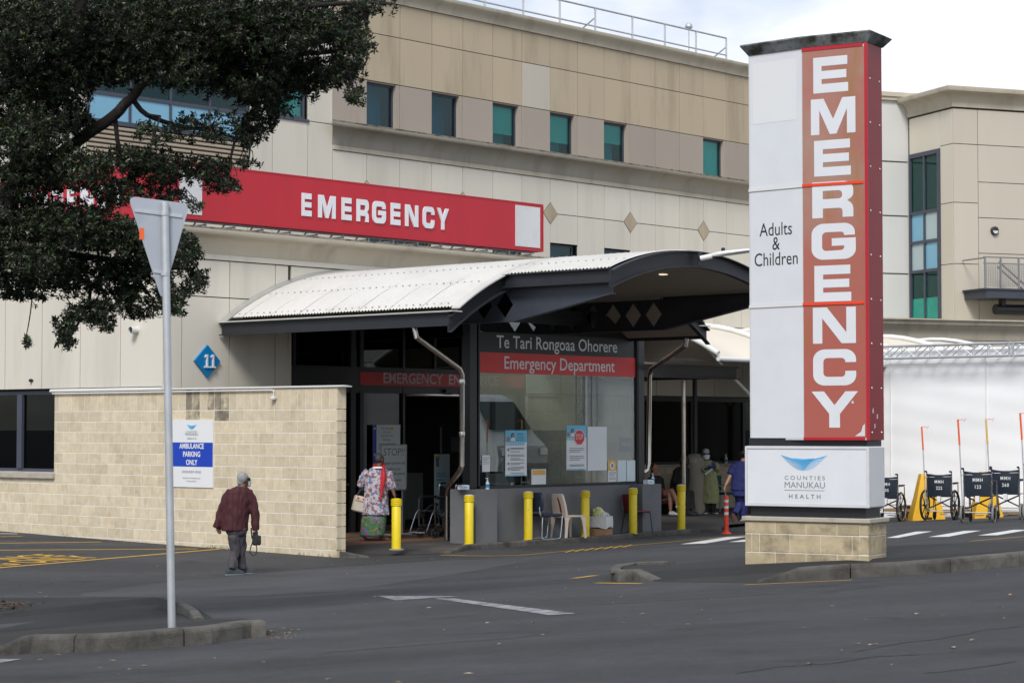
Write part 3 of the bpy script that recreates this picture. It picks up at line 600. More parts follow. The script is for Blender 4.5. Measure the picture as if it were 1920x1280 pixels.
back(26.0, QB_, 6.0, 7.22); BACK.build('panel_backing', 'joint', hosp)
# cream bay at the left of the upper facade, with the ribbon window and louvres
QB = J(-2)
for z0, z1 in ((6.0, ZD), (ZD, 9.6)):
    for q0, q1 in ((33.7, 34.47), (34.47, 35.62), (35.62, QB)): pan(q0, q1, z0, z1, 'cream')
pan(35.62, QB, 9.6, 12.9, 'cream'); pan(33.7, 34.47, 9.6, 10.85, 'cream'); pan(33.7, 35.62, 10.85, 12.9, 'cream')
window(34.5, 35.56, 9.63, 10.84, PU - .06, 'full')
b = MB(); b.box(34.43, 35.64, PU - .03, PU + .05, 9.56, 9.63); b.build('window_sill', 'window_frame', hosp)
for q0, q1 in ((26.05, 27.1), (27.1, 28.1), (28.1, 29.0)):
    for z0, z1 in ((6.0, 8.0), (8.0, 10.0), (10.0, 12.9)): pan(q0, q1, z0, z1, 'cream')
def louvre(z0, z1):
    b = MB(); n = max(2, int((z1 - z0) / .105)); h = (z1 - z0) / n
    for i in range(n):
        z = z0 + i * h; b.prism([(29.02, PU + .03, z), (29.02, PU - .03, z + h * .12), (29.02, PU - .03, z + h * .55), (29.02, PU + .03, z + h * .8)], (4.66, 0, 0))
    return b.build('louvre_panel', 'louver', hosp)
louvre(7.2, 8.88); louvre(10.85, 12.9); pan(29.0, 33.7, 6.0, 7.2, 'cream')
rw = thing('ribbon_window', '', ''); del rw['label']; del rw['category']; rw.parent = hosp; OFF[rw.name] = OFF[hosp.name]
b = MB(); b.box(29.0, 33.7, PU - .02, PU + .04, 8.88, 8.98).box(29.0, 33.7, PU - .02, PU + .04, 9.52, 9.6).box(29.0, 33.7, PU - .02, PU + .04, 10.75, 10.85)
for i in range(5): q = 29.03 + i * 1.16; b.box(q - .03, q + .03, PU - .018, PU + .038, 8.98, 9.52).box(q - .03, q + .03, PU - .018, PU + .038, 9.6, 10.75)
b.build('frame', 'window_frame', rw)
for i in range(4):
    q = 29.06 + i * 1.16; boxpart('spandrel_pane', 'spandrel_blue', rw, q, q + 1.1, PU + .005, PU + .02, 8.98, 9.52)
    boxpart('pane', 'teal_glass', rw, q, q + 1.1, PU + .005, PU + .011, 9.6, 10.75)
# cornices: swept profile (outward distance, height)
def cornice(name, m, prof, q0, q1, p, ends=(0, 0), parent=hosp):
    b = MB(); rings = []
    r0 = [(q0 - o * ends[0], p - o, z) for o, z in prof]; r1 = [(q1 + o * ends[1], p - o, z) for o, z in prof]
    b.loft([r0, r1]); return b.build(name, m, parent, True)
cove = lambda zt, zb, out: [(-.05, zb), (.02, zb), (.035, zb + .04)] + [(.035 + (out - .06) * (1 - math.cos(t * math.pi / 2 / 6)), zb + .05 + (zt - zb - .19) * math.sin(t * math.pi / 2 / 6)) for t in range(1, 7)] + [(out - .02, zt - .13), (out, zt - .1), (out, zt - .045), (-.05, zt - .045)]
cornice('cornice', 'cornice_grey', cove(ZL, 9.1, .36), QB, 58, PU, (1, 0))
cornice('cornice_ledge', 'ledge', [(-.05, ZL - .045), (.365, ZL - .045), (.37, ZL - .012), (-.05, ZL)], QB, 58, PU, (1, 0))
boxpart('fascia', 'cornice', hosp, QB, 58, PU - .03, PU + .02, 8.99, 9.1)
cornice('parapet_cornice', 'cornice', [(-.3, 12.9), (.05, 12.9), (.06, 12.97), (.07, 13.02), (.12, 13.10), (.20, 13.16), (.22, 13.2), (.22, 13.27), (-.3, 13.28)], 26.0, 58, PU)
boxpart('parapet_joint', 'joint', hosp, 26.0, 58, PU - .008, PU + .02, 12.955, 12.985)
# podium
PC = [QL, 25.98] + [25.98 + 1.17 * i for i in range(1, 3)] + [28.66]
for q0, q1 in zip(PC[:-1], PC[1:]):
    pan(q0, q1, 4.645, 5.35, 'cream', PL); pan(q0, q1, 2.0, 4.645, 'cream', PL)
boxpart('corner_trim', 'cream', hosp, 28.66, 28.73, PL - .02, PL + .3, 2.0, 4.8)
q = 28.73
while q < 47: pan(q, min(q + 1.17, 47.4), 4.85 if q < 35.7 else 4.645, 5.35, 'cream', PL); q += 1.17
q = 35.78
while q < 47: pan(q, min(q + 1.17, 47.4), 2.92, 4.645, 'cream', PL); q += 1.17
for p0, p1 in ((PL, 32.44), (32.44, 33.67), (33.67, 34.89), (34.89, 36.11), (36.11, 37.33), (37.33, 38.55), (38.55, 39.77)) + tuple((39.77 + 1.22 * k, 40.99 + 1.22 * k) for k in range(10)):
    pand1(p0, p1, 2.93, 5.35, 'cream')
def wrap(name, m, prof):
    b = MB(); b.loft([[(47.5, PL - o, z) for o, z in prof], [(QL - o, PL - o, z) for o, z in prof], [(QL - o, 52, z) for o, z in prof]]); return b.build(name, m, hosp, True)
wrap('podium_cornice', 'cornice', cove(5.95, 5.46, .34))
wrap('podium_ledge', 'ledge', [(-.05, 5.907), (.345, 5.907), (.35, 5.935), (-.05, 5.95)])
wrap('podium_fascia', 'cream', [(-.02, 5.36), (.03, 5.36), (.03, 5.458), (-.02, 5.458)])
b = MB()
for k in range(11):
    for z0, z1 in ((6.0, 8.0), (8.0, 10.0), (10.0, 12.9)): boxpart('panel', 'cream', hosp, 25.97, 26.0, PU + .04 + k * 1.25, PU + .04 + k * 1.25 + 1.235, z0 + G, z1 - G)
boxpart('panel_backing', 'joint', hosp, 26.001, 26.05, PU + .04, 52, 5.9, 13.0)
# roof rail, brace and ball beacon on a post
rail = bthing('roof_railing', 'galvanised two-rail safety railing along the hospital roof edge', 'railing', 45, PU + .5, 13.2)
PR = PU + .45; rq = [onp(x, y, PR) for x, y in ((836, -10), (908.7, 15), (981, 32), (1049.5, 47), (1116, 61), (1185.7, 76), (1246.6, 90), (1305, 103), (1361.8, 115))]
qs = [v.x for v in rq]; zt = onp(1361.8, 72, PR).z; zm = onp(1361.8, 104, PR).z
for i, q in enumerate(qs): MB().tube([(q, PR, 13.15), (q, PR, zt)], .028).build('post', 'galv', rail, True)
MB().tube([(qs[0], PR, zt), (qs[-1], PR, zt)], .028).build('top_rail', 'galv', rail, True)
MB().tube([(qs[0], PR, zm), (qs[-1], PR, zm)], .024).build('mid_rail', 'galv', rail, True)
for q in (qs[4], qs[-1]): MB().tube([(q, PR + .02, zt - .28), (q - .2, PR + 1.1, 13.1)], .022).build('brace', 'galv', rail, True)
bp = onp(1291.5, 50, PR + .3)
bt = bthing('ball_beacon', 'silver ball on a thin post behind the roof railing', 'beacon', bp.x, bp.y, 13.1)
MB().tube([(bp.x, bp.y, 13.0), (bp.x, bp.y, bp.z - .05)], .015).build('post', 'galv', bt, True)
MB().lathe([(.001, -.09), (.06, -.085), (.105, -.05), (.115, 0), (.1, .055), (.06, .095), (.001, .112)], bp.x, bp.y, bp.z).build('ball', 'galv', bt, 'all')
# vent pipe, sensor, number diamond on the podium
v = onq(257, 619, QL)
vp = bthing('vent_pipe', 'short white vent pipe sticking out of the cream wall', 'pipe', QL, v.y, v.z)
MB().lathe([(.062, 0), (.062, -.16), (.07, -.16), (.07, -.02), (.075, 0)], QL, v.y, v.z, axis='x').build('pipe_body', 'pale_panel', vp, True)
MB().lathe([(.058, -.13), (.058, -.128)], QL, v.y, v.z, axis='x').build('pipe_mouth', 'interior_dark', vp)
v = onq(60, 713, QL); sp = bthing('wall_sensor', 'small dark sensor on the cream wall above the dark window', 'sensor', QL, v.y, v.z)
MB().lathe([(.03, 0), (.035, -.03), (.028, -.06), (.01, -.07)], QL, v.y, v.z, axis='x').build('body', 'steel_dark', sp, True)
MB().box(QL - .02, QL, v.y - .05, v.y + .05, v.z - .01, v.z + .01).build('bracket', 'steel_dark', sp)
d = onp(386.5, 677, PL); dn = bthing('number_diamond', 'blue diamond sign with the number 11 on the cream wall', 'sign', d.x, PL, d.z)
s = 0.305; dx = .315
MB().prism([(d.x - dx, PL - .05, d.z), (d.x, PL - .05, d.z - s), (d.x + dx, PL - .05, d.z), (d.x, PL - .05, d.z + s)], (0, .05, 0)).build('plate', 'diamond_blue', dn)
for xo in (-.095, .055):
    b = MB(); x_ = d.x + xo; b.prism([(x_, PL - .08, d.z - .125), (x_ + .12, PL - .08, d.z - .125), (x_ + .12, PL - .08, d.z - .095), (x_ + .08, PL - .08, d.z - .095), (x_ + .08, PL - .08, d.z + .125), (x_ + .05, PL - .08, d.z + .125), (x_ + .0, PL - .08, d.z + .085), (x_ + .012, PL - .08, d.z + .062), (x_ + .045, PL - .08, d.z + .083), (x_ + .045, PL - .08, d.z - .095), (x_, PL - .08, d.z - .095)], (0, .03, 0)); b.build('digit', 'letter_white', dn)
# ================================================================== brick wall
ZS = 2.49
bw = bthing('brick_wall', 'long cream block wall with a soldier course and white capping', 'wall', QL, 26.55, 0)
b = MB(); b.box(QL + .0035, QL + .19, 26.565, PL - .01, -0.3, 2.865); b.build('mortar', 'mortar', bw)
b = MB(); b.box(QL + .0035, QL + .16, PL - .011, 34.47, -0.3, 2.866).box(QL + .0036, QL + .1601, 34.471, 52, -0.3, 1.19); b.build('mortar', 'mortar', bw)
def brick(p0, p1, z0, z1, m='brick', parent=bw): return boxpart('brick', m, parent, QL, QL + .1, p0 + .006, p1 - .006, z0 + .006, z1 - .006, .003)
stain_p = [(onq(a, 780, QL).y, onq(c, 780, QL).y) for a, c in ((374, 345), (430, 392))]
def stained(p0, p1): return any(min(a, c) - .05 < (p0 + p1) / 2 < max(a, c) + .05 for a, c in stain_p)
CJ = onq(265, 900, QL).y
def row_cuts(off, p0, p1):
    c = [p0]; x = p0 + off
    while x < p1 - .05:
        if x > c[-1] + .04: c.append(x)
        x += .4
    c.append(p1); return c
nb = 0
for r in range(13):
    z1 = ZS - r * .2; z0 = z1 - .2
    off = 0.4 if r % 2 == 0 else 0.2
    pend = 34.47 if z1 > 1.3 else 37.6
    for a, c in ((26.529, CJ), (CJ, pend)):
        cuts = row_cuts(off, a, c)
        for p0, p1 in zip(cuts[:-1], cuts[1:]):
            if z1 > 1.2 or p0 < 34.4 or z1 < 1.2:
                brick(p0, p1, z0, min(z1, 1.18) if p0 > 34.4 else z1, 'brick_stained' if r == 0 and stained(p0, p1) else 'brick'); nb += 1
p = 26.529
while p < 34.46:
    p1 = min(p + .2, 34.47); brick(p, p1, ZS, 2.875, 'brick_stained' if stained(p, p1) else 'brick'); p = p1
b = MB()
for r in range(7, 13):
    z1 = min(ZS - r * .2, 1.18); p = 37.6 + (.2 if r % 2 else 0)
    while p < 51.8: b.box(QL, QL + .1, p + .006, p + .394, ZS - r * .2 - .194, z1 - .006); p += .4
b.build('far_bricks', 'brick', bw)['kind'] = 'stuff'
# the end face of the wall
for r in range(-1, 13):
    z1 = 2.875 if r < 0 else ZS - r * .2; z0 = ZS if r < 0 else z1 - .2
    boxpart('brick', 'brick', bw, QL + .101, QL + .202, 26.535, 26.60, z0 + .005, z1 - .005, .004)
b = MB(); b.loft([[(QL - .03, p_, 2.872), (QL + .23, p_, 2.872), (QL + .23, p_, 2.888), (QL + .1, p_, 2.905), (QL - .03, p_, 2.888)] for p_ in (26.42, PL - .002)]); b.build('capping', 'pale_panel', bw)
b = MB(); b.loft([[(QL - .03, p_, 2.87), (QL - .004, p_, 2.87), (QL - .004, p_, 2.925), (QL - .03, p_, 2.90)] for p_ in (PL, 34.6)]); b.build('capping', 'pale_panel', bw)
pe = onq(516, 732, QL).y
b = MB(); b.tube([(QL - .035, 34.5, 2.835), (QL - .035, pe + .05, 2.835), (QL - .035, pe, 2.82), (QL - .035, pe, 2.72)], .014); b.build('conduit', 'pale_panel', bw, True)
b = MB(); b.lathe([(.035, .0), (.055, -.02), (.05, -.05), (.02, -.06)], QL - .05, pe, 2.72); b.build('wall_light', 'pale_panel', bw, True)
# dark window in the brick wall, with its sill
sw = bthing('brick_wall_window', 'large dark window in the block wall at the left edge', 'window', QL, 35.5, 1.2)
MB().box(QL + .10, QL + .15, 34.48, 34.56, 1.31, 2.9).box(QL + .10, QL + .15, 34.56, 52, 1.31, 1.37).box(QL + .10, QL + .15, 34.56, 52, 2.83, 2.9).box(QL + .06, QL + .149, 35.62, 35.78, 1.372, 2.828).build('frame', 'window_frame', sw)
boxpart('pane', 'dark_glass', sw, QL + .12, QL + .126, 34.56, 35.62, 1.37, 2.83); boxpart('pane', 'dark_glass', sw, QL + .12, QL + .126, 35.78, 52, 1.37, 2.83)
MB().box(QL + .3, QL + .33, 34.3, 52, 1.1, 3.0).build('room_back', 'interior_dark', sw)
MB().prism([(QL - .06, 34.44, 1.19), (QL - .06, 34.44, 1.28), (QL + .1, 34.44, 1.31), (QL + .1, 34.44, 1.19)], (0, 17.5, 0)).build('sill', 'concrete_cap', sw)
# ambulance parking sign on the wall
a0, a1 = onq(322.5, 787, QL), onq(400.5, 914, QL)
am = bthing('parking_sign', 'white and blue ambulance parking only sign on the block wall', 'sign', QL, a0.y, 1.1)
y0, y1, zt_, zb_ = a0.y, a1.y, a0.z, a1.z; yc = (y0 + y1) / 2; wd = abs(y0 - y1); hh = zt_ - zb_
MB().box(QL - .02, QL, y1, y0, zb_, zt_).build('board', 'print_white', am)
b_hi, b_lo = zt_ - hh * .335, zt_ - hh * .695
MB().box(QL - .022, QL - .0201, y1 + .004, y0 - .004, b_lo, b_hi).build('blue_band', 'print_blue', am)
e1, e2 = (0, -1, 0), (0, 0, 1)
for s_, zz, sz, m_, bo, xs in (('AMBULANCE', .425, .132, 'print_white', .0035, .88), ('PARKING', .545, .132, 'print_white', .0035, .88), ('ONLY', .667, .132, 'print_white', .0035, .88),
                               ('COUNTIES', .19, .05, 'print_grey', 0, 1.05), ('MANUKAU', .235, .078, 'print_grey', 0, .95), ('HEALTH', .29, .045, 'print_grey', .001, 1.3), ('ENFORCEMENT APPLIES', .79, .062, 'print_grey', 0, .8),
                               ('Please refer to the important notice', .875, .042, 'print_grey', 0, .8), ('in this car park area', .92, .042, 'print_grey', 0, .8)):
    text(s_, m_, am, (QL - .0235, yc, zt_ - hh * zz), e1, e2, sz, bo, xs, 1.25 if s_ in ('COUNTIES', 'HEALTH') else 1.0)
def wing_logo(parent, org, ux, uz, w, m='logo_blue', t=.004):     # string-art wings: two crossing fans of thin lines
    org, ux, uz = Vector(org), Vector(ux).normalized(), Vector(uz).normalized(); b = MB()
    for sgn in (-1, 1):
        for i in range(13):
            f = i / 12; a = Vector((sgn * (-.5 + .47 * f), .30 - .30 * math.sin(f * math.pi / 2) , 0)); c = Vector((sgn * (-.16 + .36 * f), .215 + .02 * abs(f - .3) + .02 * f, 0))
            if i == 0: c = Vector((sgn * -.1, .19, 0))
            d = (c - a).normalized(); n = Vector((-d.y, d.x, 0)) * t / w / 2
            b.add([org + ux * (v.x * w) + uz * (v.y * w) for v in (a - n, c - n, c + n, a + n)], [(0, 1, 2, 3)])
            b.v[-4:] = [tuple(Vector(q_) + ux.cross(uz) * (.0002 * i + (.003 if sgn > 0 else 0))) for q_ in b.v[-4:]]
    return b.build('logo', m, parent)
wing_logo(am, (QL - .023, yc, zt_ - hh * .135), e1, e2, .26, t=.008)
# ================================================================== long red sign on the podium ledge
s1, s0 = onp(1017, 386, PL - .25), onp(285, 305, PL - .25); sb = onp(1017, 470, PL - .25).z; sz1 = s1.z; QS = QL - .25; PS = PL - .25
rs = bthing('emergency_sign', 'long red emergency sign board wrapping the corner of the podium ledge', 'sign', 30, PS, 6.0)
MB().box(QS, s1.x, PS, PS + .18, sb, sz1).build('front_board', 'sign_red', rs)
MB().box(QS + .001, QS + .18, PS + .181, 37.5, sb, sz1).build('side_board', 'sign_red', rs)
MB().box(QS - .01, s1.x + .02, PS - .008, PS + .19, sz1, sz1 + .03).box(s1.x, s1.x + .03, PS - .008, PS + .19, sb - .02, sz1 - .001).box(QS - .01, s1.x - .001, PS - .008, PS + .19, sb - .03, sb).build('edge_trim', 'sign_red_edge', rs)
wq0, wq1 = onp(966, 400, PS).x, onp(1012, 400, PS).x
MB().box(wq0, wq1, PS - .012, PS - .001, sb + .05, sz1 - .05).build('white_panel', 'sign_white', rs)
MB().box(onp(336, 400, PS).x, onp(378, 400, PS).x, PS - .012, PS - .001, sb + .06, sz1 - .05).build('white_panel', 'sign_white', rs)
l0, l1 = onp(565, 400, PS).x, onp(840, 400, PS).x
lets = list(zip('EMERGENCY', ((565, 583), (596, 628), (640, 658), (668, 690), (697.5, 722), (732, 749.5), (759, 783), (792, 813), (818.6, 840))))
def sign_letter(ch, put, w_, h_, parent):
    b = MB()
    for k, (V_, F_) in enumerate(letter(ch)):
        P_ = [put(x * w_, y * h_, -.004 * (k % 2)) for x, y in V_]; Q_ = [put(x * w_, y * h_, .03 - .004 * (k % 2)) for x, y in V_]; n_ = len(P_)
        edges = {}
        for f in F_:
            for i_ in range(len(f)): e_ = (f[i_], f[(i_ + 1) % len(f)]); edges[e_] = edges.get(e_, 0) + 1
        b.add(P_ + Q_, list(F_) + [tuple(i_ + n_ for i_ in f) for f in F_] + [(a_, c_, c_ + n_, a_ + n_) for a_, c_ in edges if (c_, a_) not in edges])
    b.build('letter', 'letter_white', parent)
zb_s, hl_s = onp(700, 418, PS).z, .45
for ch, (xa, xb) in lets:
    qa, qb = onp(xa, 400, PS).x, onp(xb, 400, PS).x
    sign_letter(ch, lambda x, y, o, qa=qa: (qa + x, PS - o, zb_s + y), qb - qa, hl_s, rs)
    pa = 36.0 - (qa - 29.0)
    sign_letter(ch, lambda x, y, o, pa=pa: (QS - o, pa - x, zb_s + y), qb - qa, hl_s, rs)
for i in range(16):
    q = QS + .5 + i * .72
    if q < s1.x: b = MB(); b.tube([(q, PS + .19, sb + .05), (q, PS + .19, 5.94)], .02, 6).tube([(q, PS + .2, sb + .2), (q + .25, PS + .9, 6.0)], .018, 6).tube([(q, PS + .2, 6.0), (q, PS + 1.0, 6.0)], .016, 6); b.build('strut', 'galv', rs, True)
MB().tube([(QS + .3, PS + .25, 6.045), (s1.x, PS + .25, 6.045)], .02, 6).build('strut_rail', 'galv', rs, True)
# ================================================================== entrance canopy
Q0, RA, ZP = 30.58, 6.4, 5.29
def arc(q): return ZP - (RA - math.sqrt(RA * RA - (q - Q0) ** 2))
QE0, QE1, QN0, QN1 = 26.95, 34.21, 28.3, 32.86; PW, PF, PB = 25.2, 22.74, 31.17
can = bthing('entrance_canopy', 'white corrugated barrel-roof canopy with dark steel edges over the entrance', 'canopy', 30.5, 28, 3.9)
def arcq(a, c, n): return [a + (c - a) * i / n for i in range(n + 1)]
def sheet(p0, p1, q0, q1, lift):
    b = MB(); n = 10; ps = [p0 + (p1 - p0) * i / (n * 4) for i in range(n * 4 + 1)]
    b.grid(lambda q, p: (q, p, arc(q) + .012 + lift + .015 * math.sin((p - p0) / (p1 - p0) * n * 2 * math.pi)), arcq(q0, q1, 26), ps)
    return b.build('roof_sheet', 'roof_white', can, 'all')
p = PW + .12; i = 0
while p < PB - .1: p1 = min(p + .78, PB); sheet(p, p1 + .012, QE0 + .14, QE1 - .14, .0015 * (i % 2)); p = p1; i += 1
p = PF + .1
while p < PW + .1: p1 = min(p + .78, PW + .12); sheet(p, p1 + .012, QN0 + .03, QN1 - .03, .0015 * (i % 2)); p = p1; i += 1
# roof screws
b = MB()
for q in (QE0 + .22, QE0 + 1.0, QE0 + 1.9, QE0 + 2.8, QE0 + 3.7, QE0 + 4.6, QE0 + 5.5, QE0 + 6.4):
    for k in range(48):
        p_ = PF + .2 + k * .17
        if p_ > PB or (p_ < PW + .2 and not QN0 + .1 < q < QN1 - .1): continue
        z = arc(q) + .02; b.box(q - .012, q + .012, p_ - .012, p_ + .012, z, z + .018)
b.build('roof_screws', 'zinc', can)['kind'] = 'stuff'
# soffit
b = MB(); b.grid(lambda q, p: (q, p, arc(q) - .2), arcq(QE0 + .03, QE1 - .03, 20), [PW + .02, PB]); b.grid(lambda q, p: (q, p, arc(q) - .2), arcq(QN0 + .02, QN1 - .02, 14), [PF + .02, PW + .02]); b.build('soffit', 'soffit', can, 'all')
def channel_p(q, p0, p1, out, zt, d=.24, nm='edge_beam'):       # straight steel channel along p; out = -1/+1 side the flanges face
    b = MB(); s = out
    xs = sorted((q, q + s * .02)); b.box(xs[0], xs[1], p0, p1, zt - d, zt)
    xs = sorted((q + s * .0205, q + s * .09)); b.box(xs[0], xs[1], p0, p1, zt - d, zt - d + .02).box(xs[0], xs[1], p0, p1, zt - .02, zt)
    b.build(nm, 'steel_dark', can)
ze = arc(QE0)
def channel_arc(p, q0, q1, n):
    b = MB(); qs_ = arcq(q0, q1, n); d = .29
    def sweep(pa, pb, za, zb): b.loft([[(q, pa, arc(q) + za), (q, pb, arc(q) + za), (q, pb, arc(q) + zb), (q, pa, arc(q) + zb)] for q in qs_])
    sweep(p, p + .02, -d, 0); sweep(p - .085, p - .0005, -d, -d + .022); sweep(p - .085, p - .0005, -.02, .001); b.build('edge_beam', 'steel_dark', can, True)
    if p > 24: b = MB(); b.loft([[(q, p - .1, arc(q) + .003), (q, p + .1, arc(q) + .003), (q, p + .1, arc(q) + .028), (q, p - .1, arc(q) + .028)] for q in qs_ if QE0 - .03 < q < QE1 + .03]); b.build('flashing', 'roof_white', can, True)
channel_p(QE0, PW, PB, -1, ze); channel_p(QE1, PW, PB, 1, ze); channel_p(QN0, PF, PW - .02, -1, arc(QN0)); channel_p(QN1, PF, PW - .02, 1, arc(QN1))
channel_arc(PW, QE0 - .09, QN0 + .02, 8); channel_arc(PW, QN1 - .02, QE1 + .09, 8); channel_arc(PF, QN0 - .09, QN1 + .09, 20)
for q, s in ((QE0, -1), (QE1, 1)):
    b = MB(); xs = sorted((q + s * .1, q - s * .16)); b.box(xs[0], xs[1], PW - .09, PB, ze + .003, ze + .022); b.build('flashing', 'roof_white', can)
b = MB(); b.loft([[(q, PB - .13, arc(q) + .03), (q, PB + .02, arc(q) + .05), (q, PB + .02, arc(q) + .075), (q, PB - .13, arc(q) + .05)] for q in arcq(QE0 - .08, QE1 + .08, 26)]); b.build('wall_flashing', 'zinc', can, True)
# cantilever beams with diamond cut-outs
def diamond_beam(q, zt, zb, m):
    b = MB(); cw = .5; zm = (zt + zb) / 2; d = .2; pe = PW - .15; ps = pe
    while ps < PB - .1:
        p0, p1 = ps, min(ps + cw, PB); pc = (p0 + p1) / 2; dd = min(d, (p1 - p0) / 2 - .02)
        for sg, ze_ in ((1, zt), (-1, zb)):
            poly = [(q, p0, zm), (q, p0, ze_), (q, p1, ze_), (q, p1, zm), (q, pc + dd, zm), (q, pc, zm + sg * dd * 1.2), (q, pc - dd, zm)]
            b.add(poly + [(q + .03, y, z) for _, y, z in poly], [(0, 1, 5, 6), (1, 2, 5), (2, 3, 4, 5), (7, 13, 12, 8), (8, 12, 9), (9, 12, 11, 10), (0, 7, 8, 1), (1, 8, 9, 2), (4, 11, 12, 5), (5, 12, 13, 6)])
        ps = p1
    b.prism([(q, pe, zb), (q, PF + .12, zt - .17), (q, PF + .12, zt), (q, pe, zt)], (.03, 0, 0))
    b.prism([(q - .06, pe, zb), (q + .09, pe, zb), (q + .09, PF + .1, zt - .172), (q - .06, PF + .1, zt - .172)], (0, 0, -.018)); b.box(q - .06, q + .09, pe, PB, zb - .018, zb)
    b.build('cantilever_beam', m, can)
boxpart('beam_dark_pane', 'dark_glass', can, 32.77, 32.776, 26.9, PB, 4.07, 4.62)  # added dark pane: dims the bright background behind the right beam's diamonds
boxpart('beam_dark_pane', 'dark_glass', can, 28.47, 28.476, PW - .1, PB, 4.07, 4.62)
diamond_beam(28.42, 4.63, 4.06, 'steel_blue'); diamond_beam(32.72, 4.63, 4.06, 'steel_dark')  # left beam's bluer, lighter steel puts the light on its face into the colour
for q, p_ in ((29.6, 24.2), (31.6, 24.2), (30.6, 29), (28, 29), (33, 29)):
    b = MB(); b.lathe([(.0, -.012), (.08, -.012), (.085, 0)], q, p_, arc(q) - .2); b.build('downlight', 'lamp_glow' if p_ < 25 else 'cap_white', can)
# downpipes
dp = padhit(838, 1012); dpb = toB(dp)
P0 = onq(777, 611, 27.02); P1 = onq(781, 632, 27.02); P2 = onp(866, 694, 26.45); P3 = onp(866, 872, 26.45); zj = CZ + (dp - CAM).length / ray(838, 1012).length * ray(838, 918).z
b = MB(); b.tube([P0, P1, P1.lerp(P2, .06), P1.lerp(P2, .94), P2 + Vector((0, 0, -.08)), P3, P3.lerp(Vector((dpb.x, dpb.y, zj)), .1) + Vector((0, 0, -.04)), P3.lerp(Vector((dpb.x, dpb.y, zj)), .9), (dpb.x, dpb.y, zj - .1), (dpb.x, dpb.y, dp.z)], .05, 12); b.build('downpipe', 'stainless', can, True)
for z_ in (2.05, 3.0): MB().lathe([(.054, -.05), (.057, -.04), (.057, .04), (.054, .05)], P3.x, P3.y, z_).build('pipe_collar', 'stainless', can, True)
P0 = onq(1287, 634, 34.12); P1 = onq(1285, 648, 34.12); P2 = onp(1218, 694, 27.1); P3 = onp(1216, 868, 27.1); P4 = onp(1206, 886, 27.1)
b = MB(); b.tube([P0, P1, P1.lerp(P2, .06), P1.lerp(P2, .94), P2 + Vector((0, 0, -.1)), P3, P3.lerp(P4, .5) + Vector((.03, 0, -.05)), P4], .05, 12); b.build('downpipe', 'stainless', can, True)
# ================================================================== glass screen on a low grey wall
fc = toB(padhit(892, 1018.5)); p_f = fc.y; zw = onp(892, 918, p_f).z
q_a, q_b, q_c, q_d = fc.x, onp(932, 1000, p_f).x, onp(1205, 1000, p_f).x, onp(1240, 1000, p_f).x
p_b = onq(844, 1014, q_a).y
REC = .32; PG = p_f + REC + .07
scr = bthing('glass_screen', 'dark-framed glass screen with emergency department lettering on a low grey wall', 'screen', 31, PG, 0.05)
b = MB(); b.box(q_b - .1, q_c + .1, p_f + REC, p_f + REC + .25, -.1, zw - .004); b.build('low_wall', 'grey_wall', scr)
for a, c in ((q_a, q_b), (q_c, q_d)): b = MB(); b.cbox(a, c, p_f, p_b if a < 31 else p_f + .9, -.1, zw, .006); b.build('pier', 'grey_wall', scr)
gl, gr = onp(897, 900, PG).x, onp(1192, 900, PG).x; zt = onp(897, 600, PG).z; zg0 = zw
for x_, m_ in ((884, 0), (1199, 1)):
    q = onp(x_, 760, PG).x; b = MB(); b.cbox(q - .095, q + .095, PG - .05, PG + .14, zw, 4.35, .02); b.build('post', 'black_frame', scr)
b = MB(); b.box(gl - .12, gr + .12, PG - .03, PG + .08, zt, zt + .13).box(gl - .12, gr + .12, PG - .045, PG + .10, zt + .131, zt + .28).box(gl, gr, PG - .04, PG + .05, zw + .001, zw + .05).box(gl - .04, gl, PG - .039, PG + .049, zw + .05, zt).box(gr - .0, gr + .05, PG - .039, PG + .049, zw + .05, zt); b.build('frame', 'black_frame', scr)
gm = onp(1051, 760, PG).x
for a, c in ((gl, gm - .004), (gm + .004, gr)): boxpart('pane', 'screen_glass', scr, a, c, PG, PG + .01, zw + .05, zt)
zb1, zb2, zr2 = onp(900, 621.5, PG).z, onp(900, 659.5, PG).z, onp(900, 698.5, PG).z
bq = onp(1188.5, 650, PG).x
MB().box(gl, bq, PG - .004, PG - .001, zb2, zb1).build('black_band', 'print_black', scr); MB().box(gl, gr - .01, PG - .004, PG - .001, zr2, zb2 - .001).build('red_band', 'print_red', scr)
def fit_text(s, m, parent, q0, q1, p, z, size, bold=0, sp=1.0, dirv=(1, 0, 0), nm='lettering'):
    V, _ = text_mesh(s, size, bold, 1, sp); w_ = max(v_[0] for v_ in V) - min(v_[0] for v_ in V)
    return text(s, m, parent, ((q0 + q1) / 2, p, z), dirv, (0, 0, 1), size, bold, (q1 - q0) / w_, sp, name=nm)
fit_text('Te Tari Rongoaa Ohorere', 'print_white', scr, onp(931, 650, PG).x, onp(1157, 650, PG).x, PG - .006, onp(931, 651.5, PG).z, .34, .003)
fit_text('Emergency Department', 'print_white', scr, onp(944.5, 690, PG).x, onp(1151.5, 690, PG).x, PG - .006, onp(944.5, 690.8, PG).z, .34, .003)
# clerestory over the screen
b = MB(); z0 = zt + .281
for x_ in (905, 985, 1055, 1125, 1190): q = onp(x_, 590, PG).x; b.box(q - .03, q + .03, PG, PG + .05, z0, arc(min(q, QE1 - .05)) - .2)
b.build('mullions', 'black_frame', scr)
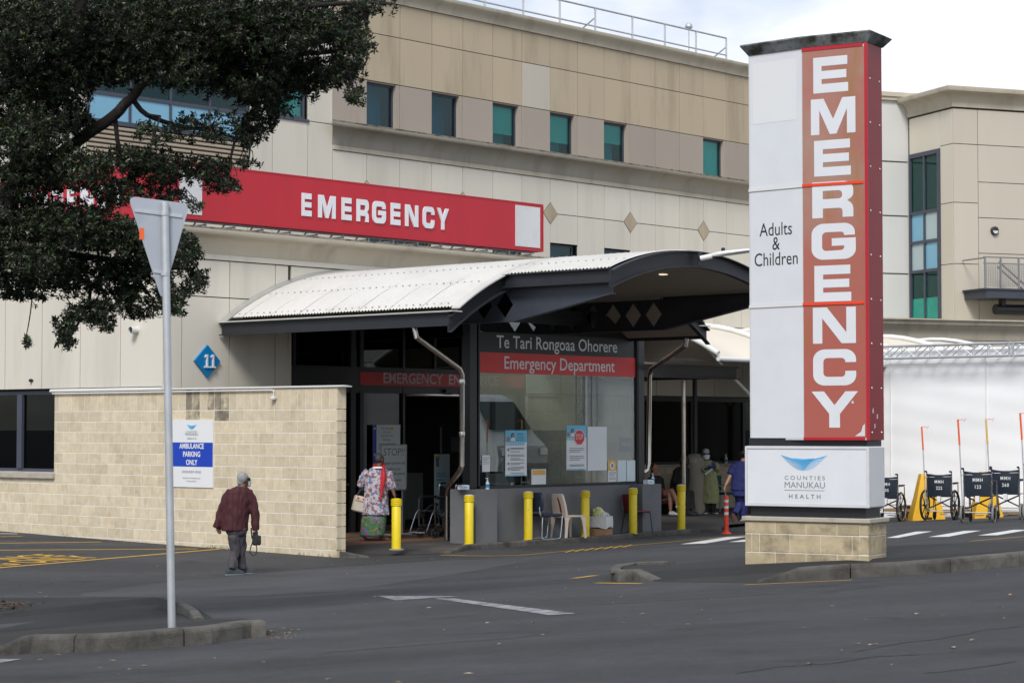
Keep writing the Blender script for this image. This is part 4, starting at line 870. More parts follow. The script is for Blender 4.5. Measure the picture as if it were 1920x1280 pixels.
# notices stuck on the screen
def notice(name, label, px, m, group=None, parts=(), p=None):
    p = (PG - .006) if p is None else p
    a, c = onp(px[0], px[1], p), onp(px[2], px[3], p); am_ = onp((px[0] + px[2]) / 2, px[1], p).z; cm_ = onp((px[0] + px[2]) / 2, px[3], p).z
    t_ = bthing(name, label, 'poster' if 'poster' in name else 'notice', (a.x + c.x) / 2, p, cm_, group); MB().box(a.x, c.x, p - .003, p, cm_, am_).build('sheet', m, t_)
    w_, h_ = c.x - a.x, am_ - cm_
    for k, pr in enumerate(parts):
        if pr[0] == 'rect': MB().box(a.x + pr[2] * w_, a.x + pr[4] * w_, p - .0045 - .0004 * k, p - .0036 - .0004 * k, am_ - pr[5] * h_, am_ - pr[3] * h_).build(pr[6] if len(pr) > 6 else 'print', pr[1], t_)
        elif pr[0] == 'poly': MB().prism([(a.x + u * w_, p - .0045 - .0004 * k, am_ - v * h_) for u, v in pr[2]], (0, .0006, 0)).build(pr[3] if len(pr) > 3 else 'print', pr[1], t_)
        elif pr[0] == 'text': text(pr[2], pr[1], t_, (a.x + pr[3] * w_, p - .0046 - .0004 * k, am_ - pr[4] * h_), (1, 0, 0), (0, 0, 1), pr[5] * h_, .0, pr[6] if len(pr) > 6 else .9)
    return t_
stripes = lambda v0, v1, m='print_sky': [('poly', m, [(i * .08, v1), (i * .08 + .045, v1), (i * .08 + .085, v0), (i * .08 + .04, v0)]) for i in range(11)]
face = lambda u, v: [('poly', 'print_navy', [(u - .02, v + .01), (u + .02, v - .04), (u + .1, v - .045), (u + .14, v + .005), (u + .12, v + .05), (u, v + .05)]), ('poly', 'print_skin', [(u + .01, v), (u + .09, v - .02), (u + .12, v + .03), (u + .06, v + .06)]),
                     ('poly', 'print_white', [(u - .02, v + .10), (u + .05, v + .055), (u + .14, v + .06), (u + .2, v + .13), (u - .04, v + .13)]), ('poly', 'print_skin', [(u - .19, v + .12), (u - .21, v + .06), (u - .17, v + .075), (u - .16, v + .03), (u - .13, v + .06), (u - .10, v + .03), (u - .09, v + .07), (u - .05, v + .06), (u - .08, v + .12), (u - .12, v + .145)])]
lines = lambda vs_, m='print_grey', u0=.22, u1=.85, th=.012: [('rect', m, u0, v, u1 - (.2 if k % 3 == 2 else 0), v + th) for k, v in enumerate(vs_)]
notice('welcome_poster', 'blue and white poster with a waving masked figure on the glass', (947.5, 806.5, 987.5, 892), 'paper', None, [('rect', 'print_sky', 0, 0, 1, .26)] + stripes(.26, .33) + face(.26, .10) + [('text', 'print_navy', 'Welcome', .68, .1, .06), ('text', 'print_navy', 'you must', .68, .165, .06), ('text', 'print_navy', 'wear a mask', .66, .225, .055)] + lines((.38, .40, .46, .53, .56, .61, .64, .71, .74, .80, .83, .86, .93)) + [('rect', 'print_grey', .09, .39, .15, .45), ('rect', 'print_grey', .09, .53, .17, .56), ('rect', 'print_grey', .09, .70, .15, .75), ('rect', 'print_grey', .11, .81, .17, .86)] + stripes(.965, 1.0))
octa = [(.63 + .28 * math.cos(R(22.5 + 45 * i)), .265 + .185 * math.sin(R(22.5 + 45 * i))) for i in range(8)]; octb = [(.63 + .26 * math.cos(R(22.5 + 45 * i)), .265 + .17 * math.sin(R(22.5 + 45 * i))) for i in range(8)]
notice('stop_poster', 'poster with a red STOP octagon on the glass', (1062, 797.5, 1099.5, 881), 'paper', None, [('rect', 'print_sky', 0, 0, 1, .27)] + stripes(.27, .33) + face(.22, .11) + [('poly', 'print_white', octa), ('poly', 'print_red', octb), ('text', 'print_white', 'STOP', .63, .31, .17, .62)] + lines((.50, .54, .58, .68, .72, .76, .87, .90), 'print_grey', .14, .86) + stripes(.965, 1.0))
notice('blank_notice', 'large blank white sheet beside the STOP poster', (1101.5, 799.5, 1137.5, 881.5), 'paper')
notice('small_notice', 'small white notice at the left end of the glass', (904, 853, 918.5, 884), 'paper', None, lines((.12, .2, .28, .4, .5), 'print_grey', .1, .9, .025))
notice('lower_notice', 'white sheet low on the glass under the welcome poster', (996.5, 879, 1023.5, 908), 'paper', None, [('rect', 'print_orange', .05, .05, .95, .38)])
notice('yellow_notice', 'yellow patterned notice with a round emblem at the right end of the glass', (1139.5, 862.5, 1156, 902.5), 'paper', None, [('rect', 'print_orange', 0, 0, 1, .48), ('poly', 'print_white', [(.5 + .28 * math.cos(i * .63), .25 + .18 * math.sin(i * .63)) for i in range(10)]), ('poly', 'print_grey', [(.5 + .12 * math.cos(i * .63), .25 + .10 * math.sin(i * .63)) for i in range(10)])] + lines((.55, .62, .7, .8, .88), 'print_grey', .1, .9, .025))
notice('paired_notice', 'left one of two white sheets beside the yellow notice', (1157.5, 862.5, 1174, 902), 'sky_paper', 'two white sheets at the right end of the glass'); notice('paired_notice', 'right one of two white sheets beside the yellow notice', (1175, 862.5, 1191, 901.5), 'sky_paper', 'two white sheets at the right end of the glass')
# ================================================================== entrance doors
PD = 31.32; dq0, dq1 = 28.73, 35.74; zbt, zbb = onp(700, 697.5, PD).z, onp(700, 722, PD).z
ent = bthing('entrance_doors', 'black-framed glazed hospital entrance with sliding doors', 'entrance', 32, PD, .05)
Xq = lambda x: onp(x, 850, PD).x
b = MB(); ztop = 4.75
b.box(dq0, dq1, PD - .03, PD + .1, ztop - .1, ztop).box(dq0, dq1, PD - .03, PD + .1, zbt, zbt + .1).box(dq0, dq1, PD - .028, PD + .098, zbb - .16, zbb)
b.box(dq0, Xq(672), PD - .05, PD + .12, zbb - .1, zbt + .06)
for x_, w_ in ((549, .08), (660, .14), (676, .1), (755, .06)): b.box(Xq(x_) - w_ / 2, Xq(x_) + w_ / 2, PD - .04, PD + .11, 0.0 if x_ > 600 else 2.0, ztop - .1)
for x_ in (815, 866, 940, 1000): q = Xq(x_); b.box(q - .03, q + .03, PD - .02, PD + .09, zbt + .1, ztop - .1)
for x_ in (870, 925, 1005): q = Xq(x_); b.box(q - .05, q + .05, PD - .02, PD + .09, 0, zbb - .16)
b.box(Xq(645), Xq(660), PD - .02, PD + .05, 1.0, 1.06).box(Xq(685), Xq(750), PD - .02, PD + .08, .03, .18); b.build('frame', 'black_frame', ent)
boxpart('pane', 'dark_glass', ent, dq0, Xq(655), PD + .02, PD + .026, zbt + .1, ztop - .1); boxpart('pane', 'dark_glass', ent, Xq(660) + .1, Xq(1005), PD + .02, PD + .026, zbt + .1, ztop - .1)
boxpart('pane', 'dark_glass', ent, dq0, Xq(655), PD + .02, PD + .026, 0.05, zbb - .16); boxpart('door_pane', 'dark_glass', ent, Xq(682), Xq(752), PD + .02, PD + .026, 0.1, zbb - .16)
boxpart('door_pane', 'door_glass', ent, Xq(872), Xq(1003), PD + .02, PD + .026, 0.1, zbb - .16)
MB().tube([(Xq(757), PD - .05, zbb - .19), (Xq(925), PD - .05, zbb - .19)], .035, 8).build('door_track', 'stainless', ent, True)
MB().box(Xq(829), Xq(847), PD - .12, PD - .03, zbb - .13, zbb - .06).build('door_sensor', 'black_frame', ent)
eb = MB().box(Xq(672), Xq(980), PD - .055, PD - .031, zbb, zbt).build('red_band', 'print_red', ent)
fit_text('EMERGENCY  ENTRANCE', 'sign_white', ent, onp(715, 715, PD).x, onp(931, 715, PD).x, PD - .058, onp(715, 717.5, PD).z, .30, .003)
# interior
it = bthing('entrance_interior', 'dim lobby behind the open entrance doors', 'lobby', 32, 35, .05)
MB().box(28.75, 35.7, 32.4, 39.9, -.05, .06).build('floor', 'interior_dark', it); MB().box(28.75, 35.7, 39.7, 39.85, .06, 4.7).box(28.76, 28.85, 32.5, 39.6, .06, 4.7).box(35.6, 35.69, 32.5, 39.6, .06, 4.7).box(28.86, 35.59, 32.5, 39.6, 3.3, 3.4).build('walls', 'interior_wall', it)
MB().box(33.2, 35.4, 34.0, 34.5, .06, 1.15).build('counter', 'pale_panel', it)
def pnotice(nm, lb, px, m, p, **k): return notice(nm, lb, px, m, None, k.get('parts', ()), p)
pnotice('lobby_notice', 'pale blue standing notice board inside the doorway', (814, 851, 843, 968), 'sky_paper', 31.9, parts=[('rect', 'print_orange', .05, .02, .35, .1), ('rect', 'print_grey', .1, .05, .3, .2)] + lines((.3, .34, .4, .5), 'print_sky', .1, .8, .02))
pnotice('lobby_poster', 'dim poster on the lobby wall behind the open doors', (825, 800, 850, 850), 'sky_paper', 33.6, parts=lines((.2, .3, .4, .5, .6), 'print_grey', .1, .9, .02))
pnotice('counter_notice', 'dark notice hanging above the lobby counter', (845, 819, 862, 847), 'print_grey', 32.6)
# brick dado, window and smokefree sign right of the doors
def brick2(q0, q1, z0, z1): boxpart('brick', 'brick', hosp, q0 + .005, q1 - .005, PL - .06, PL + .02, z0 + .005, z1 - .005, .004)
MB().box(35.76, 39.75, PL - .048, PL + .028, -.2, 2.86).box(39.751, 47.4, PL - .048, PL + .028, -.2, 1.28).build('mortar', 'mortar', hosp)
for r in range(14):
    z1 = ZS - r * .2; q = 35.76 - (0 if r % 2 else .2); qe = 39.75 if z1 > 1.3 else 44.5
    if z1 < .15: continue
    while q < qe - .05: brick2(max(q, 35.76), min(q + .4, qe), z1 - .2, min(z1, 1.29 if q > 39.74 else 9)); q += .4
q = 35.76
while q < 39.7: brick2(q, min(q + .2, 39.75), ZS, 2.865); q += .2
boxpart('dado_capping', 'concrete_cap', hosp, 35.76, 39.8, PL - .09, PL + .02, 2.866, 2.91)
dw = bthing('dado_window', 'wide dark window beside the seated people under the canopies', 'window', 42, PL, 1.3)
MB().box(39.76, 39.84, PL - .05, PL + .01, 1.3, 2.86).box(39.84, 47, PL - .05, PL + .01, 1.3, 1.36).box(39.84, 47, PL - .05, PL + .01, 2.8, 2.9).box(41.75, 41.85, PL - .055, PL + .009, 1.361, 2.799).box(43.9, 44.0, PL - .055, PL + .009, 1.361, 2.799).build('frame', 'black_frame', dw)
for a, c in ((39.84, 41.75), (41.85, 43.9), (44.0, 47)): boxpart('pane', 'dark_glass', dw, a, c, PL - .02, PL - .014, 1.36, 2.8)
MB().box(39.76, 47, PL - .12, PL + .0, 1.235, 1.295).build('sill', 'concrete_cap', dw)
sfp = PL - .062
sf = bthing('smokefree_sign', 'blue smokefree notice on the block wall behind the glass', 'sign', onp(1175, 840, sfp).x, sfp, 1.6)
a, c = onp(1161, 820, sfp), onp(1197, 846, sfp); MB().box(a.x, c.x, sfp - .01, sfp, c.z, a.z).build('board', 'print_blue', sf); text('SMOKEFREE', 'print_white', sf, ((a.x + c.x) / 2, sfp - .012, (a.z + c.z) / 2 - .03), (1, 0, 0), (0, 0, 1), .11, .001, .9)
# ================================================================== flat canopy and concrete column
PFC = 28.4; ft = bthing('flat_canopy', 'low flat canopy with black steel edge beam beside the glass screen', 'canopy', 37, 29.5, 3.3)
q0, q1 = onp(1198, 700, PFC).x, onp(1380, 700, PFC).x; zt2, zb2_ = onp(1290, 685, PFC).z, onp(1290, 709, PFC).z
def ibeam(p, qa, qb): b = MB(); b.box(qa, qb, p - .01, p + .01, zb2_ + .02, zt2 - .02).box(qa, qb + .05, p - .09, p + .09, zb2_, zb2_ + .02).box(qa, qb + .05, p - .09, p + .09, zt2 - .02, zt2); return b.build('edge_beam', 'steel_dark', ft)
ibeam(PFC, q0, q1); ibeam(30.9, q0, q1)
for q in (q0 + .3, (q0 + q1) / 2, q1 - .02): boxpart('cross_beam', 'steel_dark', ft, q - .04, q + .04, PFC + .095, 30.8, zb2_ + .02, zt2 - .03)
boxpart('roof_sheet', 'soffit', ft, q0, q1, PFC - .05, 31.1, zt2 + .002, zt2 + .04)
cb = padhit(1303.5, 962); cbB = toB(cb); hcol = onp(1303.5, 850, cbB.y).z
cc = bthing('concrete_column', 'thick round concrete column stump with domed top carrying a black post', 'column', cbB.x, cbB.y, cb.z)
rc = .5 * (onp(1320.5, 900, cbB.y).x - onp(1287, 900, cbB.y).x) * .75
MB().lathe([(rc, -.05), (rc, hcol - cb.z - .16), (rc * .97, hcol - cb.z - .14), (rc * .55, hcol - cb.z - .02), (rc * .4, hcol - cb.z)], cbB.x, cbB.y, cb.z, 28).build('stump', 'concrete', cc, True)
MB().tube([(cbB.x, cbB.y, hcol - .02), (cbB.x, cbB.y, zb2_ + .1)], .055, 12).build('post', 'black_frame', cc, True)
sp_ = toB(padhit(1282, 962)); MB().tube([(onp(1282, 850, cbB.y - .3).x, cbB.y - .3, zb2_), (onp(1282, 850, cbB.y - .3).x, cbB.y - .3, cb.z)], .05, 12).build('downpipe', 'stainless', ft, True)
# ================================================================== flood light on the canopy crown
fl = onp(1300, 480, PF); q_ = onp(1303, 480, PF).x
lamp = bthing('flood_light', 'white flood light bracketed on the crown of the canopy', 'light', q_, PF, arc(q_) - .2)
zc = arc(q_) - .13
MB().box(q_ - .06, q_ + .06, PF - .12, PF - .086, zc - .12, zc + .1).build('bracket', 'steel_dark', lamp)
MB().tube([(q_, PF - .12, zc), (q_ + .1, PF - .3, zc + .04)], .05, 10).build('arm', 'tube_white', lamp, True)
u = Vector((.45, -.89, .10)).normalized(); w = Vector((.89, .45, 0)); o_ = Vector((q_ + .1, PF - .3, zc + .05))
b = MB(); b.loft([[o_ + u * t + w * (hw * c_) + Vector((0, 0, hh_ * s_ + .0)) for c_, s_ in ((-1, 0), (-.8, .7), (.8, .7), (1, 0), (.85, -.4), (-.85, -.4))] for t, hw, hh_ in ((0, .05, .05), (.12, .1, .07), (.25, .15, .065), (.6, .17, .05), (.78, .15, .03), (.82, .1, .01))]); b.build('head', 'tube_white', lamp, True)
MB().lathe([(.035, 0), (.035, .07), (.02, .085)], o_.x + u.x * .2, o_.y + u.y * .2, o_.z + .05).build('photocell', 'steel_dark', lamp, True)
# ================================================================== tensile canopy behind
tn = bthing('tensile_canopy', 'cream fabric barrel canopy on white steel tubes behind the entrance canopy', 'canopy', 40, 29, 3.6)
def tz(p): t = (p - 28.9) / 2.6; return 4.35 - .75 * t * t
b = MB(); b.grid(lambda q, p: (q, p, tz(p) + .06 * math.cos((q - 36) / 2.6 * 2 * math.pi) ), arcq(36.2, 49, 40), [26.3 + 5.2 * i / 14 for i in range(15)]); b.build('membrane', 'fabric_canopy', tn, 'all')
for q in (36.2, 38.8, 41.4, 44.0, 46.6, 49.2): MB().tube([(q, 26.3 + 5.2 * i / 14, tz(26.3 + 5.2 * i / 14) + .11) for i in range(15)], .06, 10).build('arch_tube', 'tube_white', tn, True)
for p_ in (26.3, 31.1): MB().tube([(36.2, p_, tz(p_) + .0), (49.2, p_, tz(p_) + .0)], .05, 10).build('edge_tube', 'tube_white', tn, True)
for q in (41.4, 46.6):
    P_ = BF(q, 28.9); MB().tube([(q, 28.9, pad(P_.x, P_.y)), (q, 28.9, 2.75)], .08, 10).build('post', 'tube_white', tn, True)
    for dq in (-2.5, 2.5): MB().tube([(q, 28.9, 2.7), (q + dq, 28.9, 4.2)], .04, 8).build('strut', 'tube_white', tn, True)
# ================================================================== right-hand wing, far behind
YW = 70.0; RW = R(21.0); rx, ry = Vector((math.cos(RW), math.sin(RW), 0)), Vector((-math.sin(RW), math.cos(RW), 0))
O5 = ony(1791, 800, YW); O5.z = 0
wing = thing('hospital_wing', 'cream corner wing with tall green-curtained window strip at the right', 'building', O5, RW)
def wx(x, yl=0.0):     # local x of pixel column x on the plane local y = yl
    d = ray(x, 700); O = O5 + ry * yl; k = d.x / d.y; return (k * O.y - O.x) / (rx.x - k * rx.y)
def wy(x):             # local y of pixel column x on the left face
    d = ray(x, 700); k = d.x / d.y; return (k * O5.y - O5.x) / (ry.x - k * ry.y)
wz = lambda y: ony(1791, y, YW).z
Z = {k: wz(k) for k in (165, 200, 203, 269, 339, 379, 406, 473, 494, 603)}
MB().box(.03, 18, .03, 12, 2, Z[165] - .3).build('wall', 'joint', wing)
def rp(x0, x1, z0, z1, m='sand_panel'): boxpart('panel', m, wing, x0 + .012, x1 - .012, 0, .03, z0 + .012, z1 - .012)
c1 = wx(1837); rows = [Z[603] - .6, Z[494], Z[379], Z[269], Z[203]]
for z0, z1 in zip(rows[:-1], rows[1:]): rp(0, c1, z0, z1)
rows = [Z[603] - .6, Z[473], Z[406], Z[339], Z[269] , Z[203]]
for z0, z1 in zip(rows[:-1], rows[1:]):
    x = c1
    for k in range(4): rp(x, x + 2.9, z0, z1); x += 2.9
y1, y2 = wy(1766), wy(1708)
def lp(a, c, z0, z1, m='lit_cream'): boxpart('panel', m, wing, 0.0, .03, a + .012, c - .012, z0 + .012, z1 - .012)  # left face's brighter cream paints in the sunlight on that side
rows = [Z[603] - .6, Z[494], Z[379], Z[269], Z[203]]
for z0, z1 in zip(rows[:-1], rows[1:]): lp(.03, y1, z0, z1)
zh = wz(273); lp(y1, y2, zh, Z[203])
wn = bpy.data.objects.new('window_strip', None); col.objects.link(wn); wn.parent = wing
MB().box(-.04, .12, y1, y1 + .16, Z[603] - .6, zh).box(-.04, .1, y2 - .1, y2, Z[603] - .6, zh).box(-.035, .1, y1 + .16, y2 - .1, zh - .14, zh).build('frame', 'window_frame', wn)
ym = (y1 + .16 + y2 - .1) / 2; MB().box(-.03, .09, ym - .04, ym + .04, Z[603] - .6, zh - .14).build('mullion', 'window_frame', wn)
zr = [Z[603] - .6, wz(501), wz(445), wz(388), zh - .14]
for k, z in enumerate(zr[1:4]): MB().box(-.028, .088, y1 + .16, y2 - .1, z - .05, z + .05).build('transom', 'window_frame', wn)
for k in range(4):
    for j, (a, c) in enumerate(((y1 + .17, ym - .04), (ym + .04, y2 - .11))):
        boxpart('pane', 'teal_glass' if k in (0, 3) else ('spandrel_pale' if (k, j) in ((1, 1), (2, 0)) else 'spandrel_blue'), wn, .02, .026, a, c, zr[k] + .05, zr[k + 1] - .05)
        if k in (0, 3):
            b = MB(); ys = [a + (c - a) * i / 14 for i in range(15)]; wid = (c - a) * (.42 if j else .34)
            b.grid(lambda y, z: (.028 + .006 + .004 * math.sin(y * 30), min(y, c), z), [a + wid * .2 + (wid) * i / 12 for i in range(13)] if j else [a + wid * i / 12 for i in range(13)], [zr[k] + (.05 if k == 3 else (zr[k + 1] - zr[k]) * .62), zr[k + 1] - .05]); b.build('curtain', 'curtain', wn, 'all')
    if k == 0: boxpart('lower_blind', 'curtain', wn, .0285, .0295, y1 + .17, y2 - .11, zr[0], zr[0] + (zr[1] - zr[0]) * .62)
# cornice round the wing
prof = [(-.1, Z[203] + .05), (.05, Z[203] + .05), (.06, Z[200] + .15), (.1, Z[200] + .3), (.2, Z[200] + .42), (.42, Z[165] - .14), (.45, Z[165] - .05), (.45, Z[165]), (-.3, Z[165])]
b = MB(); b.loft([[(18, -o, z) for o, z in prof], [(-o, -o, z) for o, z in prof], [(-o, y2 + .1, z) for o, z in prof]]); b.build('cornice', 'cornice', wing, True)
b = MB(); b.box(-9, wx(1722, y2 + .1), y2 + .11, 9, 3, wz(168)); b.build('stair_tower', 'pale_panel', wing)
for yy in (286, 391, 503): MB().box(-9, -.01, y2 + .10, y2 + .112, wz(yy) - .02, wz(yy) + .02).build('panel_joint', 'joint', wing)
MB().box(-9.2, wx(1722, y2) + .2, y2 + .0, 9.1, wz(168), wz(168) + .12).box(-9.3, wx(1722, y2) + .3, y2 - .05, 9.2, wz(168) + .121, wz(168) + .27).build('tower_coping', 'cornice', wing)
b = MB(); b.loft([[(x_, y2 + .8, wz(160)), (x_, y2 + .8, wz(160) + h_), (x_, 8, wz(160) + h_), (x_, 8, wz(160))] for x_, h_ in ((-9, .5), (-1.4, .45), (-.7, .3), (-.1, .02))]); b.build('tower_roof', 'steel_dark', wing)
# podium ledge of the wing
zl = ony(1791, 603, 65).z; k65 = 65 / YW
b = MB(); pr = [(0, zl - .6), (-.03, zl - .5), (-.05, zl - .42), (-.12, zl - .30), (-.3, zl - .16), (-.32, zl - .06), (-.4, zl - .04), (-.4, zl), (3, zl), (3, zl - .6)]
b.loft([[(x_, -5.3 + o, z) for o, z in pr] for x_ in (-22, 20)]); b.build('podium_cornice', 'cornice', wing, True)
MB().box(-21.9, 19.9, -5.27, 3, -.5, zl - .6).build('podium_wall', 'sand_panel', wing)
# bulkhead light on the wing
lx, lz = wx(1866), wz(430)
bl = thing('bulkhead_light', 'small round black half-moon light on the cream wing wall', 'light', O5 + rx * lx + Vector((0, 0, lz)), RW)
MB().lathe([(.14, 0), (.14, -.08), (.11, -.1)], axis='y').build('housing', 'steel_dark', bl, True); MB().add([(.1 * math.cos(a), -.105, .1 * math.sin(a)) for a in [math.pi + math.pi * i / 10 for i in range(11)]], [tuple(range(11))]).build('diffuser', 'cap_white', bl)
# fire-escape balcony at the right edge
x0 = wx(1846, -1.3); bz = ony(1846, 540, 68.5).z
bc = thing('escape_balcony', 'grey steel escape balcony with mesh railing at the right edge', 'balcony', O5 + rx * x0 + Vector((0, 0, bz)), RW)
MB().box(.1, 5, -1.3, -.02, -.28, 0).box(.02, 5.05, -1.35, -.02, -.02, .03).build('platform', 'steel_blue', bc)
for x_ in (0.03, .62, 1.3, 2.4, 3.6): boxpart('post', 'mesh_grey', bc, x_, x_ + .05, -1.33, -1.28, .03, 1.05)
for z_ in (.98, .78): MB().tube([(0, -1.3, z_ + .05), (1.1, -1.3, z_ + .05), (5, -1.3, z_ + .05)], .025, 6).build('rail', 'mesh_grey', bc, True)
MB().tube([(0.03, -1.3, 1.0), (.03, -.05, 1.0)], .025, 6).build('rail', 'mesh_grey', bc, True); MB().tube([(1.05, -.6, .95), (2.6, -.6, -.2)], .03, 6).tube([(1.05, -.5, .8), (2.6, -.5, -.35)], .03, 6).build('stair_rail', 'mesh_grey', bc, True)
b = MB()
for i in range(34): x_ = .1 + i * .07; b.box(x_, x_ + .012, -1.305, -1.295, .08, .78)
for i in range(12): b.box(.08, 2.5, -1.304, -1.296, .1 + i * .06, .11 + i * .06)
b.build('mesh_panel', 'mesh_grey', bc); MB().tube([(.75, -.8, -.62), (5, -.8, -.62)], .17, 12).box(.95, 1.1, -.9, -.7, -.5, -.28).build('support_beam', 'black_frame', bc, True)
# ================================================================== marquee with truss
QM = 42.7; m0, m1 = onq(1560, 900, QM).y, onq(2250, 900, QM).y; zmw = onq(1790, 655, 42.7).z
mq = bthing('marquee', 'white fabric marquee wall behind the row of wheelchairs', 'tent', QM, (m0 + m1) / 2, .2)
b = MB(); n = 60
b.grid(lambda p, z: (QM + .025 * math.sin(p * 2.1) * (1 - z / 4) + .006 * math.sin(z * 5 + p * .7) + .004 * math.sin(z * 13 - p * 1.9), p, z), [m1 + (m0 - m1) * i / n for i in range(n + 1)], [0.0 + zmw * i / 40 for i in range(41)]); b.build('front_wall', 'tent_white', mq, 'all')
b = MB(); b.grid(lambda q, p: (q, p, zmw + .12 * math.sin(max(0, min(1, (q - QM) / 6)) * math.pi) ** .8), [QM + 6 * i / 12 for i in range(13)], [m1, m0]); b.box(QM + 6, QM + 6.03, m1, m0, 0, zmw); b.build('roof', 'tent_white', mq, 'all')
for p_ in [m1 + 2.45 * k for k in range(1, int((m0 - m1) / 2.45) + 1)]: MB().tube([(QM - .035, p_, 0.1), (QM - .02, p_, zmw - .05)], .012, 6).build('wall_seam', 'tube_white', mq, True)
MB().box(QM + .03, QM + 6, m0, m0 + .03, 0, zmw).build('side_wall', 'tent_white', mq)
t0, t1 = onq(1790, 646, QM - .3).z, onq(1790, 669, QM - .3).z
tr = bthing('aluminium_truss', 'silver lattice truss along the top of the marquee', 'truss', QM - .3, (m0 + m1) / 2, t1)
for qq in (QM - .42, QM - .14):
    for z in (t0, t1): MB().tube([(qq, m1, z), (qq, m0, z)], .024, 8).build('chord', 'galv', tr, True)
p = m0; k = 0
while p > m1:
    b = MB(); b.tube([(QM - .42, p, t1), (QM - .42, p, t0)], .012, 6).tube([(QM - .42, p, t1 if k % 2 else t0), (QM - .42, p - .36, t0 if k % 2 else t1)], .012, 6).tube([(QM - .14, p, t1), (QM - .14, p - .36, t0)], .012, 6).tube([(QM - .42, p, t1), (QM - .14, p, t1)], .012, 6); b.build('lattice', 'galv', tr, True); p -= .36; k += 1
pj = onq(1898, 655, QM - .42).y; boxpart('joint_plate', 'galv', tr, QM - .46, QM - .44, pj - .06, pj - .02, t1 - .03, t0 + .03); boxpart('joint_plate', 'galv', tr, QM - .46, QM - .44, pj + .04, pj + .08, t1 - .03, t0 + .03)
for pt in (m0 - .2, m1 + .3):
    b = MB(); P_ = BF(QM - .28, pt)
    for dq, dp_ in ((-.14, -.14), (.14, -.14), (.14, .14), (-.14, .14)): b.tube([(QM - .28 + dq, pt + dp_, road_z(P_.x, P_.y)), (QM - .28 + dq, pt + dp_, t0)], .024, 6)
    zz = .3
    while zz < t1 - .3: b.tube([(QM - .42, pt - .14, zz), (QM - .42, pt + .14, zz + .3)], .012, 5).tube([(QM - .42, pt - .14, zz), (QM - .42, pt + .14, zz)], .012, 5); zz += .3
    b.build('leg', 'galv', tr, True)
# ================================================================== emergency pylon
AL = R(31.0); YB = 22.7
FRc = ony(1628, 900, YB); cdir = Vector((math.cos(AL), -math.sin(AL), 0)); ddir = Vector((math.sin(AL), math.cos(AL), 0)); WP = 1.427; DP = .51
FLc = FRc - cdir * WP; FLc.z = 0
pyl = thing('emergency_pylon', 'tall white and faded red emergency pylon sign on a block base', 'sign', (FLc.x, FLc.y, 0), -AL)
pzl = lambda y: CZ - (y - 800) / 172.2      # height from a pixel row on the left front edge
zc0, zc1 = pzl(975), pzl(966.5)
MB().box(.006, WP - .006, .006, DP - .006, .5, zc0).build('base_core', 'mortar', pyl)
def pbrick(x0, x1, z0, z1): boxpart('brick', 'brick_pylon', pyl, x0 + .004, x1 - .004, 0, .1, z0 + .004, z1 - .004, .004)
def sbrick(y0, y1, z0, z1): boxpart('brick', 'brick_pylon', pyl, WP - .1, WP, y0 + .004, y1 - .004, z0 + .004, z1 - .004, .004)
h = .2; zz = zc0; bl_ = WP / 4
for r, cuts in enumerate(([0, bl_, 2 * bl_, 3 * bl_, WP - .1], [0, .08, .17, .17 + bl_, .17 + 2 * bl_, .17 + 3 * bl_, WP - .1], [0, bl_, 2 * bl_, 3 * bl_, WP - .1], [0, bl_ / 2, bl_ * 1.5, bl_ * 2.5, WP - .1])):
    hh_ = .135 if r == 0 else .2
    for a, c in zip(cuts[:-1], cuts[1:]): pbrick(a, c, zz - hh_, zz)
    for a, c in ((0, .25 if r % 2 else .2), (.25 if r % 2 else .2, DP)): sbrick(a, c, zz - hh_, zz)
    boxpart('brick', 'brick_pylon', pyl, 0, .1, .104, DP, zz - hh_ + .004, zz - .004, .004)
    zz -= hh_
MB().cbox(-.025, WP + .025, -.025, DP + .025, zc0 + .001, zc1, .006).build('base_cap', 'concrete_cap', pyl)
zl0, zl1, zu0 = pzl(947), pzl(835.5), pzl(824); zu1 = 6.27
MB().box(.05, WP - .05, .05, DP - .05, zc1, zl0 + .02).box(.03, WP - .03, .05, DP - .05, zl1 - .02, zu0 + .02).build('black_core', 'black_frame', pyl)
fx0, fx1 = .01, WP + .015
# lower light box
MB().cbox(fx0, fx1, .0, DP - .08, zl0, zl1, .012).build('logo_box', 'sign_white', pyl)
MB().box(fx0 + .03, fx1 - .035, -.003, -.0005, zl0 + .03, zl1 - .03).build('logo_panel', 'letter_white', pyl)
MB().box(fx0, fx1, -.012, .0, zl1 - .028, zl1 - .002).box(fx0, fx1, -.012, .0, zl0 + .002, zl0 + .026).box(fx0, fx0 + .024, -.011, .0, zl0 + .026, zl1 - .028).box(fx1 - .03, fx1, -.011, .0, zl0 + .026, zl1 - .028).build('logo_frame', 'sign_white', pyl)
cxp = .70
wing_logo(pyl, (cxp, -.0045, pzl(880)), (1, 0, 0), (0, 0, 1), .53, t=.0075)
for s_, y_, sz, bo, sp_, w_ in (('COUNTIES', 897.5, .062, .0005, 1.5, .465), ('MANUKAU', 912.5, .095, 0, 1.0, .465), ('HEALTH', 931.5, .062, .0012, 1.7, .365)):
    V, _ = text_mesh(s_, sz, bo, 1, sp_); ww = max(v_[0] for v_ in V) - min(v_[0] for v_ in V)
    text(s_, 'print_grey', pyl, (cxp + .005, -.0046, pzl(y_)), (1, 0, 0), (0, 0, 1), sz, bo, w_ / ww, sp_)
MB().box(cxp - .23, cxp + .235, -.005, -.0035, pzl(917.2), pzl(916.3)).build('logo_rule', 'print_grey', pyl)
mat('side_red', (.22, .006, .010), .5, var=.12, scale=2)
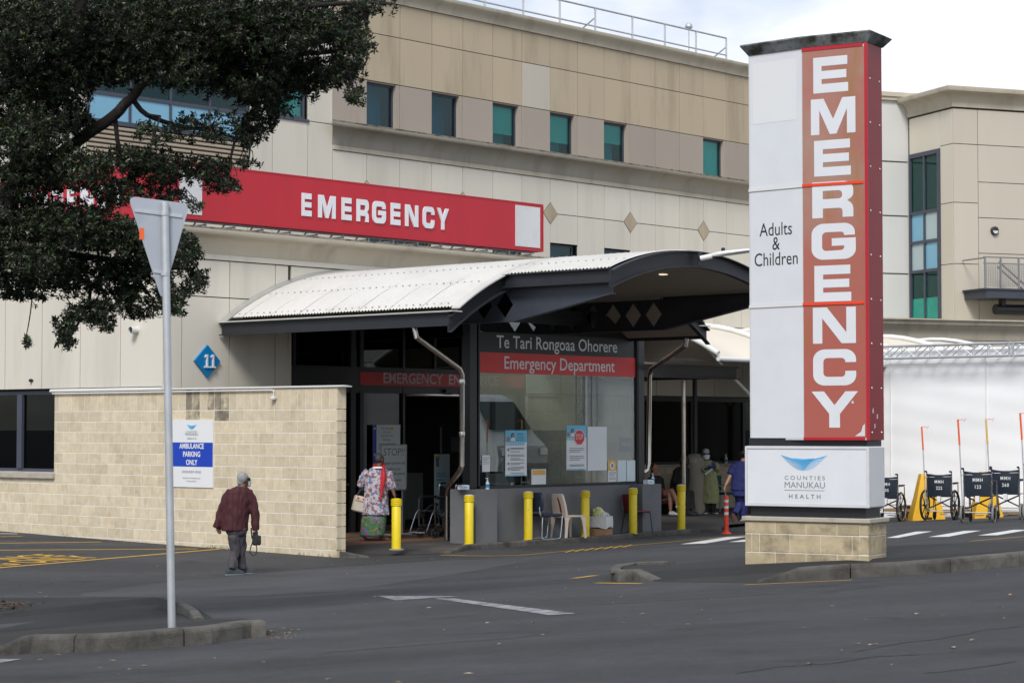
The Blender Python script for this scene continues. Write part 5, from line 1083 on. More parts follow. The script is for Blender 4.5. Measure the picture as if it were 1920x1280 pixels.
# upper box: the white face turns away from the red face
BX = WP * .49; bend = math.tan(R(12)) * BX
def fy(x): return 0.0 if x >= BX else (BX - x) / BX * bend
plan = [(0.0, bend), (BX, 0), (WP + .015, 0), (WP + .015, DP - .1), (0.02, DP + .0)]
MB().prism([(x, y, zu0) for x, y in plan], (0, 0, zu1 - zu0)).build('sign_box', 'sign_white', pyl)
mat('faded_red', srgb(166, 104, 92), .55, var=.06, scale=1.5, streak=True, c2=srgb(160, 132, 116), c2_lo=.5, c2_hi=.68, c2_scale=.55)
# fading by height belongs to the sheet: browner at the top, redder below, with rust runs of their own
def fade_nodes():
    m = MATS['faded_red']; t = m.node_tree; N = t.nodes.new; K = t.links.new; bs = [n for n in t.nodes if n.type == 'BSDF_PRINCIPLED'][0]; src = bs.inputs['Base Color'].links[0].from_socket
    g = N('ShaderNodeNewGeometry'); mp_ = N('ShaderNodeMapping'); mp_.inputs['Scale'].default_value = (3.2, 3.2, .7); K(g.outputs['Position'], mp_.inputs[0]); n = N('ShaderNodeTexNoise'); n.inputs['Scale'].default_value = 1.6; n.inputs['Detail'].default_value = 7; K(mp_.outputs[0], n.inputs['Vector'])
    r = N('ShaderNodeMapRange'); r.inputs[1].default_value = .56; r.inputs[2].default_value = .74; r.inputs[4].default_value = .8; K(n.outputs['Fac'], r.inputs[0])
    mx_ = N('ShaderNodeMixRGB'); mx_.inputs[2].default_value = (*srgb(150, 110, 66), 1); K(r.outputs[0], mx_.inputs[0]); K(src, mx_.inputs[1])
    sx = N('ShaderNodeSeparateXYZ'); K(g.outputs['Position'], sx.inputs[0]); rz = N('ShaderNodeMapRange'); rz.inputs[1].default_value = 5.2; rz.inputs[2].default_value = 2.6; rz.inputs[4].default_value = .75; K(sx.outputs['Z'], rz.inputs[0])
    m2 = N('ShaderNodeMixRGB'); m2.inputs[2].default_value = (*srgb(164, 80, 68), 1); K(rz.outputs[0], m2.inputs[0]); K(mx_.outputs[0], m2.inputs[1]); K(m2.outputs[0], bs.inputs['Base Color'])
fade_nodes()
MB().box(BX + .004, WP - .012, -.006, -.0005, zu0 + .03, zu1 - .04).build('red_face', 'faded_red', pyl)
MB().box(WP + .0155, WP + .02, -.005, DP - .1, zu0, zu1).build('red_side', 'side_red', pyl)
MB().box(WP - .012, WP + .022, -.012, -.0005, zu0, zu1).box(BX, WP - .03, -.012, -.0005, zu0, zu0 + .03).box(BX, WP - .03, -.012, -.0005, zu1 - .04, zu1).build('red_edge', 'sign_red', pyl)
zs = [pzl(353) - .005, pzl(573) - .005]
for z in zs:
    MB().box(BX, WP - .03, -.016, -.0065, z - .014, z + .016).build('red_strip', 'red_orange', pyl)
    a = Vector((.0, bend, 0)); c = Vector((BX, 0, 0)); n_ = Vector((-(c - a).y, (c - a).x, 0)).normalized() * -1
    MB().prism([a + Vector((0, 0, z - .015)), c + Vector((0, 0, z - .015)), c + n_ * .012 + Vector((0, 0, z - .015)), a + n_ * .012 + Vector((0, 0, z - .015))], (0, 0, .03)).build('white_strip', 'tube_white', pyl)
a = Vector((.0, bend, 0)); c = Vector((BX, 0, 0)); ud = (c - a).normalized(); n_ = ud.cross(Vector((0, 0, 1)))
def wpt(s, z, o=.0): return a + ud * s + n_ * o + Vector((0, 0, z))
LW = (c - a).length
MB().add([wpt(.01, z_, .001) for z_ in (0,)], []).v
b = MB()
for z0, z1 in zip([zu0 + .02] + [z + .018 for z in sorted(zs)], [z - .018 for z in sorted(zs)] + [zu1 - .03]): MB().add([wpt(.02, z0, .002), wpt(LW - .004, z0, .002), wpt(LW - .004, z1, .002), wpt(.02, z1, .002)], [(0, 1, 2, 3)]).build('white_face', 'letter_white', pyl)
MB().add([wpt(.06, pzl(229), .0035), wpt(LW - .07, pzl(229), .0035), wpt(LW - .07, pzl(114), .0035), wpt(.06, pzl(114), .0035)], [(0, 1, 2, 3)]).build('patch_panel', 'print_white', pyl)
for s_, y_ in (('Adults', 442), ('&', 469), ('Children', 498)): text(s_, 'print_black', pyl, wpt(LW * .505, pzl(y_), .004), ud, (0, 0, 1), .205, .0, .82)
# the nine block letters
lx0 = BX + (WP - BX) * .155
for i, (ch, dx0, ww) in enumerate((('E', .02, .40), ('M', -.01, .51), ('E', .025, .42), ('R', .0, .47), ('G', -.01, .505), ('E', .02, .42), ('N', .0, .49), ('C', .0, .49), ('Y', -.02, .53))):
    zt_ = 6.15 - i * .4478; hl = .385; b = MB(); k = 0
    for V_, F_ in letter(ch): b.add([(lx0 + dx0 + x * ww, -.0075 - .0003 * k, zt_ - hl + y * hl) for x, y in V_], F_); k += 1
    b.build('letter', 'letter_white', pyl)
# peeling patches at the foot of the red face, rivets on the side, mossy lid
for pts_ in ([(.84, .02), (1, .02), (1, .24), (.965, .2), (.94, .1), (.9, .07)], [(.78, .62), (.81, .65), (.825, .6), (.8, .59)]):
    MB().add([(BX + (WP - .03 - BX) * u, -.0085, zu0 + .03 + v * .6) for u, v in pts_], [tuple(range(len(pts_)))]).build('peeled_patch', 'sign_white', pyl)
for y_, z_, s_ in ((.1, 2.36, .03), (.22, 2.30, .03), (.15, 2.2, .028)): MB().add([(WP + .0205, y_ + dy, z_ + dz) for dy, dz in ((-s_ * .6, -s_), (s_ * .5, -s_ * .6), (s_ * .4, s_), (-s_ * .5, s_ * .7))], [(0, 1, 2, 3)]).build('peeled_patch', 'sign_white', pyl)
b = MB()
for z_ in [zu0 + .08 + .47 * k for k in range(9)]:
    for y_ in (.07, DP - .17): b.lathe([(.012, 0), (.01, .006)], WP + .02, y_, z_, 6, 'x')
b.build('rivets', 'galv', pyl)['kind'] = 'stuff'
mat('moss_lid', (.21, .22, .225), .8, var=.3, scale=6, c2=(.03, .035, .025), c2_lo=.45, c2_hi=.6, c2_scale=3.2)
lo = [(-.0, bend - .01), (BX, -.015), (WP + .03, -.015), (WP + .03, DP - .08), (0, DP + .03)]; hi = [(-.075, bend - .07), (BX, -.075), (WP + .10, -.07), (WP + .10, DP + .02), (-.075, DP + .1)]
b = MB(); b.loft([[(x, y, zu1) for x, y in lo], [(x, y, zu1 + .10) for x, y in hi], [(x * .98 + .01, y * .98, zu1 + .115) for x, y in hi]]); b.build('lid', 'moss_lid', pyl)
# ================================================================== give-way sign seen from behind
gb = hit(322, 1171, isl_z); lean = ony(309, 372, gb.y)
gv = thing('give_way_sign', 'back of a triangular give-way sign on a galvanised pole', 'sign', gb)
top = lean - gb
MB().tube([(0, 0, -.1), (0, 0, 0), (top.x * .25, 0, top.z * .25), (top.x * .6, 0, top.z * .6), (top.x, 0, top.z - .03)], .031, 16).build('pole', 'galv', gv, True)
mat('sign_back', (.40, .43, .48), .45, metal=.25, var=.08, scale=2.5, c2=(.30, .33, .38), c2_lo=.5, c2_hi=.75, c2_scale=3)
G3 = [ony(x, y, gb.y - .04) - gb for x, y in ((241, 368), (351, 379), (301, 563))]
yaw = math.tan(R(20))
for v_ in G3: v_.y += .075 + (v_.x - top.x) * yaw
def round_tri(P_, r):
    out = []
    for i in range(3):
        A_, B_, C_ = P_[i - 1], P_[i], P_[(i + 1) % 3]; u_, w_ = (A_ - B_).normalized() * r, (C_ - B_).normalized() * r
        for k in range(6): t = k / 5; out.append((B_ + u_) * (1 - t) ** 2 + B_ * 2 * t * (1 - t) + (B_ + w_) * t * t)
    return out
tri = round_tri(G3, .07); nn = (G3[1] - G3[0]).cross(G3[2] - G3[0]).normalized()
if nn.y < 0: nn = -nn
MB().prism(tri, nn * .004).build('plate', 'sign_back', gv); MB().prism([p_ + nn * .0055 for p_ in round_tri(G3, .07)], nn * .001).build('front_face', 'print_white', gv)
def on_tri(u, v): return G3[0] + (G3[1] - G3[0]) * u + (G3[2] - G3[0]) * v - nn * .01
for v0, u0, u1 in ((.135, .03, .80), (.715, .02, .27)):
    A_, B_ = on_tri(u0, v0), on_tri(u1, v0); up = Vector((0, 0, .012)); MB().prism([A_ - up, B_ - up, B_ + up, A_ + up], nn * .009).build('stiffener', 'galv', gv)
    xm = top.x; MB().lathe([(.033, -.016), (.037, -.014), (.037, .014), (.033, .016)], xm * (.9 if v0 > .5 else 1), 0, on_tri(.5, v0).z, 16).build('clamp', 'galv', gv, True)
A_ = [on_tri(*uv) + nn * .0095 for uv in ((.06, .32), (.155, .32), (.155, .55), (.06, .55))]
MB().add([G3[0] + Vector((.075, 0, 0)) + (v_ - A_[0]) for v_ in A_], []) 
o1 = ony(263, 428, gb.y) - gb; o2 = ony(271, 449.5, gb.y) - gb
def plz(v_, d): v_ = v_.copy(); v_.y = (nn.dot(G3[0]) - nn.x * v_.x - nn.z * v_.z) / nn.y - d; return v_
MB().add([plz(Vector((x_, 0, z_)), .003) for x_, z_ in ((o1.x, o1.z), (o2.x, o1.z), (o2.x, o2.z), (o1.x, o2.z))], [(0, 1, 2, 3)]).build('orange_sticker', 'orange_paint', gv)
# ================================================================== street furniture and small things
def zat(x, y, P): return ony(x, y, P.y).z           # height of a pixel row at the depth of point P
# ---- bollards
bl = [(743, 1031, 934, 'yellow bollard on a base plate beside the woman, worn cap'), (879.5, 1020, 927, 'yellow bollard at the left pier of the grey wall'), (990.5, 1012, 921, 'yellow bollard in front of the navy chair'),
      (1097.5, 1006, 919, 'yellow bollard between the beige chair and the cardboard box'), (1187, 1000, 914, 'yellow bollard in front of the maroon chair'), (1277.5, 992, 908, 'yellow bollard in front of the concrete column')]
first = None
for x, yb, yt, lab in bl:
    P = padhit(x, yb); h = zat(x, yt, P) - P.z; r = .082
    t_ = thing('bollard', lab, 'bollard', P, rnd.uniform(0, 6), 'yellow bollards along the entrance kerb')
    MB().lathe([(r, 0), (r, h - .13), (r * .98, h - .128)], n=24).build('tube', 'bollard_yellow', t_, True)
    prof = [(r + .002, h - .127)]
    for k in range(3): z = h - .125 + k * .034; prof += [(r + .014, z + .003), (r + .014, z + .026), (r + .003, z + .029)]
    MB().lathe(prof + [(r + .012, h - .02), (r + .01, h - .012)], n=24).build('ribbed_cap', 'bollard_yellow', t_, True)
    MB().lathe([(r + .008, h - .0115), (r * .8, h - .003), (r * .4, h + .004), (.005, h + .006)], n=24).build('dome', 'cap_white' if x > 800 else 'bollard_yellow', t_, True)
    if x < 800: MB().lathe([(.13, 0.0), (.135, .015), (.1, .028), (.09, .03)], n=20).build('base_plate', 'concrete', t_, True)
    else: MB().lathe([(.1, 0.0), (.1, .008), (.083, .01)], n=20).build('base_plate', 'bollard_yellow', t_, True)
# ---- flexible marker post
P = hit(1362, 1000); h = zat(1362, 928, P) - P.z
t_ = thing('marker_post', 'orange-red flexible marker post with three white reflective bands', 'marker post', P)
MB().lathe([(.105, 0), (.1, .012), (.07, .03), (.05, .045)], n=20).build('base', 'red_orange', t_, True)
pr = [(.048, .04)]
for k in range(9): z = .06 + k * .022; pr += [(.047, z), (.043, z + .008), (.047, z + .016)]
MB().lathe(pr + [(.045, .27), (.042, h - .03), (.034, h - .008), (.01, h)], n=20).build('tube', 'red_orange', t_, True)
for k in range(3): z = h - .145 - k * .125 * h / .78; MB().lathe([(.0462, z), (.0462, z + .055)], n=20).build('reflective_band', 'print_white', t_, True)
# ---- chairs
def legs(b, pts, r=.012): b.tube(pts, r, 8)
def chair_navy(loc, rz):
    t_ = thing('chair', 'navy vinyl chair on a bent chrome frame behind a bollard', 'chair', loc, rz, 'chairs along the grey wall')
    MB().cbox(-.22, .22, -.2, .24, .43, .485, .018).build('seat', 'navy_vinyl', t_, True)
    b = MB(); b.loft([[(x * w, y + .02 * abs(x) ** 2, z) for x, y in ((-1, -.22), (-.9, -.255), (-.4, -.275), (.4, -.275), (.9, -.255), (1, -.22), (.8, -.215), (0, -.235), (-.8, -.215))] for z, w in ((.53, .13), (.56, .19), (.64, .215), (.78, .215), (.86, .19), (.895, .13))]); b.build('backrest', 'navy_vinyl', t_, True)
    for s in (-1, 1):
        MB().tube([(s * .19, .26, .43), (s * .21, .24, .3), (s * .21, .2, .03), (s * .21, .15, .012), (s * .21, -.2, .012), (s * .2, -.24, .04), (s * .18, -.2, .42)], .012, 8).build('leg', 'chrome', t_, True)
        MB().tube([(s * .17, -.05, .425), (s * .17, -.22, .43), (s * .16, -.25, .5), (s * .15, -.25, .62)], .011, 8).build('back_support', 'chrome', t_, True)
    return t_
def chair_beige(loc, rz):
    t_ = thing('chair', 'beige moulded plastic chair with a striped strap over its back', 'chair', loc, rz, 'chairs along the grey wall')
    MB().cbox(-.22, .22, -.2, .24, .40, .435, .012).build('seat', 'beige_plastic', t_, True)
    b = MB(); b.loft([[(-w, y0, z), (-w * .9, y0 - .03, z), (0, y0 - .05, z), (w * .9, y0 - .03, z), (w, y0, z), (w * .88, y0 + .005, z), (0, y0 - .03, z), (-w * .88, y0 + .005, z)] for z, w, y0 in ((.40, .215, -.17), (.5, .225, -.185), (.65, .215, -.21), (.78, .19, -.235), (.84, .17, -.245), (.855, .12, -.25))]); b.build('backrest', 'beige_plastic', t_, True)
    for sx in (-1, 1):
        for y0, dy in ((.21, .03), (-.18, -.06)):
            b = MB(); b.loft([[(sx * (x0 + .0), y0 + dy * k - hw, z), (sx * (x0 + .0), y0 + dy * k + hw, z), (sx * (x0 - .025), y0 + dy * k + hw * .8, z), (sx * (x0 - .025), y0 + dy * k - hw * .8, z)] for z, x0, hw, k in ((.405, .215, .075, 0), (.34, .22, .045, .3), (.2, .232, .034, .6), (0, .245, .028, 1))]); b.build('leg', 'beige_plastic', t_, True)
    b = MB(); b.loft([[(-.02 + .05 * k, -.255 - .02 * (k < 1), z), (.02 + .05 * k, -.255 - .02 * (k < 1), z), (.02 + .05 * k, -.262 - .02 * (k < 1), z), (-.02 + .05 * k, -.262 - .02 * (k < 1), z)] for z, k in ((.5, 2.2), (.65, 1.4), (.78, .6), (.862, .1))]); b.build('strap', 'maroon_plastic', t_)
    return t_
def chair_maroon(loc, rz):
    t_ = thing('chair', 'maroon plastic chair with thin black legs behind a bollard', 'chair', loc, rz, 'chairs along the grey wall')
    MB().cbox(-.2, .2, -.19, .22, .42, .445, .01).build('seat', 'maroon_plastic', t_, True)
    b = MB(); b.loft([[(-w, y0, z), (-w * .8, y0 - .03, z), (w * .8, y0 - .03, z), (w, y0, z), (w * .8, y0 - .01, z), (-w * .8, y0 - .01, z)] for z, w, y0 in ((.43, .19, -.18), (.6, .2, -.2), (.74, .185, -.225), (.775, .14, -.235))]); b.build('backrest', 'maroon_plastic', t_, True)
    for sx in (-1, 1):
        for y0, dy in ((.2, .05), (-.16, -.09)): MB().tube([(sx * .17, y0 * .6, .415), (sx * .18, y0, .405), (sx * .195, y0 + dy, 0)], .011, 8).build('leg', 'black_frame', t_, True)
    return t_
def chair_arm(loc, rz):
    t_ = thing('armchair', 'dark teal chair with curved chrome arms behind the nurse', 'chair', loc, rz)
    MB().cbox(-.23, .23, -.22, .24, .42, .47, .015).build('seat', 'teal_plastic', t_, True); MB().cbox(-.23, .23, -.27, -.23, .5, .86, .012).build('backrest', 'teal_plastic', t_, True)
    for s in (-1, 1): MB().tube([(s * .26, -.3, 0), (s * .26, -.27, .5), (s * .26, -.2, .63), (s * .26, 0, .66), (s * .26, .16, .6), (s * .26, .25, .42), (s * .26, .27, 0)], .015, 8).build('arm_and_leg', 'galv', t_, True)
    return t_
def facing(dx, dy): return math.atan2(-dx, dy)       # rotation that turns local +y to (dx, dy)
def wallspot(x, p_): v = onp(x, 1000, p_); P_ = BF(v.x, p_); P_.z = pad(P_.x, P_.y); return P_
chair_navy(wallspot(1022, p_f + .05), facing(.80, .60))
chair_beige(wallspot(1065, p_f + .05), facing(.80, .60))
chair_maroon(wallspot(1194, p_f + .06), facing(.85, .52))
P = padhit(1357, 960); chair_arm(P, facing(.75, -.66))
# ---- carton with a bag
P = wallspot(1126, p_f + .08); w_ = .40; s_ = (P - CAM).length / F * 1.0
t_ = thing('cardboard_box', 'cardboard box with a white plastic liner and a pale yellow bag in it', 'box', P, R(-28))
MB().box(-.19, .19, -.15, .15, 0, .24).build('carton', 'cardboard', t_)
b = MB(); n = 24; per = [(-.195, -.155), (0, -.158), (.195, -.155), (.198, 0), (.195, .155), (0, .158), (-.195, .155), (-.198, 0)]
b.loft([[(x * k, y * k, z + (.025 * math.sin(i * 2.4) if z < .2 else .008 * math.sin(i * 1.7))) for i, (x, y) in enumerate(per)] for z, k in ((.16, 1.02), (.2, 1.03), (.3, 1.01), (.385, 1.0))]); b.build('liner', 'plastic_bag', t_, True)
def crumple(c, rx_, ry_, rz_, seed, amp=.25):
    rr = random.Random(seed); b = MB(); nu, nv = 12, 9; off_ = [[1 + rr.uniform(-amp, amp) for _ in range(nu)] for _ in range(nv)]
    b.loft([[(c[0] + rx_ * off_[j][i] * math.sin(math.pi * j / (nv - 1)) * math.cos(2 * math.pi * i / nu), c[1] + ry_ * off_[j][i] * math.sin(math.pi * j / (nv - 1)) * math.sin(2 * math.pi * i / nu), c[2] - rz_ * math.cos(math.pi * j / (nv - 1)) * (1 + .1 * off_[j][i])) for i in range(nu)] for j in range(nv)]); return b
crumple((-.05, 0, .42), .12, .1, .13, 4, .35).build('bag', 'bag_yellow', t_); crumple((.09, 0, .40), .1, .09, .06, 6, .35).build('bag', 'plastic_bag', t_); crumple((-.2, -.1, .40), .03, .03, .03, 8).build('blue_tie', 'print_blue', t_)
# ---- bottles and glove boxes
mat('clear_plastic', (.62, .66, .68), .2, var=.05); mat('label_blue', (.03, .22, .45), .5)
def bottle(lab, P, h=.21):
    t_ = thing('pump_bottle', lab, 'bottle', P, 0, 'hand sanitiser pump bottles'); k = h / .21
    MB().lathe([(.033 * k, 0), (.036 * k, .01 * k), (.036 * k, .11 * k), (.026 * k, .135 * k), (.014 * k, .145 * k), (.014 * k, .155 * k)], n=16).build('bottle_body', 'clear_plastic', t_, True)
    MB().lathe([(.0368 * k, .035 * k), (.0368 * k, .1 * k)], n=16).build('paper_label', 'label_blue', t_, True)
    MB().lathe([(.017 * k, .155 * k), (.017 * k, .172 * k), (.006 * k, .174 * k), (.006 * k, .198 * k), (.015 * k, .2 * k), (.014 * k, .212 * k)], n=12).tube([(0, 0, .206 * k), (-.035 * k, -.02 * k, .203 * k)], .006 * k, 6).build('pump', 'print_white', t_, True)
def gbox(lab, P, w):
    t_ = thing('glove_box', lab, 'box', P, BROT, 'glove boxes on the grey piers'); MB().cbox(-w / 2, w / 2, -.06, .06, 0, .085, .004).build('carton', 'paper', t_)
    MB().box(-w / 2 + .03, w / 2 - .05, -.0615, -.0602, .03, .055).build('print_mark', 'print_sky', t_); MB().box(-w * .25, w * .25, -.03, .03, .0852, .09).build('opening', 'print_sky', t_)
def ontop(x, y, p, z): v = onp(x, y, p); return BF(v.x, p, z)
bottle('sanitiser pump bottle standing on the left of the grey wall', ontop(914, 915, p_f + .06, zw)); gbox('white glove box on the left grey pier', ontop(869, 912, p_f + .3, zw), .19)
gbox('white glove box on the right grey pier', ontop(1216, 904, p_f + .1, zw), .19); bottle('sanitiser pump bottle on the right grey pier', ontop(1224, 900, p_f + .26, zw)); bottle('sanitiser pump bottle on the window sill behind the nurse', ontop(1361.5, 862, PL - .085, 1.296), .22)
# ---- whiteboard stand and directory sign in front of the doors
P = padhit(734, 1003); Pb = toB(P); pw = Pb.y
wq = lambda x: onp(x, 900, pw).x; zt_, zb_ = onp(735, 833, pw).z, onp(735, 919, pw).z; a, c = wq(714), wq(762)
wb = bthing('whiteboard_stand', 'free-standing whiteboard with a handwritten STOP notice', 'whiteboard', (a + c) / 2, pw, P.z)
MB().box(a + .02, c - .02, pw - .005, pw + .01, zb_ + .02, zt_ - .02).build('board', 'paper', wb); MB().box(a, a + .025, pw - .012, pw + .02, zb_, zt_).box(c - .025, c, pw - .012, pw + .02, zb_, zt_).box(a + .025, c - .025, pw - .012, pw + .02, zb_, zb_ + .025).box(a + .025, c - .025, pw - .012, pw + .02, zt_ - .025, zt_).build('frame', 'galv', wb)
for q in (a + .1, c - .1): MB().tube([(q, pw + .02, zb_ + .1), (q, pw + .02, P.z + .03)], .014, 6).tube([(q, pw - .25, P.z + .02), (q, pw + .28, P.z + .02)], .014, 6).build('leg', 'galv', wb, True)
hh = zt_ - zb_; cq = (a + c) / 2
for s_, v_, sz, m_ in (('STOP!!', .24, .21, 'print_grey'), ('Support person only', .43, .085, 'print_black'), ('before you', .56, .085, 'print_black'), ('come inside please', .66, .08, 'print_black'), ('a single visitor', .80, .075, 'print_black'), ('at a time', .90, .075, 'print_grey')):
    V, _ = text_mesh(s_, sz); ww = max(v[0] for v in V) - min(v[0] for v in V); text(s_, m_, wb, (cq, pw - .0065, zt_ - hh * v_), (1, 0, 0), (.12, 0, 1), sz, 0, min(1, (c - a) * .86 / ww))
pd_ = PD - .065
ds = notice('directory_notice', 'white hospital directory with a blue arrow strip behind the whiteboard', (699, 796, 750, 910), 'paper', None, [('rect', 'print_blue', 0, 0, .13, 1)] + [('text', 'print_grey', s_, .5, v_, .052, .8) for s_, v_ in (('Main Reception', .075), ('All Wards', .135), ('Outpatient clinics', .195), ('Radiology', .26))] + lines((.31, .34, .38), 'print_grey', .2, .85, .012) + [('poly', 'print_white', [(.03, .06), (.065, .035), (.065, .052), (.105, .052), (.105, .068), (.065, .068), (.065, .085)]), ('poly', 'print_white', [(.03, .49), (.065, .465), (.065, .482), (.105, .482), (.105, .498), (.065, .498), (.065, .515)]), ('rect', 'print_orange', .62, .045, .74, .08)], pd_)
# ---- wheelchairs
def wheel(parent, name, x, y, r, tyre, spokes, wdt=.022, rimm='rubber'):
    w_ = bpy.data.objects.new(name, None); col.objects.link(w_); w_.parent = parent; w_.location = (x, y, r)
    b = MB(); n = 28
    for k in range(n):
        a = 2 * math.pi * k / n
        for j in range(6): t = 2 * math.pi * j / 6; rr = r - wdt / 2 + wdt / 2 * math.cos(t); b.v.append((wdt / 2 * math.sin(t), rr * math.cos(a), rr * math.sin(a)))
    for k in range(n):
        for j in range(6): b.f.append((k * 6 + j, k * 6 + (j + 1) % 6, ((k + 1) % n) * 6 + (j + 1) % 6, ((k + 1) % n) * 6 + j))
    b.build('tyre', tyre, w_, 'all')
    b = MB(); ri = r - wdt
    for k in range(n):
        a0, a1 = 2 * math.pi * k / n, 2 * math.pi * (k + 1) / n
        b.add([(-.008, ri * math.cos(a0), ri * math.sin(a0)), (.008, ri * math.cos(a0), ri * math.sin(a0)), (.008, ri * math.cos(a1), ri * math.sin(a1)), (-.008, ri * math.cos(a1), ri * math.sin(a1)), (-.008, (ri - .014) * math.cos(a0), (ri - .014) * math.sin(a0)), (.008, (ri - .014) * math.cos(a0), (ri - .014) * math.sin(a0)), (.008, (ri - .014) * math.cos(a1), (ri - .014) * math.sin(a1)), (-.008, (ri - .014) * math.cos(a1), (ri - .014) * math.sin(a1))], [(0, 1, 2, 3), (4, 7, 6, 5), (0, 4, 5, 1), (3, 2, 6, 7)])
    b.lathe([(.03, -.03), (.035, -.01), (.035, .01), (.03, .03)], n=10, axis='x')
    for k in range(spokes): a = 2 * math.pi * k / spokes; b.tube([(0, .03 * math.cos(a), .03 * math.sin(a)), (0, (ri - .005) * math.cos(a), (ri - .005) * math.sin(a))], .009 if spokes < 12 else .004, 5)
    b.build('rim', rimm, w_, True); return w_
def wheelchair(num, loc, rz, lab, big=True, pole=True, txt='MMH', k=1.0, orange='orange_paint'):
    t_ = thing('wheelchair', lab, 'wheelchair', loc, rz, 'wheelchairs parked by the marquee'); t_.scale = (1.1 * k, 1.1 * k, 1.1 * k); W2 = .23
    b = MB(); b.loft([[(-W2, -.02, z), (-W2 * .5, -.045 + s_, z - (.02 if z > .85 else 0)), (0, -.055 + s_, z - (.03 if z > .85 else 0)), (W2 * .5, -.045 + s_, z - (.02 if z > .85 else 0)), (W2, -.02, z), (W2, -.008, z), (0, -.03 + s_, z - (.03 if z > .85 else 0)), (-W2, -.008, z)] for z, s_ in ((.46, .01), (.6, 0), (.75, 0), (.9, .015))]); b.build('backrest', 'wc_navy', t_, True)
    MB().cbox(-W2, W2, .0, .42, .455, .48, .008).build('seat', 'wc_navy', t_, True)
    for s in (-1, 1):
        b = MB(); x = s * (W2 + .012)
        b.tube([(x, 0, .2), (x, 0, .5), (x, -.01, .88), (x, -.03, .93)], .0125, 8).tube([(x, 0, .47), (x, .44, .47)], .0115, 8).tube([(x, 0, .22), (x, .42, .22)], .0115, 8).tube([(x, .43, .69), (x, .44, .47), (x, .43, .2)], .0115, 8).tube([(x, .03, .70), (x, .43, .70)], .0115, 8).tube([(x, .03, .7), (x, .0, .66)], .0115, 8)
        b.tube([(x, .44, .5), (x, .5, .42), (x, .62, .12)], .011, 8); b.build('side_frame', 'chrome', t_, True)
        MB().tube([(x, -.03, .93), (x, -.06, .945), (x, -.15, .945)], .017, 8).build('push_handle', 'rubber', t_, True)
        MB().cbox(x - .03, x + .03, .06, .38, .705, .735, .008).build('armrest', 'rubber', t_, True)
        MB().cbox(s * (W2 - .12) - .06, s * (W2 - .12) + .06, .6, .72, .1, .115, .003).build('footrest', 'galv', t_)
        if big:
            wheel(t_, 'rear_wheel', s * (W2 + .06), .02, .3, 'rubber', 8, .032); b = MB(); n = 24; hr = .265
            b.tube([(s * (W2 + .088), .02 + hr * math.cos(2 * math.pi * i / n), .3 + hr * math.sin(2 * math.pi * i / n)) for i in range(n + 1)], .008, 6); b.build('hand_rim', 'chrome' if num == '105' else 'rubber', t_, True)
        else: wheel(t_, 'rear_wheel', s * (W2 + .045), .0, .155, 'tyre_grey', 5, .042)
        wheel(t_, 'caster', s * (W2 - .01), .42, .09, 'rubber', 5, .03)
    MB().tube([(-W2, .12, .24), (W2, .14, .45)], .013, 8).tube([(-W2, .16, .45), (W2, .1, .24)], .013, 8).build('cross_brace', 'black_frame', t_, True)
    MB().tube([(-W2 - .05, -.03, .83), (W2 + .01, -.03, .845)], .009, 6).build('cross_bar', 'chrome', t_, True); MB().tube([(-W2, -.01, .18), (W2, -.01, .18)], .011, 6).build('cross_bar', 'chrome', t_, True)
    MB().cbox(-.03, .04, -.09, -.03, .36, .47, .006).build('tag', 'paper', t_)
    yb = -.058
    for s_, z_, sz in ((txt, .72, .085), (num, .60, .085)):
        if s_: text(s_, 'print_white', t_, (.01, yb - .004, z_), (1, 0, 0), (0, 0, 1), sz, .0012, .85, 1.2)
    if pole:
        x = -W2 - .035
        MB().tube([(x, -.02, .3), (x - .04, -.03, 1.35)], .011, 8).build('pole', 'galv', t_, True); MB().tube([(x - .04, -.03, 1.351), (x - .065, -.035, 1.80)], .017, 8).build('orange_pole_top', orange, t_, True); MB().tube([(x - .065, -.035, 1.79), (x + .03, -.06, 1.80), (x + .06, -.07, 1.765), (x + .08, -.07, 1.82)], .005, 5).build('hook', 'orange_paint', t_, True)
    return t_
def wcs(x, y): P = hit(x, y); return P
wheelchair('105', wcs(1662, 978), R(-27), 'wheelchair numbered 105 half hidden behind the pylon', True, False)
wheelchair('222', wcs(1762, 976), R(-27), 'wheelchair numbered 222 with big spoked wheels and an orange-topped pole', True, True)
wheelchair('123', wcs(1834, 980), R(-24), 'wheelchair numbered 123 on small grey wheels with an orange-topped pole', False, True)
wheelchair('260', wcs(1886, 975), R(-24), 'wheelchair numbered 260 with a yellow and orange pole', False, True, orange='print_orange')
wheelchair('', wcs(1953, 977), R(-24), 'wheelchair cut off by the right edge of the picture', False, True, '')
P = BF(onp(838, 1000, 28.6).x, 28.6); P.z = pad(P.x, P.y); w = wheelchair('', P, BROT + R(80), 'wheelchair half hidden behind the downpipe in the doorway', True, False, '')
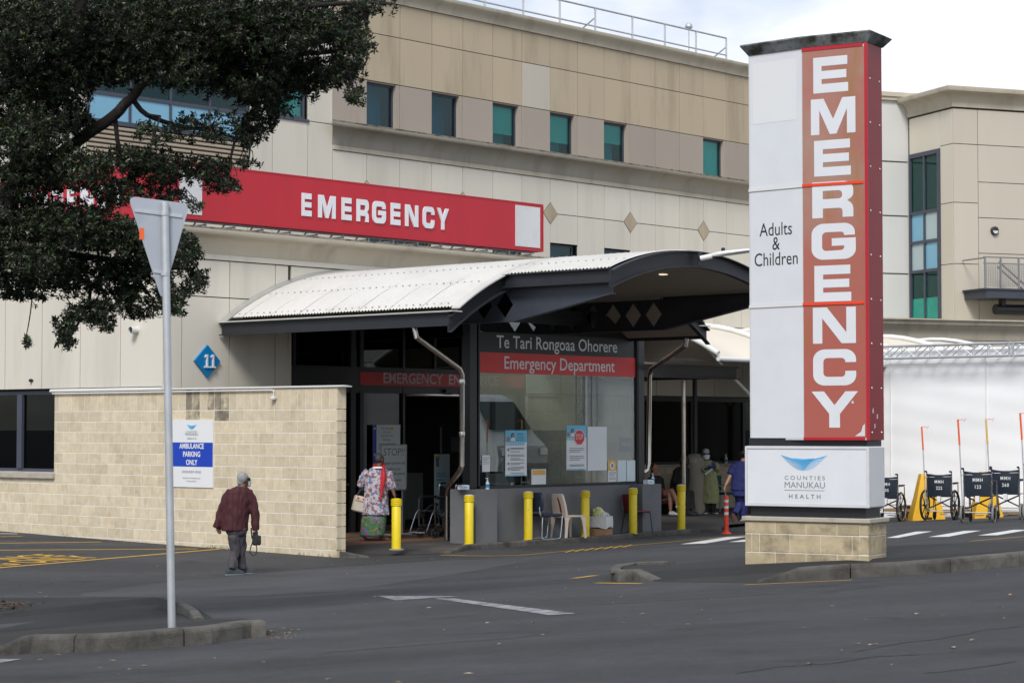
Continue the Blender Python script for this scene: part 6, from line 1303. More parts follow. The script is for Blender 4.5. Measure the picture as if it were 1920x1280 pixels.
# ---- yellow barrier blocks
def barrier(x0, x1, yb, yt, lab, dY=.0):
    P = hit((x0 + x1) / 2, yb); s_ = P.y / F; w_ = (x1 - x0) * s_; h = zat(x0, yt, P) - P.z
    t_ = thing('barrier_block', lab, 'barrier', P + Vector((0, dY, 0)), 0, 'yellow tapered barrier blocks')
    rings = [[(x * w_ / 2 + sx * 0, y * .3, z) for x, y in ((-1 * k, -1 * j), (1 * k, -1 * j), (1 * k, 1 * j), (-1 * k, 1 * j))] for z, k, j, sx in ((-.03, 1, 1, 0), (.06, .97, .97, 0), (h * .5, .66, .75, 0), (h - .02, .38, .55, 0), (h, .34, .5, 0))]
    b = MB(); b.loft(rings); b.build('body', 'barrier_yellow', t_, True); b = MB(); b.box(-.07, .07, -.302, -.28, .02, .07); b.build('lifting_slot', 'interior_dark', t_)
barrier(1706, 1768, 974, 888, 'left yellow tapered barrier block, nearer the pylon'); barrier(1822, 1876, 970, 884, 'right yellow tapered barrier block, half hidden by two wheelchairs')
P = BF(42.3, onq(1700, 950, 42.3).y); P.z = road_z(P.x, P.y); t_ = thing('low_bench', 'low wooden bench with a white cover behind the wheelchairs', 'bench', P, BROT + math.pi / 2)
MB().cbox(-5, .5, -.2, .2, .16, .22, .01).build('plank', 'wood', t_); MB().cbox(-4.9, .4, -.18, .18, .30, .34, .01).build('cover', 'tube_white', t_)
for x in (-4.5, -3, -1.5, 0): MB().box(x - .05, x + .05, -.15, .15, -.03, .16).box(x - .04, x + .04, -.1, .1, .22, .3).build('leg', 'wood', t_)

# ---- white van parked beside the marquee, beyond the right edge: it shows only as a reflection in the glass screen
vp_ = BF(40.2, 16.6); vp_.z = road_z(vp_.x, vp_.y)
van = thing('parked_van', 'white high-roof van reflected in the left half of the glass screen', 'van', vp_, BROT + math.pi / 2)
mat('van_white', (.72, .73, .74), .3, var=.03, coat=.5)
side = [(-2.35, .38), (-2.4, .9), (-2.32, 1.75), (-2.2, 2.25), (-2.05, 2.34), (1.0, 2.34), (1.35, 2.2), (2.0, 1.35), (2.38, 1.05), (2.45, .7), (2.4, .38)]
b = MB(); b.loft([[(x * (1 - .02 * abs(k) ** 3), .92 * k * (1 - (.09 if z > 1.2 else 0) * (z - 1.2)), z + (-.06 if abs(k) > .95 and z > 2 else 0)) for x, z in side] for k in (-1, -.93, -.5, 0, .5, .93, 1)]); b.build('body', 'van_white', van, True)
for s in (-1, 1):
    MB().add([(x, s * (.925 * (1 - .09 * (z - 1.2)) + .006), z) for x, z in ((.75, 1.3), (1.75, 1.3), (1.38, 1.9), (.75, 1.95))], [(0, 1, 2, 3)]).build('side_window', 'print_black', van)
    MB().add([(x, s * (.925 * (1 - .09 * (z - 1.2)) + .006), z) for x, z in ((-1.9, 1.3), (.55, 1.3), (.55, 1.95), (-1.9, 1.95))], [(0, 1, 2, 3)]).build('side_window', 'print_black', van)
    MB().cbox(2.36, 2.46, s * .72 - .14, s * .72 + .14, .8, 1.0, .02).build('headlight', 'chrome', van, True)
    for x in (-1.45, 1.5):
        w_ = bpy.data.objects.new('wheel', None); col.objects.link(w_); w_.parent = van; w_.location = (x, s * .82, .33)
        MB().lathe([(.2, -.1), (.31, -.1), (.33, -.07), (.33, .07), (.31, .1), (.2, .1)], n=24, axis='y').build('tyre', 'rubber', w_, True); MB().lathe([(.19, -.11), (.05, -.12), (.05, .12), (.19, .11)], n=18, axis='y').build('rim', 'galv', w_, True)
MB().add([(x, y, z) for x, y, z in ((1.95, -.8, 1.42), (1.95, .8, 1.42), (1.42, .72, 2.12), (1.42, -.72, 2.12))], [(0, 1, 2, 3)]).build('windscreen', 'print_black', van).location = (.025, 0, .03)
MB().cbox(2.38, 2.5, -.85, .85, .38, .62, .03).build('bumper', 'mesh_grey', van, True)
# ================================================================== people
def ball(b, c, r, n=12, m=9):
    rx_, ry_, rz_ = r if isinstance(r, (tuple, list)) else (r, r, r)
    b.loft([[(c[0] + rx_ * math.sin(math.pi * (j + .02) / (m - 1 + .04)) * math.cos(2 * math.pi * i / n), c[1] + ry_ * math.sin(math.pi * (j + .02) / (m - 1 + .04)) * math.sin(2 * math.pi * i / n), c[2] - rz_ * math.cos(math.pi * (j + .02) / (m - 1 + .04))) for i in range(n)] for j in range(m)])
def ell(c, rx_, ry_, n=16, tw=0.0): return [(c[0] + rx_ * math.cos(2 * math.pi * i / n) * math.cos(tw) - ry_ * math.sin(2 * math.pi * i / n) * math.sin(tw), c[1] + rx_ * math.cos(2 * math.pi * i / n) * math.sin(tw) + ry_ * math.sin(2 * math.pi * i / n) * math.cos(tw), c[2]) for i in range(n)]
def fuse(b, name, m, parent, voxel=.009, smooth=3, wrinkle=0.0, seed=1):
    me = b.mesh(name, None); o = bpy.data.objects.new('tmp', me); col.objects.link(o)
    md = o.modifiers.new('r', 'REMESH'); md.mode = 'VOXEL'; md.voxel_size = voxel
    if smooth: ms = o.modifiers.new('s', 'SMOOTH'); ms.iterations = smooth; ms.factor = .6
    dg = bpy.context.evaluated_depsgraph_get(); dg.update(); me2 = bpy.data.meshes.new_from_object(o.evaluated_get(dg)); bpy.data.objects.remove(o); bpy.data.meshes.remove(me)
    if wrinkle:
        from mathutils import noise
        for v in me2.vertices: v.co += v.normal * wrinkle * noise.noise(Vector((v.co.x * 22, v.co.y * 22, v.co.z * 9 + seed)))
    me2.materials.clear(); me2.materials.append(MATS[m]); me2.polygons.foreach_set('use_smooth', [True] * len(me2.polygons)); me2.name = name
    o = bpy.data.objects.new(name, me2); col.objects.link(o); o.parent = parent; return o
def hand(b, w, d, up, side=1, k=1.0, curl=.5):      # wrist, direction of the fingers, palm normal
    w, d, up = Vector(w), Vector(d).normalized(), Vector(up).normalized(); s = d.cross(up).normalized() * side; pk = .085 * k
    b.loft([[w + d * t + s * (hw * x) + up * (ht * y) for x, y in ((-1, -.6), (0, -1), (1, -.6), (1, .6), (0, 1), (-1, .6))] for t, hw, ht in ((-.02 * k, .026 * k, .02 * k), (.03 * k, .036 * k, .017 * k), (pk, .04 * k, .014 * k))])
    for i, (o_, L_) in enumerate(((-.031, .062), (-.011, .074), (.011, .07), (.03, .055))):
        p0 = w + d * (pk - .012 * k) + s * o_ * k; p1 = p0 + (d + up * curl * .3).normalized() * L_ * .5 * k; p2 = p1 + (d + up * curl * 1.1).normalized() * L_ * .35 * k; p3 = p2 + (d * .8 + up * curl * 1.8).normalized() * L_ * .28 * k
        b.tube([p0, p1, p2, p3], [.0095 * k, .009 * k, .0082 * k, .006 * k], 7)
    p0 = w + d * .02 * k - s * .03 * k; b.tube([p0, p0 + (d * .6 - s * .7).normalized() * .035 * k, p0 + (d * 1.1 - s * .6 + up * .3).normalized() * .068 * k], [.012 * k, .0105 * k, .008 * k], 7)
def head(b, c, k=1.0, fwd=(0, 1, 0)):
    c = Vector(c); f = Vector(fwd).normalized(); s = f.cross(Vector((0, 0, 1))).normalized(); u = Vector((0, 0, 1))
    def E_(o, r): b.loft([[c + f * (o[1] + r[1] * sx * math.sin(a)) + s * (o[0] + r[0] * sx * math.cos(a)) + u * (o[2] + r[2] * cz) for a in [2 * math.pi * i / 14 for i in range(14)]] for sx, cz in [(math.sin(math.pi * (j + .03) / 10.06), -math.cos(math.pi * (j + .03) / 10.06)) for j in range(11)]])
    E_((0, -.012 * k, .02 * k), (.073 * k, .09 * k, .095 * k)); E_((0, .025 * k, -.045 * k), (.056 * k, .058 * k, .068 * k)); E_((0, .088 * k, -.015 * k), (.013 * k, .018 * k, .022 * k)); E_((0, .075 * k, -.07 * k), (.025 * k, .012 * k, .012 * k))
    for sg in (-1, 1): E_((sg * .074 * k, -.005 * k, -.01 * k), (.01 * k, .022 * k, .03 * k)); E_((sg * .032 * k, .074 * k, .02 * k), (.022 * k, .012 * k, .008 * k))
    return f, s, u
def shoe(b, heel, d, L_=.27, k=1.0, h=.09):
    heel, d = Vector(heel), Vector(d); d.z = 0; d.normalize(); s = Vector((d.y, -d.x, 0))
    b.loft([[heel + d * t + s * (w_ * x) + Vector((0, 0, .012 + hh_ * z)) for x, z in ((-1, 0), (1, 0), (1, .4), (.6, 1), (-.6, 1), (-1, .4))] for t, w_, hh_ in ((-.02, .025 * k, h * .75), (.0, .036 * k, h), (.09, .038 * k, h), (.15, .044 * k, h * .72), (.21, .046 * k, h * .5), (L_ - .01, .032 * k, h * .36), (L_, .018 * k, h * .2))])
def sole(b, heel, d, L_=.27, k=1.0):
    heel, d = Vector(heel), Vector(d); d.z = 0; d.normalize(); s = Vector((d.y, -d.x, 0))
    b.loft([[heel + d * t + s * (w_ * x) + Vector((0, 0, z)) for x, z in ((-1, 0), (1, 0), (1, .02), (-1, .02))] for t, w_ in ((-.028, .022 * k), (-.01, .04 * k), (.09, .04 * k), (.16, .048 * k), (.22, .05 * k), (L_, .034 * k), (L_ + .01, .016 * k))])
def pattern(name, base, layers, rough=.8):   # layers: (kind, scale, lo, hi, colour)
    m = bpy.data.materials.new(name); t = nodes(m); N = t.nodes.new; K = t.links.new; out = N('ShaderNodeOutputMaterial'); bs = N('ShaderNodeBsdfPrincipled'); K(bs.outputs[0], out.inputs[0]); bs.inputs['Roughness'].default_value = rough
    tcn = N('ShaderNodeTexCoord'); rgb = N('ShaderNodeRGB'); rgb.outputs[0].default_value = (*base, 1); cur = rgb.outputs[0]
    for i, (kind, sc, lo, hi, c_) in enumerate(layers):
        mp_ = N('ShaderNodeMapping'); mp_.inputs['Location'].default_value = (i * 3.3, i * 1.7, i * 2.9); K(tcn.outputs['Object'], mp_.inputs[0])
        if kind == 'noise': n = N('ShaderNodeTexNoise'); n.inputs['Scale'].default_value = sc; n.inputs['Detail'].default_value = 3; o_ = n.outputs['Fac']
        elif kind == 'voro': n = N('ShaderNodeTexVoronoi'); n.inputs['Scale'].default_value = sc; n.inputs['Randomness'].default_value = .8; o_ = n.outputs['Distance']
        else: n = N('ShaderNodeTexWave'); n.wave_type = 'BANDS'; n.bands_direction = 'X'; n.inputs['Scale'].default_value = sc; n.inputs['Distortion'].default_value = 1.2; n.inputs['Detail'].default_value = 1; o_ = n.outputs['Fac']
        K(mp_.outputs[0], n.inputs['Vector']); r = N('ShaderNodeMapRange'); r.inputs[1].default_value = lo; r.inputs[2].default_value = hi; K(o_, r.inputs[0]); mxn = N('ShaderNodeMixRGB'); mxn.inputs[2].default_value = (*c_, 1); K(r.outputs[0], mxn.inputs[0]); K(cur, mxn.inputs[1]); cur = mxn.outputs[0]
    K(cur, bs.inputs['Base Color']); MATS[name] = m
pattern('shirt_burgundy', (.055, .008, .012), [('wave', 3.4, .90, .98, (.03, .005, .009)), ('noise', 14, .45, .9, (.03, .006, .009))])
pattern('tunic_floral', (.46, .45, .54), [('noise', 16, .50, .57, (.24, .12, .10)), ('noise', 26, .60, .64, (.12, .05, .05)), ('voro', 7.5, .30, .22, (.11, .20, .42)), ('voro', 7.5, .12, .06, (.35, .42, .58))])
pattern('skirt_floral', (.07, .17, .045), [('noise', 12, .52, .58, (.27, .07, .33)), ('noise', 17, .56, .62, (.03, .24, .16)), ('noise', 15, .58, .66, (.30, .2, .08)), ('noise', 24, .62, .66, (.01, .02, .02))])
pattern('cap_print', (.55, .55, .55), [('noise', 45, .5, .55, (.05, .3, .42)), ('noise', 60, .58, .62, (.5, .05, .06))])
class Person:
    def __init__(s, label, base, name='person'): s.b = Vector(base); s.o = thing(name, label, 'person', base)
    def P(s, x, y, dy=0.0): return ony(x, y, s.b.y + dy) - s.b
# ---- man in the burgundy shirt
A = Person('grey-haired man in a burgundy striped shirt walking past the block wall', hit(443, 1077)); P = A.P
fw = (.62, .75, 0)
hd = P(457, 899, .03)
b = MB(); head(b, hd, 1.0, (.8, .6, 0)); b.tube([P(453, 915, 0), hd + Vector((-.01, 0, -.06))], [.06, .055], 10)
b.tube([P(431, 920), P(415, 955, .02), P(409, 981, .0)], [.05, .042, .03], 8); b.tube([P(466, 922, .05), P(477, 953, .06), P(479, 991, .04)], [.05, .042, .03], 8)
b.loft([ell(P(x, y, .03), w_, d_, 14) for x, y, w_, d_ in ((450, 918, .1, .08), (447, 935, .17, .11), (445, 965, .14, .10), (444, 1000, .11, .08))])
b.tube([P(437, 1000), P(441, 1030, .02), P(434, 1066, -.07)], [.08, .055, .04], 8); b.tube([P(450, 1000, .06), P(452, 1030, .12), P(455, 1066, .16)], [.08, .055, .04], 8)
hand(b, P(409, 983), (.1, 0, -1), (.5, -.6, 0), 1, 1.0, .4); hand(b, P(479, 992, .04), (.02, .1, -1), (-.8, .2, 0), -1, 1.0, 1.2)
fuse(b, 'body', 'skin_brown', A.o, .009, 2)
b = MB(); b.loft([ell(P(x, y, .03), w_, d_, 18, .25) for x, y, w_, d_ in ((452.5, 911, .075, .07), (451, 915, .13, .095), (449, 922, .185, .12), (446.5, 938, .20, .14), (443.5, 960, .195, .15), (441, 980, .20, .155), (439.5, 994.5, .205, .155))])
b.tube([P(434, 919, .02), P(424, 936, .02), P(414, 960, .02), P(408.5, 980, .0), P(406.5, 989, .0)], [.075, .078, .066, .058, .062], 12); b.tube([P(464, 921, .06), P(472, 938, .07), P(478, 960, .07), P(479, 985, .05), P(479.5, 994, .05)], [.075, .08, .07, .062, .05], 12)
fuse(b, 'shirt', 'shirt_burgundy', A.o, .013, 4, .014, 3)
b = MB(); b.loft([ell(P(452.5, 910, .03), .058, .06, 14), ell(P(453, 906.5, .03), .056, .058, 14)]); b.build('collar', 'print_navy', A.o, True)
b = MB(); b.loft([ell(P(x, y, .03), w_, d_, 16) for x, y, w_, d_ in ((443.5, 988, .175, .13), (443.5, 998, .165, .125), (444, 1004, .13, .10))]); b.tube([P(438, 1003, .0), P(440, 1022, .02), P(441, 1035, .02), P(436, 1050, -.05), P(434, 1066, -.08)], [.095, .085, .075, .068, .07], 12); b.tube([P(450, 1003, .06), P(452, 1022, .12), P(451.5, 1036, .12), P(453, 1050, .14), P(455, 1065, .17)], [.095, .085, .075, .064, .068], 12)
fuse(b, 'trousers', 'trouser_grey', A.o, .013, 3, .016, 5)
h1, h2 = P(432, 1076, -.10), P(452, 1074, .16); h1.z = .0; h2.z = 0.0
for h_ in (h1, h2):
    b = MB(); shoe(b, h_ - Vector((.05, 0, 0)), (.9, .45, 0), .27, 1.0, .125); fuse(b, 'shoe', 'shoe_dark', A.o, .0095, 2); b = MB(); sole(b, h_ - Vector((.05, 0, 0)), (.9, .45, 0), .26, .95); b.build('sole', 'sole', A.o, True)
b = MB(); f, s, u = Vector((.8, .6, 0)), Vector((.6, -.8, 0)), Vector((0, 0, 1)); ball(b, hd - f * .022 + u * .032, (.086, .094, .098)); ball(b, hd - f * .055 - u * .03, (.06, .05, .06)); fuse(b, 'hair', 'hair_grey', A.o, .0095, 2, .006, 2)
b = MB(); b.loft([[hd + f * x_ + s * y_ + u * z_ for x_, y_, z_ in pts] for pts in ([(.05, .085, -.02), (.105, .045, -.005), (.12, 0, .0), (.105, -.045, -.005), (.05, -.085, -.02)], [(.06, .075, -.09), (.1, .04, -.105), (.11, 0, -.11), (.1, -.04, -.105), (.06, -.075, -.09)])], False); b.build('face_mask', 'mask_white', A.o, True)
b = MB(); b.loft([[hd + f * x_ + s * y_ + u * z_ for x_, y_, z_ in ((.0, .088, .025), (.07, .076, .03), (.1, .03, .03), (.1, -.03, .03), (.07, -.076, .03))] , [hd + f * x_ + s * y_ + u * z_ for x_, y_, z_ in ((.0, .088, .012), (.07, .076, .0), (.1, .03, -.005), (.1, -.03, -.005), (.07, -.076, 0))]], False); b.build('sunglasses', 'print_black', A.o, True)
pb = A.P(480, 1009, .03)
bag = thing('wrist_bag', 'small black bag with a loop strap in the man\'s right hand', 'bag', A.b + pb + Vector((0, 0, -.1)), R(15))
b = MB(); b.cbox(-.055, .075, -.03, .03, 0.0, .15, .015); b.loft([[(x - .02, y * .8, z) for x, y in ((-.03, -.03), (.05, -.03), (.05, .03), (-.03, .03))] for z in (.12, .2)]); fuse(b, 'pouch', 'black_cloth', bag, .006, 2, .0095, 2)
MB().lathe([(.012, 0), (.01, .004)], .03, -.031, .09, 8, 'y').build('badge', 'cap_white', bag)
MB().tube([(-.05, 0, .05), (-.08, 0, -.03), (-.095, 0, -.11), (-.05, 0, -.155), (.0, 0, -.14), (.015, 0, -.05), (.0, 0, .02)], .009, 6).tube([(-.06, 0, .1), (-.075, 0, .25), (-.04, 0, .27), (.02, 0, .2)], .013, 6).build('strap', 'black_cloth', bag, True)
# ---- woman in the floral tunic
B_ = Person('woman in a floral tunic and bright skirt at the entrance, one hand by a bollard', padhit(698, 1014)); P = B_.P
hd = P(712.5, 861, .05)
b = MB(); head(b, hd, .98, (.75, .66, 0)); b.tube([P(710, 877, .03), hd + Vector((-.01, 0, -.06))], [.06, .053], 10); b.loft([ell(P(x, y, .03), w_, d_, 14) for x, y, w_, d_ in ((709, 878, .12, .09), (707, 900, .17, .12), (704, 940, .18, .13), (702, 970, .19, .14), (700, 985, .17, .13))])
b.tube([P(690, 882), P(678, 905, .0), P(682, 915, .25)], [.055, .045, .03], 8); b.tube([P(729, 884, .03), P(735, 913, .02), P(740, 929, -.12)], [.055, .045, .029], 8); hand(b, P(740, 930, -.12), (.25, -.1, -1), (-.8, -.3, .2), -1, .95, .6)
b.tube([P(689, 980), P(682, 1003, -.03), P(680, 1013, -.03)], [.08, .05, .036], 8); b.tube([P(708, 980, .05), P(715, 1002, .08), P(716, 1012, .08)], [.08, .05, .036], 8)
for xx, dy in ((679, -.03), (717, .08)): h_ = P(xx, 1012, dy); h_.z = .012; b.loft([[h_ + Vector((t * .85, t * .5, 0)) + Vector((.5, -.85, 0)) * (w_ * x) + Vector((0, 0, hh_ * z)) for x, z in ((-1, 0), (1, 0), (.6, 1), (-.6, 1))] for t, w_, hh_ in ((-.04, .03, .06), (.05, .035, .07), (.13, .042, .04), (.18, .03, .02))])
fuse(b, 'body', 'skin_brown', B_.o, .009, 2)
b = MB(); b.loft([ell(P(x, y, .03), w_, d_, 18, .15) for x, y, w_, d_ in ((709, 875, .1, .085), (709, 878, .16, .105), (708.5, 885, .20, .13), (707, 900, .215, .15), (705, 925, .225, .165), (704, 945, .245, .185), (704.5, 965, .26, .2))])
b.tube([P(691, 882, .02), P(682, 895, .01), P(677, 908, .03), P(680, 914, .1)], [.08, .085, .08, .07], 12); b.tube([P(728, 884, .04), P(732, 900, .03), P(736, 917, .0)], [.08, .085, .078], 12); fuse(b, 'tunic', 'tunic_floral', B_.o, .013, 4, .014, 7)
b = MB(); n = 22; b.loft([[(c_.x + w_ * math.cos(2 * math.pi * i / n) * (1 + .04 * math.sin(i * 2.2)), c_.y + d_ * math.sin(2 * math.pi * i / n) * (1 + .05 * math.sin(i * 1.7)), c_.z) for i in range(n)] for c_, w_, d_ in ((P(703, 955, .03), .2, .16), (P(701, 975, .03), .235, .18), (P(698.5, 1000, .03), .225, .19), (P(698, 1004.5, .03), .225, .19))]); b.build('skirt', 'skirt_floral', B_.o, 'all')
b = MB(); ball(b, hd + Vector((-.02, -.01, .03)), (.085, .09, .092)); ball(b, hd + Vector((-.03, -.06, .0)), (.06, .045, .055)); fuse(b, 'hair', 'hair_salt', B_.o, .0095, 2, .008, 4)
for xx, dy in ((679, -.03), (717, .08)): h_ = P(xx, 1012, dy); h_.z = 0; b = MB(); sole(b, h_ + Vector((-.02, -.01, -.012)), (.85, .5, 0), .24, .95); b.build('sandal', 'maroon_plastic', B_.o, True)
b = MB(); b.tube([P(700, 873.5, -.02), P(706, 876, -.06), P(715, 876, -.05), P(721, 872.5, .02), P(716, 871, .1), P(703, 870.5, .08), P(700, 873.5, -.02)], .022, 8); b.tube([P(719, 876, -.06), P(720, 895, -.12), P(717, 915, -.14), P(713, 938, -.17)], [.035, .04, .03, .012], 8); b.tube([P(717, 877, -.05), P(715.5, 900, -.13), P(714, 925, -.15)], [.02, .025, .008], 7); fuse(b, 'scarf', 'red_scarf', B_.o, .009, 2, .008, 9)
b = MB(); b.loft([ell(P(708.5, 874.5, -.04), .085, .05, 14), ell(P(709, 877.5, -.05), .1, .06, 14)]); b.build('collar', 'print_white', B_.o, True)
hb = P(670, 959, -.04)
bg_ = thing('handbag', 'cream handbag with red studs hanging from the woman\'s left arm', 'bag', B_.b + hb, R(20)); bg_.rotation_euler = (0, R(14), R(20))
MB().cbox(-.115, .095, -.05, .05, 0, .30, .02).build('bag_body', 'handbag_cream', bg_, True); MB().cbox(.097, .15, -.05, .06, .0, .26, .02).build('red_panel', 'red_scarf', bg_, True); MB().box(-.105, .085, -.056, -.0505, .195, .215).build('flap_seam', 'concrete', bg_)
for x in (-.06, .05): MB().lathe([(.02, 0), (.018, -.008)], x, -.05, .25, 10, 'y').build('stud', 'red_scarf', bg_)
for y in (-.03, .04): MB().tube([(-.08, y, .29), (-.03, y, .44), (.05, y + .02, .52), (.09, y + .03, .45), (.09, y, .29)], .013, 6).build('strap', 'black_cloth', bg_, True)
# ---- nurse in navy scrubs
C_ = Person('nurse in navy scrubs walking away behind the pylon', padhit(1389, 976)); P = C_.P
hd = P(1395, 853, .05)
b = MB(); head(b, hd, .98, (.5, .87, 0)); b.tube([P(1392, 868, .02), hd + Vector((0, 0, -.06))], [.06, .053], 10); b.loft([ell(P(x, y, .02), w_, d_, 14) for x, y, w_, d_ in ((1391, 868, .1, .08), (1390, 885, .17, .12), (1390, 915, .17, .13), (1390, 930, .17, .13))])
b.tube([P(1377, 873), P(1369, 892, -.02), P(1361, 909, -.1)], [.055, .045, .03], 8); hand(b, P(1360.5, 910, -.1), (-.3, -.2, -1), (.7, -.5, 0), 1, .95, .6); b.tube([P(1404, 873, .05), P(1409, 893, .08), P(1412, 905, .2)], [.055, .045, .03], 8)
b.tube([P(1385, 925, 0), P(1388, 945, .1), P(1379, 962, -.12)], [.085, .055, .04], 8); b.tube([P(1394, 925, .05), P(1394, 950, .1), P(1392, 970, .1)], [.085, .055, .04], 8); fuse(b, 'body', 'skin_tan', C_.o, .0095, 2)
b = MB(); b.loft([ell(P(x, y, .02), w_, d_, 18) for x, y, w_, d_ in ((1392, 864, .1, .09), (1391.5, 866, .17, .11), (1391, 874, .215, .13), (1390, 890, .21, .15), (1389, 905, .215, .16), (1389, 919, .23, .165))]); b.tube([P(1378, 872, .01), P(1372, 883, -.0), P(1369, 889, -.01)], [.085, .085, .085], 12); b.tube([P(1404, 872, .05), P(1409, 886, .07)], [.085, .085], 12); fuse(b, 'scrub_top', 'scrub_blue', C_.o, .014, 4, .014, 11)
b = MB(); b.loft([ell(P(1389, y, .02), w_, .15, 16) for y, w_ in ((912, .19), (922, .20), (930, .19))]); b.tube([P(1384, 922, 0), P(1387, 940, .08), P(1385, 950, .04), P(1378, 962, -.12)], [.11, .09, .08, .07], 12); b.tube([P(1395, 922, .05), P(1395, 945, .1), P(1393, 970, .1)], [.11, .09, .075], 12); fuse(b, 'scrub_trousers', 'scrub_blue', C_.o, .014, 3, .014, 13)
b = MB(); ball(b, hd + Vector((-.01, -.03, .03)), (.085, .09, .095)); ball(b, hd + Vector((-.03, -.11, .05)), (.05, .045, .05)); fuse(b, 'hair', 'hair_black', C_.o, .0095, 2, .005, 5)
h_ = P(1391, 976, .1); h_.z = 0; b = MB(); shoe(b, h_, (.5, .8, 0), .25); fuse(b, 'shoe', 'shoe_dark', C_.o, .009, 2); b = MB(); sole(b, h_, (.5, .8, 0), .25); b.build('sole', 'shoe_white', C_.o, True)
hh0 = P(1373, 962, -.16); b = MB(); b.loft([[hh0 + Vector((.12 * t, .05 * t, -.24 * t)) + Vector((.9, 0, .3)) * (w_ * x) + Vector((0, .05 * y, .0)) for x, y in ((-1, -1), (1, -1), (.7, 1), (-.7, 1))] for t, w_ in ((0, .03), (.2, .042), (.6, .045), (.9, .04), (1, .02))]); fuse(b, 'shoe', 'shoe_dark', C_.o, .0095, 2)
b = MB(); b.loft([[hh0 + Vector((.12 * t, .05 * t - .062, -.24 * t)) + Vector((.9, 0, .3)) * (w_ * x) + Vector((0, .012 * y, .0)) for x, y in ((-1, -1), (1, -1), (1, 1), (-1, 1))] for t, w_ in ((0, .028), (.2, .04), (.6, .043), (.9, .04), (1, .02))]); b.build('sole', 'sole_brown', C_.o, True)
# ---- gowned worker facing the camera
D_ = Person('worker in a yellow gown, print cap and mask holding papers by the wall', padhit(1330, 962)); P = D_.P
hd = P(1323.5, 851, -.02); f, s, u = Vector((.1, -1, -.12)).normalized(), Vector((-1, -.1, 0)), Vector((0, 0, 1))
b = MB(); head(b, hd, .98, (.1, -1, 0)); b.tube([P(1324, 866), hd + Vector((0, 0, -.06))], [.06, .053], 10); b.loft([ell(P(x, y), w_, d_, 14) for x, y, w_, d_ in ((1325, 866, .1, .08), (1328, 885, .17, .12), (1329, 920, .17, .13), (1329, 940, .15, .12))])
b.tube([P(1314, 868), P(1312, 884, -.06), P(1325, 878, -.24)], [.055, .045, .03], 8); b.tube([P(1340, 868), P(1346, 880, -.06), P(1340, 874, -.24)], [.055, .045, .03], 8); b.tube([P(1324, 930), P(1324, 957)], [.08, .045], 8); b.tube([P(1335, 930), P(1337, 957)], [.08, .045], 8); fuse(b, 'body', 'skin_brown', D_.o, .0095, 2)
b = MB(); b.loft([ell(P(x, y), w_, d_, 18) for x, y, w_, d_ in ((1324.5, 862, .09, .08), (1325.5, 865, .17, .11), (1327, 873, .205, .13), (1328.5, 890, .2, .15), (1329, 892, .195, .145), (1330, 915, .225, .17), (1330, 943, .235, .18))]); b.tube([P(1315, 869), P(1312.5, 882, -.05), P(1322, 880, -.2)], [.085, .08, .06], 12); b.tube([P(1340, 869), P(1346, 880, -.05), P(1342, 875, -.2)], [.085, .08, .06], 12); fuse(b, 'gown', 'gown_yellow', D_.o, .014, 3, .014, 17)
b = MB(); hand(b, P(1326, 877.5, -.25), (.8, -.2, .1), (0, -1, .2), 1, 1.0, .5); hand(b, P(1341, 873.5, -.25), (-.5, -.3, .5), (0, -1, .2), -1, 1.0, .5); fuse(b, 'gloves', 'glove_navy', D_.o, .006, 2)
b = MB(); b.loft([ell(P(1326, 943), .09, .09, 10), ell(P(1325, 959), .07, .08, 10)]); b.loft([ell(P(1336, 943), .09, .09, 10), ell(P(1337, 959), .07, .08, 10)]); b.build('trousers', 'black_cloth', D_.o, True)
for xx in (1325, 1338): h_ = P(xx, 961, .05); h_.z = 0; b = MB(); shoe(b, h_, (.2 if xx > 1330 else -.2, -1, 0), .26); fuse(b, 'shoe', 'shoe_dark', D_.o, .009, 2); b = MB(); sole(b, h_, (.2 if xx > 1330 else -.2, -1, 0), .26); b.build('sole', 'shoe_white', D_.o, True)
b = MB(); ball(b, hd + Vector((0, .015, .055)), (.09, .1, .08)); fuse(b, 'cap', 'cap_print', D_.o, .0095, 2, .004, 3)
b = MB(); b.loft([[hd + f * x_ + s * y_ + u * z_ for x_, y_, z_ in pts] for pts in ([(.05, .085, -.015), (.115, .045, .0), (.125, 0, .005), (.115, -.045, 0), (.05, -.085, -.015)], [(.06, .075, -.085), (.115, .04, -.1), (.125, 0, -.105), (.115, -.04, -.1), (.06, -.075, -.085)])], False); b.build('face_mask', 'mask_white', D_.o, True)
for sg in (-1, 1): b = MB(); ball(b, hd + f * .082 + s * sg * .032 + u * .018, (.014, .008, .008), 8, 6); b.build('eye', 'print_black', D_.o, True)
pp_ = D_.b + P(1329, 882, -.3); t_ = thing('paper_sheets', 'white folded papers held by the gowned worker', 'papers', pp_, 0); b = MB(); b.prism([(-.1, 0, -.07), (.07, -.02, .06), (.1, 0, .03), (-.07, .02, -.1)], (0, .004, 0)); b.build('sheet', 'paper', t_)
